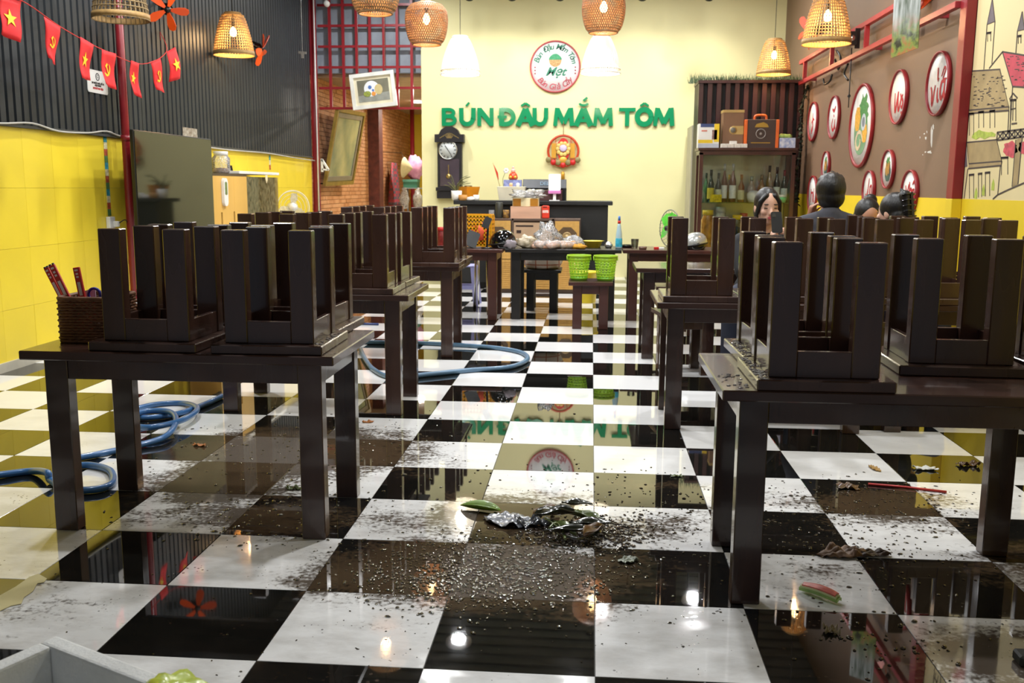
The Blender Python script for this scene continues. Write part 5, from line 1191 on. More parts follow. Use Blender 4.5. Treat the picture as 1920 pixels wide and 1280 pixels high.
# ---------------------------------------------------------------- stereo console in front of the counter
SYY = 9.55; TAN = mat('tan_grille_cloth', '#c0964e', .65, var=.1, scale=30); TANB = mat('beige_amp_front', '#b09478', .45, var=.06); BRN = mat('brown_cabinet_edge', '#55443a', .5)
ZS = at_y(1000, 410, SYY).z
def cabinet_x(px): return at_y(px, 440, SYY).x
def loudspeaker(x0, x1, label):
    t = thing('loudspeaker', label, 'speaker', ((x0+x1)/2, SYY+.2, 0), 'stereo loudspeakers'); w = x1-x0; cx = (x0+x1)/2
    mb = MB(); mb.box(x0, x1, SYY+.02, SYY+.42, 0.0, ZS); mb.build('box', BRN, t, bevel=.004)
    mb = MB(); mb.box(x0+.015, x1-.015, SYY, SYY+.02, ZS*.46, ZS-.03); mb.build('front_board', TAN, t)
    zc = ZS*.76; R8 = w*.40
    mb = MB(); oc = [(R8*math.cos(PI/8+k*PI/4), R8*math.sin(PI/8+k*PI/4)) for k in range(8)]; M4 = F_back((cx, SYY, zc))
    inner = [(x*.45, y*.45) for x, y in oc]; vs = [M4 @ Vector((x, y, .008)) for x, y in oc]+[M4 @ Vector((x, y, .001)) for x, y in inner]
    mb.add(vs, [(k, (k+1) % 8, 8+(k+1) % 8, 8+k) for k in range(8)]+[[8+k for k in range(8)]]); mb.build('horn', mat('brown_horn', '#5d4a35', .45), t)
    mb = MB(); mb.lathe([(.0, .03), (.02, .028), (.035, .01), (.052, .016), (.064, .02), (.066, .0), (0, 0)], (cx, SYY-.001, zc), 20, axis=(0, -1, 0)); mb.build('driver', mat('gold_grey_cone', '#a88f62', .4, metal=.3), t)
    mb = MB(); mb.box(x0+.015, x1-.015, SYY, SYY+.02, .05, ZS*.45)
    for k in range(14): z = .06+k*(ZS*.45-.07)/14; mb.box(x0+.015, x1-.015, SYY-.006, SYY, z, z+.012)
    mb.build('grille', TAN, t)
s0, s1, s2, s3 = cabinet_x(911), cabinet_x(960), cabinet_x(1038), cabinet_x(1088)
loudspeaker(s0, s1-.003, 'tan loudspeaker with an octagonal horn, left one behind the black helmet')
loudspeaker(s2+.003, s3, 'tan loudspeaker with an octagonal horn, right one beside the black counter')
t = thing('amplifier_rack', 'beige faced amplifier in a brown rack between the two loudspeakers', 'amplifier', ((s1+s2)/2, SYY+.2, 0))
mb = MB(); mb.box(s1, s2, SYY+.02, SYY+.42, 0, ZS); mb.box(s1, s1+.02, SYY-.01, SYY+.02, 0, ZS); mb.box(s2-.02, s2, SYY-.01, SYY+.02, 0, ZS); mb.box(s1, s2, SYY-.01, SYY+.02, ZS-.025, ZS); mb.build('rack', BRN, t)
mb = MB(); mb.box(s1+.022, s2-.022, SYY+.0, SYY+.02, ZS*.62, ZS-.05); mb.build('front_plate', TANB, t)
mb = MB(); mb.box(s1+.06, s1+.12, SYY-.004, SYY, ZS-.19, ZS-.15); mb.box(s1+.05, s1+.28, SYY-.003, SYY, ZS-.105, ZS-.085); mb.build('display', mat('dark_display', '#3a3030', .2), t)
for k in range(8): mb = MB(); mb.lathe([(.012, 0), (.010, .018), (0, .019)], (s1+.07+k*.042, SYY, ZS-.27), 10, axis=(0, -1, 0)); mb.build('knob', STEEL, t)
mb = MB(); mb.box(s1+.022, s2-.022, SYY, SYY+.02, .05, ZS*.6)
for k in range(16): z = .06+k*(ZS*.6-.08)/16; mb.box(s1+.022, s2-.022, SYY-.006, SYY, z, z+.012)
mb.build('grille', TAN, t)
# on the console
def on_console(px, dy=.15): p = at_y(px, 400, SYY+dy); return Vector((p.x, SYY+dy, ZS))
p = on_console(922); mb = MB(); mb.box(p.x-.035, p.x+.035, p.y-.03, p.y+.03, ZS+.0005, ZS+.105); tag(mb.build('small_carton', mat('grey_print', '#9a9aa0', .5, var=.3, scale=40), bevel=.002, loc=(p.x, p.y, ZS)), 'small grey carton on the left loudspeaker', 'box')
p = on_console(936, .12); mb = MB(); mb.lathe([(.045, .0005), (.05, .01), (.05, .2), (.045, .21), (0, .21)], p, 20); tag(mb.build('steel_tumbler', mat('graphite_metal', '#4b4d49', .4, metal=.5), loc=p), 'tall graphite tumbler on the left loudspeaker', 'tumbler')
p = on_console(949, .1); mb = MB(); mb.lathe([(.042, .0005), (.043, .1), (.04, .11), (0, .11)], p, 18); tag(mb.build('snack_tin', mat('dark_blue_print', '#4a3c4a', .4, var=.7, scale=30, c2='#c79a48'), loc=p), 'dark tin with an orange print beside the wooden crate', 'tin')
a_, b_ = on_console(958), on_console(1014); z1_ = at_y(985, 387, SYY+.1).z
t = thing('wooden_crate', 'pale pink wooden crate on the amplifier, with a carton on top', 'crate', ((a_.x+b_.x)/2, SYY+.2, ZS)); PK = mat('pinkish_plywood', '#c99f86', .6, var=.1, scale=3, stretch=(1, 1, 6))
for y in (SYY+.08, SYY+.33): mb = MB(); mb.box(a_.x, b_.x, y, y+.015, ZS+.0005, z1_); mb.build('side_board', PK, t)
for x in (a_.x, b_.x-.015): mb = MB(); mb.box(x, x+.015, SYY+.095, SYY+.33, ZS+.0005, z1_); mb.build('end_board', PK, t)
mb = MB(); mb.box(a_.x+.015, b_.x-.015, SYY+.095, SYY+.33, z1_-.02, z1_-.005); mb.build('lid', PK, t)
z2_ = at_y(985, 371, SYY+.12).z; t = thing('cardboard_carton', 'cream carton with two brown tape squares on top of the wooden crate', 'box', ((a_.x+b_.x)/2, SYY+.2, z1_))
mb = MB(); mb.box(a_.x+.025, b_.x-.03, SYY+.1, SYY+.32, z1_+.0005, z2_); mb.build('carton', mat('cream_carton', '#d7cba4', .6), t, bevel=.003)
for x in (a_.x+.03, b_.x-.14): mb = MB(); mb.box(x, x+.105, SYY+.097, SYY+.1, z1_+.005, z2_-.01); mb.build('tape_square', mat('brown_tape', '#a06c1e', .35), t)
lump('crumpled_plastic_bag', ((a_.x+b_.x)/2+.01, SYY+.2, z2_+.03), (.22, .12, .07), PLASTIC, 'clear crumpled plastic bag on top of the cream carton', 'bag', .35, 21, 26, 14, flat=.03)
p = on_console(1023); mb = MB(); mb.box(p.x-.05, p.x+.05, p.y-.04, p.y+.04, ZS+.0005, ZS+.17); t = thing('red_canister', 'red square canister with a pale band beside the wooden crate', 'canister', p)
mb.build('body', mat('orange_red_tin', '#d8402c', .35), t, bevel=.012); mb = MB(); mb.box(p.x-.04, p.x+.04, p.y-.0406, p.y-.04, ZS+.075, ZS+.11); mb.build('white_band', mat('pink_white_print', '#f0c8c0', .5, var=.3, scale=60), t); mb = MB(); mb.box(p.x-.035, p.x+.02, p.y-.0405, p.y-.04, ZS+.145, ZS+.158); mb.build('dark_strip', BLACK, t)

# ---------------------------------------------------------------- things on the back tables
TH = .75
# yellow crate
t = thing('plastic_crate', 'yellow slotted plastic crate on the red brown back table', 'crate', (-1.18, 7.28, TH)); YC = mat('yellow_crate_plastic', '#eaa916', .4, var=.06)
cr = at_y(921, 405, 7.18); cz1 = cr.z; cx1 = cr.x; cx0 = cx1-.44
def slotted(mb, fx, w, z0, z1, cols, rows, bar):
    for k in range(cols+1):
        u = w*k/cols; mb.bar(fx(u, z0), fx(u, z1), bar, .008, fx.up)
    for k in range(rows+1):
        z = z0+(z1-z0)*k/rows; mb.bar(fx(0, z), fx(w, z), .008, bar if k not in (0, rows) else bar*1.8, (0, 0, 1))
def side(o, d, up):
    o = Vector(o); d = Vector(d)
    def f_(u, z): return (o.x+d.x*u, o.y+d.y*u, z)
    f_.up = up
    return f_
for nm, o, d, w in (('front', (cx0, 7.18, 0), (1, 0, 0), .44), ('back', (cx0, 7.47, 0), (1, 0, 0), .44), ('left', (cx0, 7.18, 0), (0, 1, 0), .29), ('right', (cx1, 7.18, 0), (0, 1, 0), .29)):
    mb = MB(); slotted(mb, side(o, d, (0, 1, 0) if d[0] else (1, 0, 0)), w, TH+.017, cz1, 12 if d[0] else 9, 7, .017); mb.build('crate_side', YC, t)
mb = MB(); mb.box(cx0, cx1, 7.18, 7.47, TH+.001, TH+.01); mb.build('base', YC, t)
lump('orange_cloth', (cx1-.14, 7.26, TH+.13), (.10, .10, .11), mat('orange_red_cloth', '#d5532f', .8, var=.3), 'orange red cloth stuffed in the yellow crate', 'cloth', .2, 31, 16, 10, flat=.115)
# red topped jars seen between stool legs
for k, (px, py, m1, m2, lab) in enumerate(((828, 470, RED, mat('chilli_paste', '#7a2320', .3, var=.4, scale=30), 'jar of dark red chilli paste with a red lid on the back left table'), (846, 470, mat('green_lid', '#4b8a45', .4), mat('pickle', '#a8603a', .3, var=.5, scale=30), 'jar of mixed pickle with a green lid on the back left table'))):
    p = at_z(px, 466, TH); p.y = 6.86+.0*k; p.x = at_y(px, 466, p.y).x
    t = thing('condiment_jar', lab, 'jar', p); mb = MB(); mb.lathe([(.055, .001), (.06, .02), (.06, .15), (.045, .18), (.045, .19)], (p.x, p.y, TH), 18); mb.build('glass', m2, t)
    mb = MB(); mb.lathe([(.05, .185), (.05, .22), (0, .225)], (p.x, p.y, TH), 18); mb.build('lid', m1, t)
# tablet on its stand and phone holder
p = at_z(880, 466, TH); p.y = 6.95; p.x = at_y(885, 460, 6.95).x
t = thing('tilted_tablet', 'black tablet leaning back beside the black helmet', 'tablet', (p.x, p.y, TH))
Mt = frame((p.x, p.y, TH+.092), (.93, .1, -.36), (.30, .35, .88)); mb = MB(); mb.prism(rounded(.13, .17, .015), Mt, .02); mb.build('tablet', BLACK, t)
mb = MB(); mb.box(p.x-.07, p.x+.09, p.y-.03, p.y+.11, TH+.0005, TH+.012); mb.bar((p.x+.02, p.y+.08, TH+.01), (p.x+.01, p.y+.03, TH+.09), .03, .012); mb.build('stand', mat('grey_plastic', '#6c6c6c', .4), t)
p = Vector((at_y(913, 462, 6.9).x, 6.9, TH)); q = at_y(907, 412, 6.9)
t = thing('phone_holder', 'slim black phone holder with an angled plate before the yellow crate', 'holder', p)
mb = MB(); mb.lathe([(.06, .0005), (.06, .012), (.012, .02), (0, .02)], p, 20); mb.build('base', BLACK, t)
mb = MB(); mb.bar(p+Vector((0, 0, .015)), (p.x+.012, p.y, q.z-.06), .022, .014, (0, 1, 0)); mb.build('arm', BLACK, t)
Mt = frame((p.x+.0, p.y-.015, q.z-.03), (.9, 0, -.35), (.35, .25, .9)); mb = MB(); mb.prism(rounded(.075, .12, .01), Mt, .012); mb.build('plate', BLACK, t)
# helmets
def helmet(x, y, z, r, m, label, vis=None, turn=0.0):
    t = thing('motorcycle_helmet', label, 'helmet', (x, y, z)); Rz = Matrix.Rotation(turn, 3, 'Z')
    mb = MB(); nu, nv = 28, 12; vs = []; c = Vector((x, y, z+.02))
    for j in range(nv+1):
        a = PI/2*j/nv
        for i in range(nu):
            b = 2*PI*i/nu; rim = .03+.02*math.cos(b)
            vs.append(c+Rz @ Vector((r*1.12*math.cos(a)*math.cos(b), r*.98*math.cos(a)*math.sin(b), rim*(1-j/nv)+r*1.32*math.sin(a))))
    mb.add(vs, [(j*nu+i, j*nu+(i+1) % nu, (j+1)*nu+(i+1) % nu, (j+1)*nu+i) for j in range(nv) for i in range(nu)], 0, True); mb.build('shell', m, t)
    mb = MB(); rp = [c+Rz @ Vector((r*1.115*math.cos(b), r*.975*math.sin(b), .03+.02*math.cos(b))) for b in [2*PI*i/40 for i in range(40)]]; mb.tube(rp, .009, 6, True); mb.build('rim_trim', BLACK, t)
    mb = MB(); mb.lathe([(r*.85, -.02+.0), (r*.95, .0), (r*.98, .04), (r*.85, .06), (r*.85, -.02)], c, 28); mb.build('lining', BLACK, t)
    p_ = c+Rz @ Vector((r*.2, -r*.9, r*.38)); mb = MB(); mb.lathe([(0, 0), (.018, 0), (.012, .008), (0, .009)], p_, 12, axis=Rz @ Vector((.1, -1, .35))); mb.build('vent_button', mat('dark_emblem', '#3a3d3c', .3), t)
    mb = MB(); mb.tube(spline([c+Rz @ Vector((-r*.3, -r*.85, .02)), c+Rz @ Vector((-.02, -r*1.1, -.012)), c+Rz @ Vector((r*.5, -r*.95, -.010)), c+Rz @ Vector((r*.7, -r*.6, .02))], 5), .007, 6); mb.build('strap', BLACK, t)
    return t
p = at_y(942, 466, 7.05); helmet(p.x, 7.05, TH+.002, .128, BLACKG, 'glossy black motorcycle helmet beside the bags of food')
p = at_y(1302, 468, 7.15); helmet(p.x, 7.15, TH+.002, .118, mat('silver_paint', '#a7a9a6', .28, metal=.4, coat=.6), 'silver grey motorcycle helmet on the back right table')
p = at_y(956, 462, 6.95); lump('grey_cloth', (p.x, 6.95, TH+.042), (.075, .05, .05), mat('grey_purple_cloth', '#8d858c', .85, var=.2, scale=30), 'crumpled grey cloth beside the black helmet', 'cloth', .22, 8, 18, 10, flat=.042)
p = at_y(988, 460, 7.0); lump('herb_packet', (p.x, 7.02, TH+.06), (.10, .08, .07), mat('herb_packet', '#7a6a45', .4, var=.7, scale=25, c2='#d8cbb4', coat=.5), 'bag of herbs and meat left of the clear plastic bag', 'bag', .2, 9, 20, 12, flat=.058)
p = at_y(1025, 455, 7.05); lump('clear_food_bag', (p.x, 7.15, TH+.10), (.13, .11, .16), PLASTIC, 'puffy clear plastic bag standing up among the food', 'bag', .25, 10, 26, 16, flat=.098, pinch=.25)
for k, (px, y, rx, m, lab) in enumerate(((1034, 6.96, .075, ('#d6a184'), 'left bundle of pale sausages in clear film'), (1058, 7.0, .10, ('#cf9a6a'), 'bundle of brown sausages beside the green baskets'), (1012, 6.97, .06, ('#caa28a'), 'small pale meat roll before the clear bag'))):
    p = at_y(px, 460, y); t = thing('sausage_bundle', lab, 'food', (p.x, y, TH), 'food on the black table')
    for i in range(3):
        mb = MB(); o = Vector((p.x, y, TH+.028+.026*(i == 2)+.0)); dx = .022*(i-1); mb.capsule(o+Vector((-rx, dx, 0)), o+Vector((rx, dx*.6, .01)), .026, .023); mb.build('sausage', mat('sausage_'+m, m, .35, var=.2, coat=.4), t)
    lump_ = MB(); lump_.ball((p.x, y, TH+.045), (rx*1.35, .07, .05), 18, 10)
    lump_.v = [(x+.006*math.sin(40*y_), y_, max(z+.010*math.sin(60*x), TH+.001)) for x, y_, z in lump_.v]; lump_.build('film', PLASTIC, t)
p = at_y(1072, 458, 7.15); lump('clear_food_bag', (p.x, 7.22, TH+.05), (.13, .08, .07), PLASTIC, 'flatter clear plastic bag behind the brown sausages', 'bag', .22, 17, 22, 12, flat=.048)
p = at_y(1076, 462, 7.05); lump('ochre_cloth', (at_y(1080, 462, 6.98).x+.03, 6.98, TH+.025), (.075, .06, .03), mat('ochre_cloth', '#c08a2c', .85, var=.25, scale=20), 'ochre cloth on the black table behind the left green basket', 'cloth', .25, 19, 18, 10, flat=.024)
p = at_y(1112, 458, 7.25); t = thing('yellow_bowl', 'yellow square plastic bowl behind the two green baskets', 'bowl', (p.x, 7.25, TH))
mb = MB(); w = .155; mb.lathe([(.0, .0005), (.075, .0005), (.10, .07), (.125, .075), (.095, .075), (.07, .012), (0, .012)], (p.x, 7.25, TH), 8); mb.build('bowl', mat('yellow_bowl_plastic', '#e6cf3e', .4), t)
p = at_y(1141, 462, 7.1); lump('foil_ball', (p.x, 7.2, TH+.03), (.04, .035, .035), mat('foil', '#c8c8c8', .25, metal=.9, bump=.6), 'small crumpled foil ball between the bowl and the spray bottle', 'foil', .2, 23, 14, 8, flat=.029)
# basin on black stool
c = Vector((-.58, 7.86, SH+.001)); t = thing('plaid_basin', 'white and orange checked basin on the black stool under the table', 'basin', c)
def check():
    m = bpy.data.materials.new('orange_check'); m.use_nodes = True; N = m.node_tree.nodes; L = m.node_tree.links; b = N['Principled BSDF']
    g = N.new('ShaderNodeNewGeometry'); w1 = N.new('ShaderNodeTexBrick'); w1.offset = 0; w1.inputs['Scale'].default_value = 1; w1.inputs['Brick Width'].default_value = .13; w1.inputs['Row Height'].default_value = .075; w1.inputs['Mortar Size'].default_value = .006
    w1.inputs['Color1'].default_value = (*lin('#e2d5c5'), 1); w1.inputs['Color2'].default_value = (*lin('#dccabb'), 1); w1.inputs['Mortar'].default_value = (*lin('#b5653f'), 1)
    s = N.new('ShaderNodeSeparateXYZ'); cb_ = N.new('ShaderNodeCombineXYZ'); L.new(g.outputs['Position'], s.inputs[0]); L.new(s.outputs['X'], cb_.inputs[0]); L.new(s.outputs['Z'], cb_.inputs[1]); L.new(cb_.outputs[0], w1.inputs['Vector'])
    L.new(w1.outputs['Color'], b.inputs['Base Color']); b.inputs['Roughness'].default_value = .45; return m
mb = MB(); mb.lathe([(.17, 0), (.2, .02), (.26, .15), (.285, .16), (.28, .165), (.245, .15), (.18, .03), (0, .02)], c, 32); mb.build('basin', check(), t)
# green baskets on the red brown stool
def green_basket(x, y, label, seed):
    t = thing('green_basket', label, 'basket', (x, y, SH+.001), 'green plastic baskets'); c = Vector((x, y, SH+.001)); G = mat('lime_plastic', '#a3cf2a', .35, var=.06, sss=.1)
    prof = [(.085, .02), (.094, .09), (.104, .17), (.114, .235)]
    mb = MB(); weave(mb, prof, c, 17, 9, .0085, .003, .55, 8); weave(mb, prof, c, 17, 1, .0085, .003, -.55, 8); mb.build('mesh_wall', G, t)
    mb = MB(); mb.lathe([(.0, .0), (.082, .0), (.087, .03), (.083, .03), (.08, .006), (0, .006)], c, 28); mb.build('base', mat('green_plastic_base', '#6fb82a', .35), t)
    mb = MB(); mb.lathe([(.112, .235), (.122, .237), (.121, .25), (.112, .25), (.112, .235)], c, 32); mb.lathe([(.108, .19), (.113, .235), (.110, .235), (.105, .19), (.108, .19)], c, 32); mb.build('rim', G, t)
    for s_ in (-1, 1): mb = MB(); mb.ring(c+Vector((s_*.117, 0, .20)), .035, .006, (1, 0, .1), 14, 5, arc=(PI*.5, PI*1.5)); mb.build('handle', G, t)
    return t
green_basket(-.15, 6.52, 'lime green plastic basket, left one on the red brown stool', 1)
green_basket(.115, 6.50, 'lime green plastic basket, right one on the red brown stool', 2)
# yellow bin, lilac chair, chrome stool
p = at_z(1098, 552, 0); p.y = 8.6; p.x = at_y(1097, 540, 8.6).x
mb = MB(); mb.lathe([(.0, .0005), (.13, .0005), (.16, .36), (.175, .365), (.175, .38), (.15, .38), (.12, .02), (0, .02)], (p.x, p.y, 0), 24); tag(mb.build('yellow_bucket', mat('yellow_bucket_plastic', '#d9c222', .4), loc=(p.x, p.y, 0)), 'yellow plastic bucket on the floor behind the green baskets', 'bucket')
p = Vector((at_y(868, 540, 8.15).x, 8.15, 0)); t = thing('plastic_stool', 'pale lilac plastic stool behind the back left table', 'stool', p); LI = mat('lilac_plastic', '#9a9ccf', .4, sss=.1)
mb = MB(); mb.box(p.x-.15, p.x+.15, p.y-.15, p.y+.15, .46, .48); mb.build('seat', LI, t, bevel=.006)
for sx in (-1, 1):
    for sy in (-1, 1): mb = MB(); mb.bar((p.x+sx*.135, p.y+sy*.135, .46), (p.x+sx*.175, p.y+sy*.175, 0.001), .055, .02, (0, 1, 0)); mb.build('leg', LI, t)
for sy in (-1, 1): mb = MB(); mb.box(p.x-.15, p.x+.15, p.y+sy*.15-.008, p.y+sy*.15+.008, .2, .24); mb.build('stretcher', LI, t)
a_ = at_z(890, 577, 0); b_ = at_z(916, 590, 0)
t = thing('chrome_stool', 'stool with bright chrome legs and a black seat behind the back left table', 'stool', ((a_.x+b_.x)/2, (a_.y+b_.y)/2+.1, 0)); ctr = Vector(((a_.x+b_.x)/2-.02, (a_.y+b_.y)/2+.12, .55))
for q in (a_, b_, a_+Vector((.0, .34, 0)), b_+Vector((-.02, .36, 0))):
    mb = MB(); top_ = Vector((q.x*.8+ctr.x*.2, q.y*.8+ctr.y*.2, .66)); mb.tube([Vector((q.x, q.y, .012)), top_], .013, 8); mb.build('leg', STEEL, t)
    mb = MB(); mb.lathe([(.0, .0005), (.019, .0005), (.017, .05), (0, .05)], (q.x, q.y, 0), 10); mb.build('rubber_foot', BLACK, t)
mb = MB(); mb.lathe([(.0, .655), (.15, .655), (.16, .68), (.15, .70), (0, .705)], (ctr.x, ctr.y, 0), 24); mb.build('seat', BLACK, t)
# spray bottle, glass, ashtray, packet, dish
p = Vector((at_y(1160, 466, 7.15).x, 7.15, TH)); t = thing('spray_bottle', 'tall clear blue bottle with a blue and red cap on the back right table', 'bottle', p)
z_ = at_y(1160, 405, 7.15).z-TH; mb = MB(); mb.lathe([(.0, .0005), (.034, .0005), (.036, .02), (.032, z_*.45), (.018, z_*.72), (.013, z_*.78)], p, 16); mb.build('bottle', mat('pale_blue_plastic', '#b9d7e2', .2, var=.1, sss=.1), t)
mb = MB(); mb.lathe([(.036, .02), (.0375, .03), (.036, z_*.3), (.034, z_*.32)], p, 16, open_=True); mb.build('label', mat('cyan_label', '#3fb4d2', .4, var=.3, scale=30), t)
mb = MB(); mb.lathe([(.016, z_*.77), (.016, z_*.86), (0, z_*.86)], p, 12); mb.build('red_collar', RED, t); mb = MB(); mb.lathe([(.014, z_*.86), (.011, z_), (0, z_)], p, 12); mb.build('blue_cap', mat('blue_cap', '#3b74c4', .4), t)
p = Vector((at_y(1190, 466, 7.2).x, 7.2, TH)); mb = MB(); mb.lathe([(.0, .0005), (.032, .0005), (.042, .1), (.039, .1), (.03, .012), (0, .012)], p, 20); tag(mb.build('drinking_glass', GLASS, loc=p), 'empty drinking glass on the back right table', 'glass')
p = Vector((at_y(1203, 466, 7.08).x+.01, 7.05, TH)); mb = MB(); mb.lathe([(.0, .0005), (.04, .0005), (.044, .03), (.038, .03), (.036, .01), (0, .01)], p, 18); tag(mb.build('ashtray', mat('brown_glass', '#6b5146', .2, coat=.5), loc=p), 'small brown ashtray right of the drinking glass', 'ashtray')
p = Vector((at_y(1176, 466, 7.3).x, 7.32, TH)); mb = MB(); mb.lathe([(.0, .0005), (.06, .0005), (.085, .03), (.08, .032), (.055, .01), (0, .01)], p, 22); tag(mb.build('dark_saucer', BLACKG, loc=p), 'dark saucer between the blue bottle and the drinking glass', 'saucer')
p = Vector((at_y(1236, 466, 7.1).x, 7.1, TH)); t = thing('cigarette_packet', 'red and white packet lying on the back right table', 'packet', p)
mb = MB(); mb.box(p.x-.055, p.x-.005, p.y-.03, p.y+.03, TH+.0005, TH+.024); mb.build('red_half', RED, t, bevel=.002); mb = MB(); mb.box(p.x-.005, p.x+.05, p.y-.03, p.y+.03, TH+.0005, TH+.022); mb.build('white_half', WHITE, t, bevel=.002)
# green fan
c = at_y(1256, 428, 8.3); t = thing('standing_fan', 'green bladed standing fan turned edge on behind the back right table', 'fan', (c.x, c.y, 0)); fa = Vector((-.88, -.47, .02)).normalized()
mb = MB(); R = .215
mb.ring(c, R, .006, fa, 40, 6)
for k in range(24):
    a = 2*PI*k/24; e1 = fa.cross(Vector((0, 0, 1))).normalized(); e2 = fa.cross(e1); d = e1*math.cos(a)+e2*math.sin(a)
    mb.tube([c+d*R, c+d*R*.7+fa*.055, c+d*.04+fa*.07], .002, 4); mb.tube([c+d*R, c+d*R*.7-fa*.05, c+d*.05-fa*.06], .002, 4)
mb.build('wire_guard', mat('dull_wire', '#77776a', .4), t)
Mr = Vector((0, 0, 1)).rotation_difference(fa).to_matrix().to_4x4(); Mr.translation = c
for k in range(5):
    mb = MB(); mb.prism([(.02, -.02), (.08, -.085), (.15, -.11), (.195, -.04), (.19, .05), (.11, .06), (.03, .025)], Mr @ Matrix.Rotation(2*PI*k/5, 4, 'Z') @ Matrix.Rotation(.35, 4, 'X'), .004); mb.build('blade', mat('bright_green_plastic', '#5fe23a', .35, sss=.1), t)
mb = MB(); mb.lathe([(.0, .07), (.03, .06), (.035, .0), (0, .0)], c, 14, axis=fa); mb.build('hub', BLACK, t)
mb = MB(); mb.tube([c-fa*.06, c-fa*.1, c-fa*.2, c-fa*.23], [.03, .055, .055, .03], 14); mb.build('motor', mat('navy_plastic', '#2a2f3a', .4), t)
q = c-fa*.12; mb = MB(); mb.tube([(q.x, q.y, .03), (q.x, q.y, c.z-.03)], .016, 8); mb.build('pole', BLACK, t); mb = MB(); mb.lathe([(.19, 0), (.19, .02), (.05, .04), (0, .045)], (q.x, q.y, 0), 24); mb.build('base', BLACK, t)

# ---------------------------------------------------------------- glass cabinet, slatted cabinet behind, things on top
GYF = 9.75; gl = at_y(1312, 280, GYF); gx0 = gl.x; gx1 = min(RX-.02, at_y(1493, 280, GYF).x); gz = at_y(1400, 277, GYF).z; gd = .42
t = thing('glass_cabinet', 'brown framed glass cabinet of bottles below the slatted wooden cabinet', 'cabinet', ((gx0+gx1)/2, GYF+gd/2, 0))
for x in (gx0, gx1-.05):
    for y in (GYF, GYF+gd-.05): mb = MB(); mb.box(x, x+.05, y, y+.05, 0, gz-.06); mb.build('post', WOODR, t, bevel=.002)
mb = MB(); mb.box(gx0-.02, gx1+.015, GYF-.02, GYF+gd, gz-.035, gz); mb.box(gx0, gx1, GYF, GYF+gd, gz-.09, gz-.035); mb.build('top_rail', WOODR, t, bevel=.002)
mb = MB(); mb.box(gx0+.05, gx1-.05, GYF, GYF+gd, .05, .32); mb.build('bottom_panel', WOODR, t)
mb = MB(); mb.box(gx0+.05, gx1-.05, GYF+gd-.02, GYF+gd-.01, .32, gz-.09); mb.build('mirror_back', mat('cabinet_mirror', '#a9ab9c', .35, metal=.85, var=.1), t)
sz = [at_y(1400, 379, GYF+.1).z, at_y(1400, 474, GYF+.1).z]
for z in sz: mb = MB(); mb.box(gx0+.051, gx1-.051, GYF+.03, GYF+gd-.03, z-.012, z-.002); mb.build('glass_shelf', thin_glass('greenish_glass', (.75, .9, .8), 1.0), t)
mb = MB(); mb.box(gx0+.05, gx1-.05, GYF+.012, GYF+.018, .32, gz-.09); mb.build('glass_front', GLASS, t)
def bottle(px, z, h, r, body, cap, label, lab_c=None, dy=.15, neck=.4):
    p = at_y(px, 370, GYF+dy); p = Vector((p.x, GYF+dy, z)); t = thing('liquor_bottle', label, 'bottle', p, 'bottles in the glass cabinet'); mb = MB()
    mb.lathe([(0, 0), (r, 0), (r, h*(1-neck)*.92), (r*.6, h*(1-neck)*1.12), (r*.34, h*(1-neck)*1.3), (r*.34, h*.9)], p, 14); mb.build('glass', mat('bottle_'+body, body, .12, var=.15, coat=.6), t)
    mb = MB(); mb.lathe([(r*.4, h*.82), (r*.42, h), (0, h)], p, 12); mb.build('cap', mat('cap_'+cap, cap, .3, metal=.3), t)
    if lab_c:
        mb = MB(); mb.lathe([(r*1.02, h*.1), (r*1.02, h*.1+h*.34)], p, 14, open_=True); mb.build('label', mat('label_'+lab_c, lab_c, .5, var=.15, scale=40), t)
s0_ = sz[0]-.0015
for px, h, r, body, cap, lb, lc, dy in (
    (1332, .42, .045, '#22352a', '#2a2a2a', 'dark wine bottle with a yellow label, second from the left on the upper shelf', '#c8b834', .12),
    (1323, .38, .038, '#2c5a35', '#26392c', 'slim green bottle at the left end of the upper shelf', None, .22),
    (1346, .38, .042, '#20262a', '#33363a', 'dark bottle with a cream label beside the yellow labelled one', '#c9cbb8', .14),
    (1357, .50, .040, '#5a2428', '#b7b7b9', 'red wine bottle with a silver neck and white label, left of the pair', '#dcdcdc', .18),
    (1366, .36, .036, '#6a3a24', '#c8a030', 'brown bottle with a gold cap behind the silver necked pair', None, .28),
    (1373, .50, .044, '#5c2026', '#b7b7b9', 'red wine bottle with a silver neck, right of the pair', '#e0e0e2', .12),
    (1389, .36, .042, '#8a5a34', '#a06a34', 'amber bottle with a long paper label in the middle of the upper shelf', '#c9c29c', .10),
    (1441, .48, .045, '#8a7440', '#20201e', 'golden whisky bottle with a black cap on the upper shelf', '#4d4428', .2),
    (1427, .36, .05, '#9a7a4a', '#8a7a5a', 'round amber decanter left of the golden whisky bottle', None, .24),
    (1455, .46, .042, '#1f2a26', '#1e1e1e', 'dark bottle with a white label right of the whisky', '#cfd6d2', .13),
    (1469, .42, .042, '#23302a', '#7a2030', 'dark bottle with a pale label and a red cap near the right end', '#ccd8d6', .15),
    (1480, .38, .045, '#385046', '#2a3a34', 'green bottle at the right end of the upper shelf', None, .2),
    (1408, .34, .055, '#b9a89a', '#9fa59c', 'pale glass jar of red fruit on the upper shelf', None, .25)):
    bottle(px, s0_, h, r, body, cap, lb, lc, dy)
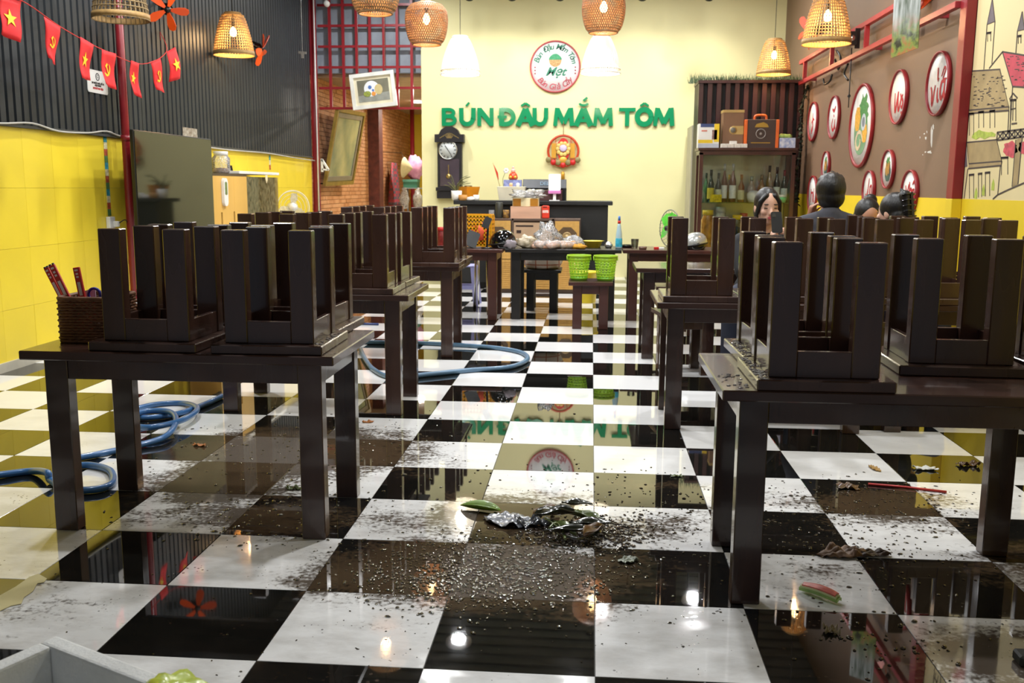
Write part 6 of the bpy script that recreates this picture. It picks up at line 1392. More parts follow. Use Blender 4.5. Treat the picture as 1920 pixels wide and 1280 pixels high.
def jar(px, h, r, body, cap, label, dy=.14):
    p = at_y(px, 440, GYF+dy); p = Vector((p.x, GYF+dy, sz[1]-.0015)); t = thing('infusion_jar', label, 'jar', p, 'jars on the lower cabinet shelf'); mb = MB()
    mb.lathe([(0, 0), (r, 0), (r*1.04, .03), (r*1.04, h*.75), (r*.8, h*.86), (r*.78, h*.9)], p, 20); mb.build('glass', mat('jar_'+body, body, .15, var=.45, scale=14, coat=.6), t)
    mb = MB(); mb.lathe([(r*.84, h*.88), (r*.84, h), (0, h)], p, 18); mb.build('lid', mat('lid_'+cap, cap, .35), t)
jar(1326, .56, .085, '#b07a30', '#d6b426', 'tall jar of amber roots with a yellow lid, left on the lower shelf')
jar(1381, .50, .075, '#242a28', '#d6b426', 'dark infusion jar with a yellow lid beside the stool leg')
jar(1350, .60, .08, '#a9a79a', '#b9b9b4', 'jar with a crumpled clear plastic cover behind the amber one', .26)
jar(1393, .52, .06, '#8a3a3a', '#b03040', 'jar with a red bow top on the lower shelf', .27)
p = at_y(1413, 372, GYF+.1); mb = MB(); mb.lathe([(.0, .0), (.06, .0), (.085, .05), (.09, .11), (.05, .15), (0, .155)], (p.x, GYF+.11, s0_), 20); tag(mb.build('white_teapot', WHITE, loc=(p.x, GYF+.11, s0_)), 'white rounded pot on the upper shelf behind the head of the woman', 'pot')
p = at_y(1464, 372, GYF+.09); t = thing('plastic_tub', 'white tub in a green bowl on the upper cabinet shelf', 'tub', (p.x, GYF+.08, s0_)); mb = MB(); mb.lathe([(.0, .0), (.06, .0), (.08, .07), (.075, .07), (0, .01)], (p.x, GYF+.09, s0_), 20); mb.build('green_bowl', mat('mint_plastic', '#6fc98a', .4), t); mb = MB(); mb.lathe([(.0, .065), (.075, .07), (.075, .10), (0, .105)], (p.x, GYF+.09, s0_), 20); mb.build('white_tub', WHITE, t)
p = at_y(1342, 371, GYF+.06); mb = MB(); mb.box(p.x-.075, p.x+.075, GYF+.045, GYF+.085, s0_, s0_+.10); tag(mb.build('yellow_carton', mat('yellow_foil_print', '#d9c015', .3, var=.4, scale=40), loc=(p.x, GYF+.06, s0_)), 'small bright yellow carton at the front of the upper shelf', 'box')
# slatted cabinet behind
SYF = 10.45; sx0 = at_y(1311, 150, SYF).x; sx1 = RX-.01; stz = at_y(1400, 150, SYF).z
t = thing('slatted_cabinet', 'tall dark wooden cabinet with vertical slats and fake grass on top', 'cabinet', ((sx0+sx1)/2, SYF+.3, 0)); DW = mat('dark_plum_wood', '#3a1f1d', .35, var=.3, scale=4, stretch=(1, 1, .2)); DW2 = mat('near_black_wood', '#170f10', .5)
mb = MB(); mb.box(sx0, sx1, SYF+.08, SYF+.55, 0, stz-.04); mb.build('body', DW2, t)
mb = MB(); mb.box(sx0-.01, sx1, SYF-.02, SYF+.55, stz-.04, stz); mb.build('top_board', DW, t)
nS = 12
for k in range(nS):
    x = sx0+(sx1-sx0-.07)*k/(nS-1); mb = MB(); mb.box(x, x+.062, SYF, SYF+.078, .0, stz-.041); mb.build('slat', DW, t, bevel=.002)
rnd = random.Random(3); mb = MB()
for k in range(900):
    x = rnd.uniform(sx0-.1, sx1-.02); y = rnd.uniform(SYF, SYF+.5); h = rnd.uniform(.04, .12); a = rnd.uniform(0, 6.28); l = rnd.uniform(.01, .06)
    mb.add([(x-.004, y, stz+.001), (x+.004, y, stz+.001), (x+l*math.cos(a), y+l*math.sin(a), stz+h)], [(0, 1, 2)])
g = mb.build('artificial_grass', mat('artificial_grass', '#3d5232', .7, var=.5, scale=20), t); g['kind'] = 'stuff'
# hanging vine in the corner
p = at_x(1512, 160, RX-.04); t = thing('hanging_vine', 'dark artificial vine hanging in the corner beside the slatted cabinet', 'plant', p)
mb = MB(); vp = [Vector((RX-.03, p.y-.02, 2.72)), Vector((RX-.09, p.y, 2.4)), Vector((RX-.08, p.y-.02, 2.0)), Vector((RX-.10, p.y, 1.6)), Vector((RX-.08, p.y, 1.2))]; mb.tube(spline(vp, 5), .012, 5); mb.build('stem', mat('dark_vine', '#2a2a1e', .8), t)
mb = MB()
for q in spline(vp, 14):
    for k in range(3):
        a = rnd.uniform(0, 6.28); l = rnd.uniform(.05, .11); w_ = Vector((min(.06, l*math.cos(a)*.6), l*math.sin(a), rnd.uniform(-.08, .04))); sd = w_.cross(Vector((0, 0, 1))).normalized()*.02
        mb.add([q, q+w_*.5+sd, q+w_, q+w_*.5-sd], [(0, 1, 2, 3)])
mb.build('leaves', mat('dark_vine_leaf', '#2b3322', .7, var=.5), t)['kind'] = 'stuff'
# things on top of the glass cabinet
def top_at(px, dy=.12): return at_y(px, 270, GYF+dy).x
zb_ = gz+.0005
x0, x1 = top_at(1308), top_at(1347); h = at_y(1, 232, GYF+.1).z-zb_
t = thing('printed_carton', 'white and yellow printed carton at the left end of the glass cabinet top', 'box', ((x0+x1)/2, GYF+.15, zb_))
mb = MB(); mb.box(x0, x1, GYF+.08, GYF+.24, zb_, zb_+h); mb.build('carton', WHITE, t, bevel=.002)
w = x1-x0
for nm, m, u0, u1, v0, v1 in (('blue_band', mat('navy_print', '#3a4a78', .5), .1, .75, .86, 1.0), ('yellow_band', mat('yellow_print', '#e8c62c', .5), .76, 1.0, .25, 1.0), ('yellow_foot', mat('yellow_print', '#e8c62c', .5), .0, .7, .2, .34), ('grey_foot', mat('grey_blue_print', '#b9bec8', .5), .0, 1.0, .0, .18), ('figure_print', mat('figure_print', '#8a6a60', .5, var=.5, scale=40), .66, .9, .35, .75), ('red_print', mat('pale_red_print', '#d87f6c', .5), .15, .42, .68, .74)):
    mb = MB(); mb.box(x0+w*u0, x0+w*u1, GYF+.0785, GYF+.08, zb_+h*v0, zb_+h*v1); mb.build(nm, m, t)
x0, x1 = top_at(1354), top_at(1393); h = at_y(1, 207, GYF+.1).z-zb_; w = x1-x0
t = thing('gift_box', 'tall brown gift box with a round window on the glass cabinet', 'box', ((x0+x1)/2, GYF+.2, zb_))
mb = MB(); mb.box(x0, x1, GYF+.12, GYF+.34, zb_, zb_+h*.93); mb.build('box', mat('brown_gift_card', '#7b5a40', .5, var=.05), t, bevel=.003)
mb = MB(); mb.box(x0-.003, x1+.003, GYF+.117, GYF+.343, zb_+h*.93, zb_+h); mb.build('gold_lid', mat('tan_gold_card', '#b39558', .45), t)
mb = MB(); mb.box(x0+w*.45, x1, GYF+.118, GYF+.12, zb_+h*.36, zb_+h*.58); mb.lathe([(0, 0), (w*.19, 0), (w*.19, .002), (0, .003)], (x0+w*.5, GYF+.12, zb_+h*.47), 20, axis=(0, -1, 0)); mb.build('gold_band', mat('tan_gold_card', '#b39558', .45), t)
mb = MB(); mb.lathe([(0, 0), (w*.13, 0), (w*.12, .003), (0, .004)], (x0+w*.5, GYF+.1165, zb_+h*.47), 18, axis=(0, -1, 0)); mb.build('round_window', mat('grey_print_disc', '#6f6a60', .4), t)
x0, x1 = top_at(1394), top_at(1459); h = at_y(1, 224, GYF+.1).z-zb_; w = x1-x0
t = thing('speaker_case', 'dark brown case with orange ends and an orange handle on the glass cabinet', 'case', ((x0+x1)/2, GYF+.2, zb_)); OE = mat('orange_case', '#e0682a', .4)
mb = MB(); mb.box(x0+.04, x1-.04, GYF+.10, GYF+.3, zb_, zb_+h); mb.build('case', mat('dark_brown_leatherette', '#44332c', .55, bump=.1), t, bevel=.004)
for xx in (x0, x1-.0395): mb = MB(); mb.box(xx, xx+.0395, GYF+.095, GYF+.305, zb_, zb_+h-.003); mb.build('orange_end', OE, t, bevel=.004)
mb = MB(); mb.tube(spline([(x0+w*.32, GYF+.2, zb_+h), (x0+w*.34, GYF+.2, zb_+h+.05), (x0+w*.5, GYF+.2, zb_+h+.06), (x0+w*.64, GYF+.2, zb_+h+.05), (x0+w*.66, GYF+.2, zb_+h)], 5), .016, 8); mb.build('handle', OE, t)
mb = MB(); mb.ring((x0+w*.48, GYF+.097, zb_+h*.5), .06, .006, (0, 1, 0), 24, 5); mb.ball((x0+w*.48, GYF+.099, zb_+h*.5), (.018, .004, .018), 10, 5); mb.build('emblem_ring', mat('grey_print_line', '#9a9088', .5), t)
mb = MB(); mb.prism([(-.09, -.02), (.09, -.02), (.07, .02), (.02, .045), (-.04, .03), (-.07, .02)], F_back((x0+w*.5, GYF+.0995, zb_+h*.78)), .001); mb.build('gold_crest', mat('dull_gold_print', '#a8832e', .4), t)
mb = MB(); mb.box(x0+w*.2, x1-w*.24, GYF+.0985, GYF+.0995, zb_+h*.17, zb_+h*.2); mb.build('gold_line', mat('dull_gold_print', '#a8832e', .4), t)
x0, x1 = top_at(1459), top_at(1490); h = at_y(1, 262, GYF+.1).z-zb_
t = thing('small_carton', 'small blue and white carton with a green packet on it at the right end of the cabinet top', 'box', ((x0+x1)/2, GYF+.15, zb_))
mb = MB(); mb.box(x0+.012, x1, GYF+.08, GYF+.22, zb_, zb_+.13); mb.build('carton', mat('blue_white_print', '#7f93c4', .5, var=.6, scale=25, c2='#dfe0e6'), t)
t['label'] = 'small blue and white carton at the right end of the cabinet top'
lump('green_packet', ((x0+x1)/2-.03, GYF+.15, zb_+.155), (.10, .05, .03), mat('green_packet', '#9cb25a', .4, var=.4, scale=25), 'crumpled pale green packet on the small blue carton', 'packet', .2, 41, 16, 8, flat=.0245)
for k in range(4):
    x = top_at(1350)+k*.085; mb = MB(); mb.box(x, x+.08, GYF+.0, GYF+.07, zb_, zb_+.05); tag(mb.build('white_carton', mat('off_white_print', '#d9d3cb', .5, var=.15, scale=40), bevel=.002, loc=(x+.04, GYF+.035, zb_)), ('leftmost', 'second from the left', 'third from the left', 'rightmost')[k]+' of four small white cartons lined up on the cabinet top edge', 'box', 'white cartons on the cabinet edge')
x = top_at(1372); mb = MB(); mb.box(x-.04, x+.05, GYF+.01, GYF+.06, zb_+.0505, zb_+.085); tag(mb.build('white_carton', mat('off_white_print2', '#e2ded8', .5), bevel=.002, loc=(x, GYF+.035, zb_+.05)), 'flat white carton lying on top of the row before the brown gift box', 'box')

# ---------------------------------------------------------------- things on the near left table
def wicker_basket(x0, x1, y0, y1, h, label, m=RATTAND):
    t = thing('wicker_basket', label, 'basket', ((x0+x1)/2, (y0+y1)/2, H), 'wicker baskets')
    mb = MB(); nw = 15; n_ = 14
    def rectp(k, off):      # a woven ring following the rectangle
        P = []
        W_, D_ = (x1-x0)/2, (y1-y0)/2; cx, cy = (x0+x1)/2, (y0+y1)/2; rr = .03; L_ = rounded(2*W_, 2*D_, rr, 3); out = []
        for a, b in zip(L_, L_[1:]+L_[:1]):
            dl = math.hypot(b[0]-a[0], b[1]-a[1]); s_ = max(1, int(dl/.016))
            for i in range(s_): out.append((a[0]+(b[0]-a[0])*i/s_, a[1]+(b[1]-a[1])*i/s_))
        for i, (u, v) in enumerate(out):
            sgn = (1 if (i+k) % 2 else -1)*off; l = math.hypot(u, v); P.append((cx+u+u/l*sgn, cy+v+v/l*sgn, H+.008+k*(h-.016)/(nw-1)))
        return P
    for k in range(nw): mb.tube(rectp(k, .0045), (h/nw)*.52, 5, True)
    mb.build('woven_wall', m, t)
    mb = MB(); mb.tube([(p[0], p[1], H+h) for p in rectp(0, 0)], .009, 6, True); mb.tube([(p[0], p[1], H+.007) for p in rectp(0, 0)], .007, 6, True); mb.build('rim', m, t)
    mb = MB(); mb.box(x0+.01, x1-.01, y0+.01, y1-.01, H+.001, H+.012); mb.build('base', m, t)
    return t
bl = at_z(107, 641, H)
BX0, BX1, BYY0, BYY1, BH = -2.185, -2.035, .50, .82, .185
bx = [at_y(107, 600, .62).x, 0]; BX0 = bx[0]; BX1 = BX0+.245; BYY0 = .62; BYY1 = .86; BH = at_y(150, 560, .62).z-H
# the basket stands behind the left stool's overhanging seat
wicker_basket(BX0, BX1-.02, BYY0, BYY1, BH, 'brown wicker basket with red chopstick sleeves at the left end of the near table')
q0, q1 = at_y(240, 572, .98), at_y(268, 572, .98)
wicker_basket(q0.x-.05, q0.x+.13, .93, 1.09, at_y(250, 572, .93).z-H, 'smaller wicker basket holding white napkins behind the front left stool')
mb = MB(); zz = at_y(250, 566, .98).z
for k in range(4): mb.box(q0.x-.03, q0.x+.11, .95+.03*k, .97+.03*k, H+.015, zz-.004*k)
tag(mb.build('napkin_stack', WHITE, bevel=.002, loc=(q0.x+.04, 1.0, H+.015)), 'stack of white napkins standing in the smaller wicker basket', 'napkins')
SLV = mat('red_paper_sleeve', '#c62a26', .45, var=.1, scale=12); SLW = mat('white_sleeve_print', '#e6dedc', .5)
def chopsticks(px0, py0, px1, py1, w, y, label, ends=True, lean=.0):
    a = at_y(px0, py0, y); b = at_y(px1, py1, y+lean); d = (b-a).normalized(); base = a-d*(a.z-H-.02)/d.z
    t = thing('chopstick_sleeve', label, 'chopsticks', base, 'red chopstick sleeves')
    e = Vector((d.z, 0, -d.x)).normalized()
    mb = MB(); mb.bar(base, b, w, .012, (0, 1, 0)); mb.build('sleeve', SLV, t, bevel=.002)
    if ends:
        mb = MB()
        for s_ in (-.28, .28): mb.tube([b+e*w*s_-d*.005, b+e*w*s_+d*.006], .0055, 7)
        mb.build('chopstick_ends', BLACK, t)
    mb = MB(); L_ = (b-a).length; mb.bar(a+d*L_*.08+Vector((0, -.0068, 0)), a+d*L_*.52+Vector((0, -.0068, 0)), w*.45, .0012, (0, 1, 0))
    for f_ in (.66, .76, .88): mb.bar(a+d*L_*f_+Vector((0, -.0068, 0)), a+d*L_*(f_+.055)+Vector((0, -.0068, 0)), w*(.35+.15*(f_ > .8)), .0012, (0, 1, 0))
    mb.build('white_print', SLW, t)
ym = (BYY0+BYY1)/2
chopsticks(116, 558, 87, 502, .022, ym, 'red chopstick sleeve leaning left, the plain narrow one of the pair')
chopsticks(127, 558, 97, 497, .026, ym-.04, 'red chopstick sleeve with white print leaning left, nearer of the pair')
chopsticks(155, 558, 143, 501, .028, ym-.03, 'single red chopstick sleeve standing almost upright in the wicker basket', False)
c = at_y(177, 552, ym+.02); t = thing('scissors', 'scissors with blue ring handles sticking out of the wicker basket', 'scissors', (c.x, c.y, H+.02))
mb = MB(); mb.ring(c, .026, .006, (0, 1, 0), 20, 6); mb.build('handle', mat('blue_handle', '#2b2f9a', .35), t); mb = MB(); mb.bar(c-Vector((.0, 0, .026)), (c.x-.01, c.y, H+.02), .014, .004, (0, 1, 0)); mb.build('blades', STEEL, t)
c = at_y(167, 546, ym+.06); t = thing('paper_packet', 'white and pink paper packet behind the scissors in the wicker basket', 'packet', (c.x, c.y, H+.02)); mb = MB(); mb.prism([(-.03, -.12), (.03, -.12), (.03, .02), (-.02, -.0)], F_back((c.x, c.y, c.z)), .004); mb.build('packet', mat('pink_white_packet', '#d9a9b8', .5, var=.3, scale=40, c2='#eee6e6'), t)

# ---------------------------------------------------------------- people
t_legs = [0.0]
def figure(name, label, head, yaw, skin, shirt, trousers, pitch=0.0, k=1.0, arms=None, hair='short', floor_z=0.0, seat=SH, shz=-.255, hyaw=0.0, ldx=0.0):
    t = thing(name, label, 'person', (head.x, head.y, 0), None)
    Rz = Matrix.Rotation(yaw, 3, 'Z'); Rx = Matrix.Rotation(hyaw, 3, 'Z') @ Matrix.Rotation(pitch, 3, 'X'); NK = Vector((0, .02, -.10))
    def Wp(v): return head+Rz @ (Vector(v)*k)
    def Hp(v): return head+Rz @ ((NK+Rx @ (Vector(v)-NK))*k)
    def hb(mb, c, r, nu=18, nv=12): mb.ball(Hp(c), tuple(x*k for x in r), nu, nv, rot=Rz @ Rx)
    def cp(mb, a, b, ra, rb, H_=False, n=12): f_ = Hp if H_ else Wp; mb.capsule(f_(a), f_(b), ra*k, rb*k, n)
    hz = (seat+.133-head.z)/k             # pelvis height, local
    fz = (floor_z+.035-head.z)/k
    body = MB()
    hb(body, (0, 0, .012), (.074, .094, .108), 24, 16); hb(body, (0, -.022, -.055), (.056, .068, .062)); hb(body, (0, -.055, -.088), (.03, .03, .022))
    cp(body, (0, -.088, .012), (0, -.108, -.022), .009, .014, True); hb(body, (0, -.1, -.026), (.019, .012, .011)); hb(body, (0, -.084, -.056), (.026, .012, .016))
    for s_ in (-1, 1): hb(body, (s_*.075, .012, -.012), (.011, .022, .033)); hb(body, (s_*.04, -.07, -.02), (.024, .02, .022))
    cp(body, (0, .018, -.07), (0, .035, -.20), .054, .062)
    for s_ in (-1, 1): cp(body, (s_*.02, .045, shz+.075), (s_*.15, .045, shz+.012), .042, .052)
    SHZ = shz
    cp(body, (-.15, .045, SHZ), (.15, .045, SHZ), .058, .058); cp(body, (-.07, .04, -.33), (.07, .04, -.33), .115, .115); cp(body, (-.05, .05, -.46), (.05, .05, -.46), .105, .105); cp(body, (-.07, .06, hz), (.07, .06, hz), .105, .105)
    cp(body, (0, .05, -.4), (0, .06, hz), .12, .12)
    for s_ in (-1, 1):
        kn = (s_*.10+ldx, -.36, hz+.0); cp(body, (s_*.085, .03, hz), kn, .085, .06); an = (s_*.10+ldx, -.33, fz+.05); cp(body, kn, an, .056, .038); cp(body, (s_*.10+ldx, -.32, fz+.02), (s_*.105+ldx, -.46, fz), .038, .03)
    for s_, (el, wr) in zip((-1, 1), arms or (((-.24, .02, -.5), (-.12, -.26, -.52)), ((.24, .02, -.5), (.12, -.26, -.52)))):
        cp(body, (s_*.175, .045, SHZ-.01), el, .048, .038); cp(body, el, wr, .037, .026)
    t_legs[0] = ldx
    return t, body, Wp, Hp, hb, cp, hz, fz, SHZ
def hand(body, wrist, palm_dir, across, curl, k=1.0, thumb=1):
    """palm and five jointed fingers, rooted at the wrist; world space"""
    w = Vector(wrist); d = Vector(palm_dir).normalized(); a = Vector(across).normalized(); a = (a-d*a.dot(d)).normalized(); nrm = d.cross(a)*curl
    body.capsule(w, w+d*.075*k, .024*k, .028*k, 8)
    for i, (o, l) in enumerate(((-.030, .066), (-.010, .076), (.010, .072), (.029, .056))):
        b0 = w+d*.055*k+a*o*k*.7; p0 = w+d*.085*k+a*o*k; p1 = p0+(d*.8+nrm*.5).normalized()*l*.45*k; p2 = p1+(d*.35+nrm*.9).normalized()*l*.32*k; p3 = p2+(nrm*.95-d*.1).normalized()*l*.24*k
        for q0, q1, ra, rb in ((b0, p0, .0095, .0095), (p0, p1, .009, .0085), (p1, p2, .0083, .0078), (p2, p3, .0078, .0065)): body.capsule(q0, q1, ra*k, rb*k, 7)
    b0 = w+d*.015*k-a*.02*k*thumb; p0 = w+d*.045*k-a*.045*k*thumb+nrm*.012*k; p1 = p0+(d*.8-a*.35*thumb+nrm*.45).normalized()*.032*k; p2 = p1+(d*.7+nrm*.6).normalized()*.026*k
    for q0, q1, ra, rb in ((b0, p0, .014, .012), (p0, p1, .0115, .010), (p1, p2, .0098, .008)): body.capsule(q0, q1, ra*k, rb*k, 7)
def dress(t, Wp, cp, hz, fz, SHZ, shirt, trousers, arms, sleeve=.8):
    mb = MB(); g = .014
    cp(mb, (-.15, .045, SHZ), (.15, .045, SHZ), .058+g, .058+g); cp(mb, (-.07, .04, -.33), (.07, .04, -.33), .115+g, .115+g); cp(mb, (-.05, .05, -.46), (.05, .05, -.46), .105+g, .105+g); cp(mb, (0, .05, -.4), (0, .06, hz+.03), .12+g, .125+g); cp(mb, (0, .042, SHZ+.068), (0, .045, SHZ-.02), .072, .10)
    for s_ in (-1, 1): cp(mb, (s_*.03, .047, SHZ+.066), (s_*.15, .045, SHZ+.014), .048, .062)
    cp(mb, (-.07, .06, hz+.02), (.07, .06, hz+.02), .105+g, .105+g)
    for s_, (el, wr) in zip((-1, 1), arms):
        sh = Vector((s_*.175, .045, SHZ-.01)); e_ = sh.lerp(Vector(el), sleeve); cp(mb, sh, e_, .05+g, .045+g)
        if sleeve >= 1: cp(mb, el, Vector(el).lerp(Vector(wr), .85), .045+g, .034+g)
    remesh(mb, 'shirt', shirt, t, .012, 5)
    mb = MB(); g = .013
    cp(mb, (-.07, .06, hz-.01), (.07, .06, hz-.01), .108+g, .108+g)
    for s_ in (-1, 1):
        kn = (s_*.10+t_legs[0], -.36, hz+.0); cp(mb, (s_*.085, .03, hz), kn, .085+g, .06+g); cp(mb, kn, (s_*.10+t_legs[0], -.33, fz+.10), .057+g, .042+g)
    remesh(mb, 'trousers', trousers, t, .014, 4)
def face(t, Hp, Rot, k, lips, open_eyes=False):
    mb = MB()
    for s_ in (-1, 1): mb.ball(Hp((s_*.032, -.083, .008)), (.016*k, .008*k, (.007 if open_eyes else .0035)*k), 12, 6, rot=Rot)
    mb.build('eyes', mat('dark_eye', '#1d1512', .3), t)
    mb = MB()
    for s_ in (-1, 1): mb.ball(Hp((s_*.033, -.086, .034)), (.019*k, .006*k, .0035*k), 12, 6, rot=Rot)
    mb.build('eyebrows', HAIR, t)
    mb = MB(); mb.ball(Hp((0, -.097, -.053)), (.021*k, .007*k, .006*k), 12, 6, rot=Rot); mb.ball(Hp((0, -.097, -.061)), (.018*k, .007*k, .007*k), 12, 6, rot=Rot); mb.build('lips', mat('lips_'+lips, lips, .4), t)
BLK = mat('black_cloth', '#191a1d', .8, var=.2); GRY = mat('grey_cloth_shirt', '#42424a', .85, var=.12, scale=20); DEN = mat('dark_denim', '#23283a', .8, var=.2); WCL = mat('maroon_cloth', '#4a2a30', .8)
# woman with a phone
hd = at_y(1437, 387, 4.3); k = 1.09
arms = (((-.17, -.10, -.44), (-.035, -.28, -.235)), ((.19, -.10, -.44), (.10, -.28, -.225)))
t, body, Wp, Hp, hb, cp, hz, fz, SHZ = figure('person', 'young woman with fringed black hair looking down at a black phone in both hands', hd, .12, SKINF, BLK, DEN, .16, k, arms, ldx=-.21)
Rz = Matrix.Rotation(.12, 3, 'Z'); ph = at_y(1456, 417, 3.90)
for s_ in (0, 1):
    wr = Wp(arms[s_][1]); tgt = ph+Vector(((-.03, .035)[s_], -.02, .0)); d = (tgt-wr)
    if s_ == 0: hand(body, wr, (d.x*.6+.02, d.y, d.z+.03), (.15, .1, 1), -1, k*.95, 1)
    else: hand(body, wr, (d.x*.6-.03, d.y, d.z+.03), (-.15, .1, 1), 1, k*.95, 1)
remesh(body, 'body', SKINF, t, .0075, 3); dress(t, Wp, cp, hz, fz, SHZ, BLK, DEN, arms, 1.0); Rot = Rz @ Matrix.Rotation(.16, 3, 'X'); face(t, Hp, Rot, k, '#c0555a')
mb = MB(); hb(mb, (0, .022, .032), (.086, .098, .104), 24, 14); hb(mb, (0, .05, -.03), (.078, .075, .10)); cp(mb, (0, .07, -.05), (0, .085, -.24), .05, .03, True)
for s_ in (-1, 1):
    for a, b, ra, rb in (((s_*.03, -.058, .088), (s_*.066, -.055, .045), .018, .018), ((s_*.066, -.055, .045), (s_*.079, -.035, -.04), .018, .016), ((s_*.079, -.035, -.04), (s_*.075, -.01, -.15), .016, .011)): cp(mb, a, b, ra, rb, True, 8)
remesh(mb, 'hair', HAIR, t, .007, 3)
mb = MB(); Mp = frame(ph, Rz @ Vector((1, 0, 0)), Rz @ Vector((0, .35, .94))); mb.prism(rounded(.076, .155, .012), Mp, .009); pt = thing('smartphone', 'black smartphone held up by the young woman', 'phone', ph)
mb.build('casing', mat('matt_black_case', '#0c0c0d', .6), pt); mb = MB(); mb.prism(rounded(.068, .145, .008), Mp @ Matrix.Translation((0, 0, -.0012)), .0012); mb.build('screen', mat('phone_screen', '#1d2430', .08), pt); mb = MB(); mb.prism(rounded(.022, .03, .006), Mp @ Matrix.Translation((-.02, .05, .009)), .002); mb.build('camera_bump', mat('phone_bump', '#2a2a2e', .2), pt)
put_stool(hd.x, hd.y+.06, 0, 7, 'upright stool under the young woman with the phone', up=True, group='stools under the seated people')
# man from behind
hd = at_y(1557, 360, 3.62); k = 1.10; yaw = PI-.08
arms = (((.0, 0, 0), (0, 0, 0)),)
arms = (((-.20, -.06, -.46), (-.14, -.30, -.46)), ((.21, -.10, -.42), (.105, -.09, -.17)))
t, body, Wp, Hp, hb, cp, hz, fz, SHZ = figure('person', 'man in a grey shirt seen from behind, hand at his cheek, cropped black hair', hd, yaw, SKIN, GRY, DEN, .05, k, arms, shz=-.215)
Rz = Matrix.Rotation(yaw, 3, 'Z')
hand(body, Wp(arms[1][1]), Rz @ Vector((-.25, .15, 1)), Rz @ Vector((.2, 1, 0)), 1, k*.95); hand(body, Wp(arms[0][1]), Rz @ Vector((.3, -1, 0)), Rz @ Vector((1, .3, 0)), 1, k*.95)
remesh(body, 'body', mat('tanned_skin', '#a9745a', .55, var=.08, scale=12, sss=.1), t, .0085, 3); dress(t, Wp, cp, hz, fz, SHZ, GRY, DEN, arms); face(t, Hp, Rz, k, '#9a5a50', True)
mb = MB(); hb(mb, (0, .018, .022), (.090, .100, .100), 26, 16); hb(mb, (0, .042, -.035), (.082, .068, .075))
for i in range(46): a = i*2.4; r_ = .0105*math.sqrt(i); cp(mb, (r_*math.cos(a), .01+r_*math.sin(a), .10-r_*.35), (r_*.98*math.cos(a)-.006, -.004+r_*1.0*math.sin(a), .128-r_*.5+.004*math.sin(i*3)), .016, .007, True, 6)
remesh(mb, 'hair', HAIR, t, .007, 2)
put_stool(hd.x, hd.y-.06, 0, 0, 'upright stool under the man in grey', up=True, group='stools under the seated people')
# woman facing us, only her forehead above the stools
hd = at_y(1621, 401, 4.8); k = 1.14; yaw = .1
arms = (((-.24, .02, -.48), (-.14, -.17, -.50)), ((.24, .02, -.48), (.14, -.17, -.50)))
t, body, Wp, Hp, hb, cp, hz, fz, SHZ = figure('person', 'woman bowing her head towards us, only parted black hair and forehead above the stools', hd, yaw, SKIN, WCL, DEN, .50, k, arms, ldx=.34)
Rz = Matrix.Rotation(yaw, 3, 'Z'); 
for s_ in (0, 1): hand(body, Wp(arms[s_][1]), Rz @ Vector(((.3, -.3)[s_], -1, .0)), (1, 0, 0), 1, k*.9, (1, -1)[s_])
remesh(body, 'body', SKIN, t, .0085, 3); dress(t, Wp, cp, hz, fz, SHZ, WCL, DEN, arms); face(t, Hp, Rz @ Matrix.Rotation(.50, 3, 'X'), k, '#b0605a')
mb = MB(); hb(mb, (0, .02, .032), (.083, .099, .100), 26, 16); hb(mb, (0, .05, -.03), (.076, .07, .09)); hb(mb, (.035, .10, .07), (.05, .045, .055))
remesh(mb, 'hair', HAIR, t, .007, 3)
put_stool(hd.x, hd.y+.06, 0, 5, 'upright stool under the woman bowing her head', up=True, group='stools under the seated people')
# woman with hair clip, from behind
hd = at_y(1681, 397, 3.98); k = 1.10; yaw = PI
arms = (((-.20, .0, -.5), (-.10, -.17, -.50)), ((.20, .0, -.5), (.10, -.17, -.50)))
t, body, Wp, Hp, hb, cp, hz, fz, SHZ = figure('person', 'woman seen from behind with black hair twisted up in a dark claw clip', hd, yaw, SKINF, BLK, DEN, .15, k, arms, hyaw=.6, ldx=.14)
Rz = Matrix.Rotation(yaw, 3, 'Z')
for s_ in (0, 1): hand(body, Wp(arms[s_][1]), Rz @ Vector(((.3, -.3)[s_], -1, .0)), Rz @ Vector((1, 0, 0)), 1, k*.9, (1, -1)[s_])
remesh(body, 'body', SKINF, t, .0085, 3); dress(t, Wp, cp, hz, fz, SHZ, BLK, DEN, arms); face(t, Hp, Rz, k, '#b0605a')
mb = MB(); hb(mb, (0, .02, .028), (.088, .102, .102), 26, 16); hb(mb, (0, .05, -.035), (.082, .07, .085)); cp(mb, (0, .105, -.03), (.01, .105, .09), .036, .04, True); cp(mb, (.01, .105, .09), (.02, .085, .14), .03, .008, True)
remesh(mb, 'hair', HAIR, t, .007, 3)
mb = MB()
for i in range(5):
    for s_ in (-1, 1): mb.tube(spline([Hp((s_*.006, .148, .10-.035*i)), Hp((s_*.04, .142, .10-.035*i)), Hp((s_*.05, .115, .095-.035*i))], 4), .005*k, 6)
mb.bar(Hp((0, .15, .11)), Hp((0, .15, -.05)), .016, .01, (0, 1, 0)); mb.build('claw_clip', BLACKG, t)
put_stool(hd.x+.02, hd.y-.05, 0, 0, 'upright stool under the woman with a hair clip', up=True, group='stools under the seated people')

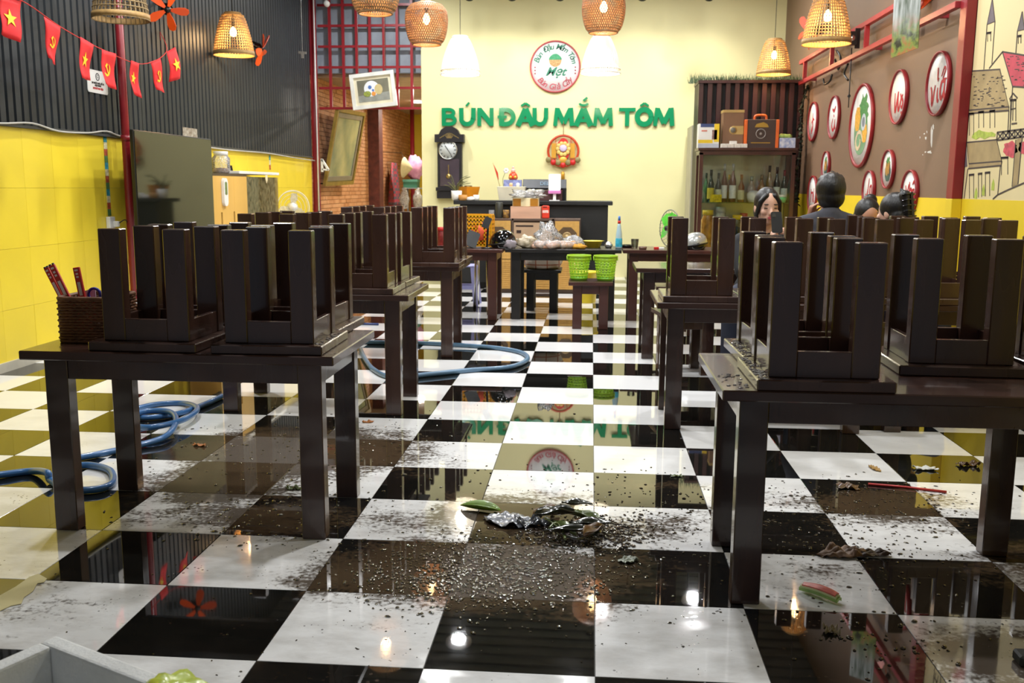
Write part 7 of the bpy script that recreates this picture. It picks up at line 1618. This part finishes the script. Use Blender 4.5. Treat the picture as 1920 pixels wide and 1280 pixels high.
# ---------------------------------------------------------------- floor: hose, litter, mud
HOSE = mat('blue_rubber_hose', '#3d6ea6', .3, var=.08, coat=.3)
def fl(px, py, z=.018): return at_z(px, py, z)
pts = [fl(417, 742), fl(385, 757), fl(330, 776), fl(262, 783), fl(248, 770), fl(292, 758), fl(345, 756), fl(370, 766, .045), fl(345, 786, .05), fl(290, 800, .05), fl(252, 798, .045), fl(244, 783, .05), fl(272, 771, .05), fl(318, 772, .05), fl(330, 790, .045), fl(310, 818, .03), fl(255, 836), fl(190, 850), fl(130, 862), fl(125, 873), fl(170, 872), fl(206, 882), fl(210, 905), fl(180, 917), fl(130, 917), fl(95, 900), fl(88, 886, .05), fl(60, 883), fl(0, 890), fl(-60, 897)]
tag(MB().tube(spline(pts, 8), .017, 10).build('garden_hose', HOSE, loc=pts[0]), 'blue garden hose coiled on the tiles under the near left table', 'hose')
pts = [fl(620, 634), fl(680, 641), fl(760, 642), fl(850, 646), fl(930, 652), fl(978, 661), fl(988, 674), fl(955, 688), fl(880, 694), fl(800, 702), fl(735, 707), fl(700, 692), fl(684, 672), fl(676, 655)]
tag(MB().tube(spline(pts, 8), .019, 10).build('garden_hose', mat('greyish_blue_hose', '#5c7f9e', .3, var=.08, coat=.3), loc=pts[0]), 'greyish blue hose lying in a wide loop across the aisle', 'hose')
c = at_z(692, 607, .012); mb = MB(); mb.tube([c+Vector((-.16, 0, 0)), c+Vector((.10, -.01, 0))], .012, 8); tag(mb.build('blue_rod', mat('navy_tube', '#2d3a6e', .4), loc=c), 'short navy blue rod lying on the tiles left of the aisle', 'rod')
def leaf(px, py, L_, W_, ang, m, label, curl=.3, name='leaf', z=.004, group=None, wave=0.0, seed=1):
    p = at_z(px, py, 0); nu, nv = 10, 6; vs = []; ca, sa = math.cos(ang), math.sin(ang); rnd = random.Random(seed); f1, f2 = rnd.uniform(0, 6), rnd.uniform(0, 6)
    for i in range(nu+1):
        u = i/nu; w = W_*(math.sin(PI*min(1, max(.0, u)))**.75)*.5+.0015
        for j in range(nv+1):
            v = j/nv*2-1; x = (u-.5)*L_; y = v*w; zz = z+abs(v)**1.5*w*curl*1.4+curl*.25*L_*(u-.5)**2+wave*(.5+.5*math.sin(u*9+f1+v*2))*(.6+.4*math.sin(v*3+f2))+.002
            vs.append((p.x+x*ca-y*sa, p.y+x*sa+y*ca, max(.001, zz)))
    mb = MB(); mb.add(vs, [(i*(nv+1)+j, (i+1)*(nv+1)+j, (i+1)*(nv+1)+j+1, i*(nv+1)+j+1) for i in range(nu) for j in range(nv)], 0, True)
    o = mb.build(name, m, loc=(p.x, p.y, 0)); md = o.modifiers.new('thickness', 'SOLIDIFY'); md.thickness = .002
    o.data.update(); return tag(o, label, 'leaf', group)
LGREEN = mat('fresh_green_leaf', '#6b8a1c', .4, var=.25, scale=30, coat=.3); LDARK = mat('dark_wet_leaf', '#2b2c20', .18, var=.5, scale=30, coat=.8); LBROWN = mat('wet_brown_leaf', '#5f4326', .3, var=.4, scale=30, coat=.5); LOLIVE = mat('wet_olive_leaf', '#5f6b3c', .25, var=.35, scale=30, coat=.5)
leaf(901, 957, .19, .07, -.28, LGREEN, 'bright green leaf lying on the muddy tiles', .6)
hp = at_z(1080, 992, 0)
for k, (px, py, L_, W_, a, m, lab) in enumerate(((1025, 968, .13, .06, .7, LBROWN, 'brown curled leaf at the left top of the mud heap'), (1050, 1000, .20, .05, -.9, LOLIVE, 'long olive leaf slanting through the middle of the mud heap'), (1092, 980, .17, .055, -.5, LOLIVE, 'olive green leaf at the top right of the mud heap'), (1075, 1010, .22, .05, .25, LDARK, 'long black leaf at the front of the mud heap'),
        (1110, 1000, .16, .06, .1, LDARK, 'dark leaf at the right side of the mud heap'), (1112, 1016, .12, .06, 1.0, LBROWN, 'brown rotten leaf at the right foot of the mud heap'), (1040, 985, .16, .07, .35, LDARK, 'dark glossy leaf at the left side of the mud heap'), (1082, 968, .12, .05, .0, LDARK, 'dark leaf at the back of the mud heap'))):
    leaf(px, py, L_*1.1, W_*.95, a, m, lab, .55, 'rotten_leaf', .010+.0055*k, 'leaves in the mud heap', .014, k)
for k, (pts, lab) in enumerate(((((1030, 990), (1042, 980), (1052, 992), (1060, 1010)), 'pale looped stalk at the left of the mud heap'), (((1062, 1004), (1085, 1010), (1108, 1002), (1126, 996)), 'dark straight stalk across the front of the mud heap'), (((1075, 978), (1092, 972), (1110, 982), (1124, 992)), 'thin stalk at the back right of the mud heap'))):
    P = [at_z(a, b, .03+.012*math.sin(i*2+k)) for i, (a, b) in enumerate(pts)]
    tag(MB().tube(spline(P, 5), .006, 6).build('plant_stalk', (LOLIVE, LDARK, LBROWN)[k], loc=P[0]), lab, 'stalk', 'stalks in the mud heap')
t = thing('grey_plastic_scrap', 'crumpled grey plastic scrap between the green leaf and the mud heap', 'scrap', at_z(965, 985, 0))
def scrap(px, py, w, d, hgt, m, t, ang=0.0, seed=3, name='sheet', loc=None):
    p = at_z(px, py, 0); n_ = 12; rnd = random.Random(seed); ph = [rnd.uniform(0, 6) for _ in range(4)]; vs = []
    for j in range(n_+1):
        for i in range(n_+1):
            u, v = i/n_*2-1, j/n_*2-1; rr = 1+.18*math.sin(4*math.atan2(v, u)+ph[0]); x, y = u*w/2*rr, v*d/2*rr
            z = .003+hgt*abs(math.sin(u*3+ph[1])*math.sin(v*4+ph[2])+.4*math.sin(7*u+5*v+ph[3]))
            vs.append((p.x+x*math.cos(ang)-y*math.sin(ang), p.y+x*math.sin(ang)+y*math.cos(ang), z))
    mb = MB(); mb.add(vs, [(j*(n_+1)+i, j*(n_+1)+i+1, (j+1)*(n_+1)+i+1, (j+1)*(n_+1)+i) for j in range(n_) for i in range(n_)], 0, True)
    o = mb.build(name, m, t, loc=loc); md = o.modifiers.new('thickness', 'SOLIDIFY'); md.thickness = .0015; return o
GPL = mat('grey_wet_plastic', '#8b8d92', .2, var=.2, scale=20, coat=.6)
scrap(955, 978, .19, .15, .022, GPL, t, -.3, 3)
mb_t = scrap(1000, 985, .13, .08, .03, mat('dark_wet_plastic', '#45474b', .15, coat=.8), t, .2, 5, 'dark_fold')
t = thing('dry_leaf', 'large dry brown leaf curled on the tiles beside the right table leg', 'leaf', at_z(1580, 1040, 0))
scrap(1578, 1040, .17, .085, .026, mat('dry_brown_leaf', '#7a5c43', .6, var=.35, scale=20), t, .15, 8, 'leaf_blade')
t = thing('dry_leaf', 'thin dark brown leaf right of the large curled dry leaf', 'leaf', at_z(1632, 1038, 0)); scrap(1632, 1040, .13, .05, .014, mat('dark_brown_leaf', '#4c3727', .5, var=.35, scale=20), t, .1, 9, 'leaf_blade')
# melon rind
p = at_z(1537, 1120, 0); t = thing('watermelon_rind', 'eaten watermelon rind with pink flesh on the tiles', 'fruit', p)
mb = MB(); L_, W_ = .145, .045; ang = -.75; vs = []; n_ = 12
def rp(u, v, top):
    x = (u-.5)*L_; y = (v-.5)*W_*(1-.35*(2*u-1)**2); z = .004+.014*(1-(2*v-1)**2*.5)+(.014 if top else 0)+.008*math.sin(u*PI); return Vector((p.x+x*math.cos(ang)-y*math.sin(ang), p.y+x*math.sin(ang)+y*math.cos(ang), z))
def slab(z_off, th, m, nm, sh=1.0):
    vs = []
    for zt in (0, th):
        for i in range(n_+1):
            for j in range(3): q = rp(.5+(i/n_-.5)*sh, .5+(j/2-.5)*sh, False); vs.append(q+Vector((0, 0, z_off+zt)))
    M_ = 3*(n_+1); fs = []
    for b in (0, M_):
        for i in range(n_):
            for j in range(2): a = b+i*3+j; fs.append((a, a+3, a+4, a+1) if b else (a, a+1, a+4, a+3))
    for i in range(n_):
        for j, r_ in ((0, 0), (2, 1)): a = i*3+j; fs.append((a, a+3, M_+a+3, M_+a) if r_ else (a, M_+a, M_+a+3, a+3))
    for i in (0, n_):
        for j in range(2): a = i*3+j; fs.append((a, M_+a, M_+a+1, a+1))
    o = MB().add(vs, fs).build(nm, m, t)
slab(-.003, .011, mat('green_rind', '#8fae5e', .4, var=.3, scale=25), 'rind'); slab(.0075, .006, mat('pale_rind', '#c9cf9a', .5), 'white_rind', .93); slab(.013, .005, mat('pink_flesh', '#cf6f60', .4, var=.25, scale=40), 'flesh', .86)
# red straw, black block, scraps
a_, b_ = at_z(1628, 907, .006), at_z(1775, 922, .006); mb = MB(); mb.tube([a_, a_.lerp(b_, .5)+Vector((0, .01, 0)), b_], .006, 7); tag(mb.build('red_straw', mat('red_straw_plastic', '#c33a3a', .35), loc=a_), 'red drinking straw among the litter on the right', 'straw')
p = at_z(1912, 1243, 0); mb = MB(); mb.box(p.x-.012, p.x+.10, p.y-.03, p.y+.03, .0005, .035); tag(mb.build('black_block', mat('dark_rubber', '#2a2d2c', .5), bevel=.006, loc=(p.x, p.y, 0)), 'small black rubber block cut by the right edge of the frame', 'block')
t = thing('torn_paper', 'torn cream paper sheet lying flat at the left edge of the frame', 'paper', at_z(40, 1105, 0)); P = [at_z(a, b, .002) for a, b in ((-60, 1150), (-20, 1128), (30, 1100), (55, 1082), (72, 1076), (88, 1085), (82, 1092), (70, 1094), (62, 1108), (45, 1120), (40, 1132), (20, 1136), (-10, 1150), (-60, 1190))]
mb = MB(); P2 = [(q.x, q.y) for q in P]; ar = sum(a[0]*b[1]-b[0]*a[1] for a, b in zip(P2, P2[1:]+P2[:1])); mb.prism(P2 if ar > 0 else P2[::-1], Matrix.Translation((0, 0, .0015)), .0025); mb.build('sheet', mat('cream_wet_paper', '#c8bf96', .4, var=.1), t)
for k, (px, py, w, d, h, m, ang, lab) in enumerate(((1735, 880, .10, .05, .012, WHITE, .1, 'white crumpled tissue on a black tile at the right'), (1640, 880, .03, .08, .01, mat('straw_scrap', '#b08a4a', .6), .3, 'straw coloured scrap on a white tile at the right'), (1590, 915, .09, .06, .02, LBROWN, 0, 'brown food scrap on a black tile, right of the near table leg'), (1815, 873, .10, .04, .02, LBROWN, .2, 'brown leaf scrap near the far right table leg'),
        (1268, 893, .05, .02, .006, LOLIVE, .1, 'thin green herb stalk on the aisle tile'), (1178, 1052, .07, .05, .012, mat('grey_green_scrap', '#8d9380', .4, var=.4), .5, 'pale grey green scrap on the black aisle tile'), (1558, 1185, .04, .035, .016, mat('tan_pebble', '#8a7a5a', .5), 0, 'small tan pebble on the black tile at lower right'), (552, 917, .07, .03, .014, LOLIVE, 0, 'green herb scrap beside the near left table leg'), (690, 792, .06, .03, .01, mat('orange_leaf', '#a9682c', .5), .3, 'orange dry leaf behind the near left table'), (374, 836, .07, .03, .01, mat('orange_leaf', '#a9682c', .5), -.2, 'orange dry leaf under the near left table'))):
    p = at_z(px, py, 0); t = thing('litter_scrap', lab, 'scrap', p, 'litter on the floor'); scrap(px, py, w, d, h, m, t, ang, 20+k, 'scrap')
# mud clods and wet bits nobody could count
rnd = random.Random(12)
def clods(n_, fx, r0, r1, m, label, name, hk=.55):
    mb = MB()
    for _ in range(n_):
        x, y = fx(); r = rnd.uniform(r0, r1)*rnd.uniform(.5, 1); mb.ball((x, y, r*.2), (r*rnd.uniform(.8, 2.0), r*rnd.uniform(.7, 1.4), r*hk), 6, 4, rot=Matrix.Rotation(rnd.uniform(0, 3), 3, 'Z'))
    mb.v = [(x, y, max(.0004, z)) for x, y, z in mb.v]; o = mb.build(name, m); return tag(o, label, 'mud', kind='stuff')
def g(cx, cy, sx, sy): return lambda: (rnd.gauss(cx, sx), rnd.gauss(cy, sy))
MUDW = mat('wet_mud', '#3a2f24', .06, var=.4, scale=30, coat=1.0); BUB = mat('wet_grey_froth', '#4a4439', .03, var=.4, scale=30, coat=1.0, spec=1.0, ior=1.9)
clods(1700, g(-.42, .16, .22, .14), .003, .009, BUB, 'glittering wet grit on the muddy tiles of the aisle', 'wet_grit'); clods(900, g(-.26, .38, .26, .14), .003, .008, BUB, 'wet grit spread in front of the mud heap', 'wet_grit')
clods(900, g(-.04, .66, .12, .075), .004, .012, MUDW, 'clods of black mud in the leaf heap', 'mud_clods', .7)
clods(240, g(.22, .80, .17, .12), .003, .008, MUDW, 'mud crumbs by the leg of the near right table', 'mud_crumbs'); clods(420, g(1.15, 1.12, .34, .2), .003, .009, MUDW, 'mud crumbs among the litter on the right', 'mud_crumbs'); clods(260, g(1.05, .6, .25, .18), .003, .008, MUDW, 'mud crumbs on the white tile by the dry leaf', 'mud_crumbs')
clods(90, g(.9, -.15, .14, .16), .003, .009, MUDW, 'mud crumbs on the black tile at lower right', 'mud_crumbs'); clods(380, g(-1.5, 1.75, .45, .45), .003, .010, BUB, 'wet grit under the near left table', 'wet_grit'); clods(200, g(-1.35, .75, .25, .2), .003, .010, BUB, 'wet grit in front of the near left table', 'wet_grit')
clods(150, g(.15, 1.25, .35, .3), .003, .007, MUDW, 'mud crumbs along the aisle', 'mud_crumbs'); clods(220, g(-.2, 0, .9, .35), .002, .005, MUDW, 'fine mud crumbs on the nearest tiles', 'mud_crumbs')
# drops on the stool and table tops
def drops(n_, x0, x1, y0, y1, z, label):
    mb = MB()
    for _ in range(n_):
        r = rnd.uniform(.002, .006); mb.ball((rnd.uniform(x0, x1), rnd.uniform(y0, y1), z), (r*rnd.uniform(1, 1.8), r, r*.45), 6, 4)
    tag(mb.build('water_drops', mat('water_drop', '#8a8580', .03, coat=1.0, var=.1)), label, 'water', kind='stuff')
drops(90, .51, .545, -.02, .38, H+.0375, 'water drops on the seat of the muddy upturned stool'); drops(60, .525, .56, .41, .8, H+.0375, 'water drops on the seat edge of the stool behind'); drops(30, .41, .49, .0, .25, H+.001, 'water drops on the corner of the near right table'); drops(25, -1.09, -1.06, .46, .84, H+.0375, 'mud drops on the seat edge by the left aisle')

# ---------------------------------------------------------------- foam box at the lower left corner
zt_ = .34; pc = at_z(105, 1190, zt_); pr_ = at_z(330, 1275, zt_); pl_ = at_z(-30, 1258, zt_)
ex = (pr_-pc).normalized(); ey = (pl_-pc); ey = (ey-ex*ey.dot(ex)).normalized(); WL, DL = .62, .44
FO = mat('dirty_white_foam', '#d9dad8', .7, var=.16, scale=6, bump=.25, bscale=120)
t = thing('foam_box', 'dirty white foam box cut by the lower left corner of the frame', 'box', (pc.x, pc.y, 0))
def wallq(a, b, inn, name):
    P = [a, b, b+inn[1], a+inn[0]]; mb = MB(); vs = [Vector((q.x, q.y, 0.001)) for q in P]+[Vector((q.x, q.y, zt_)) for q in P]
    mb.add(vs, [(3, 2, 1, 0), (4, 5, 6, 7), (0, 1, 5, 4), (1, 2, 6, 5), (2, 3, 7, 6), (3, 0, 4, 7)]); mb.build(name, FO, t, bevel=.007, seg=2)
th = .042; c0 = pc; c1 = pc+ex*WL; c2 = pc+ex*WL+ey*DL; c3 = pc+ey*DL
wallq(c0, c1, (ey*th+ex*.0, ey*th), 'side_wall'); wallq(c2, c3, (-ey*th, -ey*th), 'side_wall'); wallq(c3-ey*th, c0+ey*th, (ex*th, ex*th), 'end_wall'); wallq(c1+ey*th, c2-ey*th, (-ex*th, -ex*th), 'end_wall')
mb = MB(); P = [c0+ex*th+ey*th, c1-ex*th+ey*th, c2-ex*th-ey*th, c3+ex*th-ey*th]; P2 = [(q.x, q.y) for q in P]; ar = sum(a[0]*b[1]-b[0]*a[1] for a, b in zip(P2, P2[1:]+P2[:1])); mb.prism(P2 if ar > 0 else P2[::-1], Matrix.Translation((0, 0, .001)), .03); mb.build('base', FO, t)
q = at_z(310, 1285, .33); lump('yellow_green_bag', (q.x+.02, q.y-.02, .285), (.085, .08, .07), mat('yellow_green_plastic', '#b9c94a', .3, var=.2, scale=10, sss=.15, coat=.4), 'crumpled yellow green plastic bag stuffed in the foam box', 'bag', .12, 51, 26, 16, flat=.25)
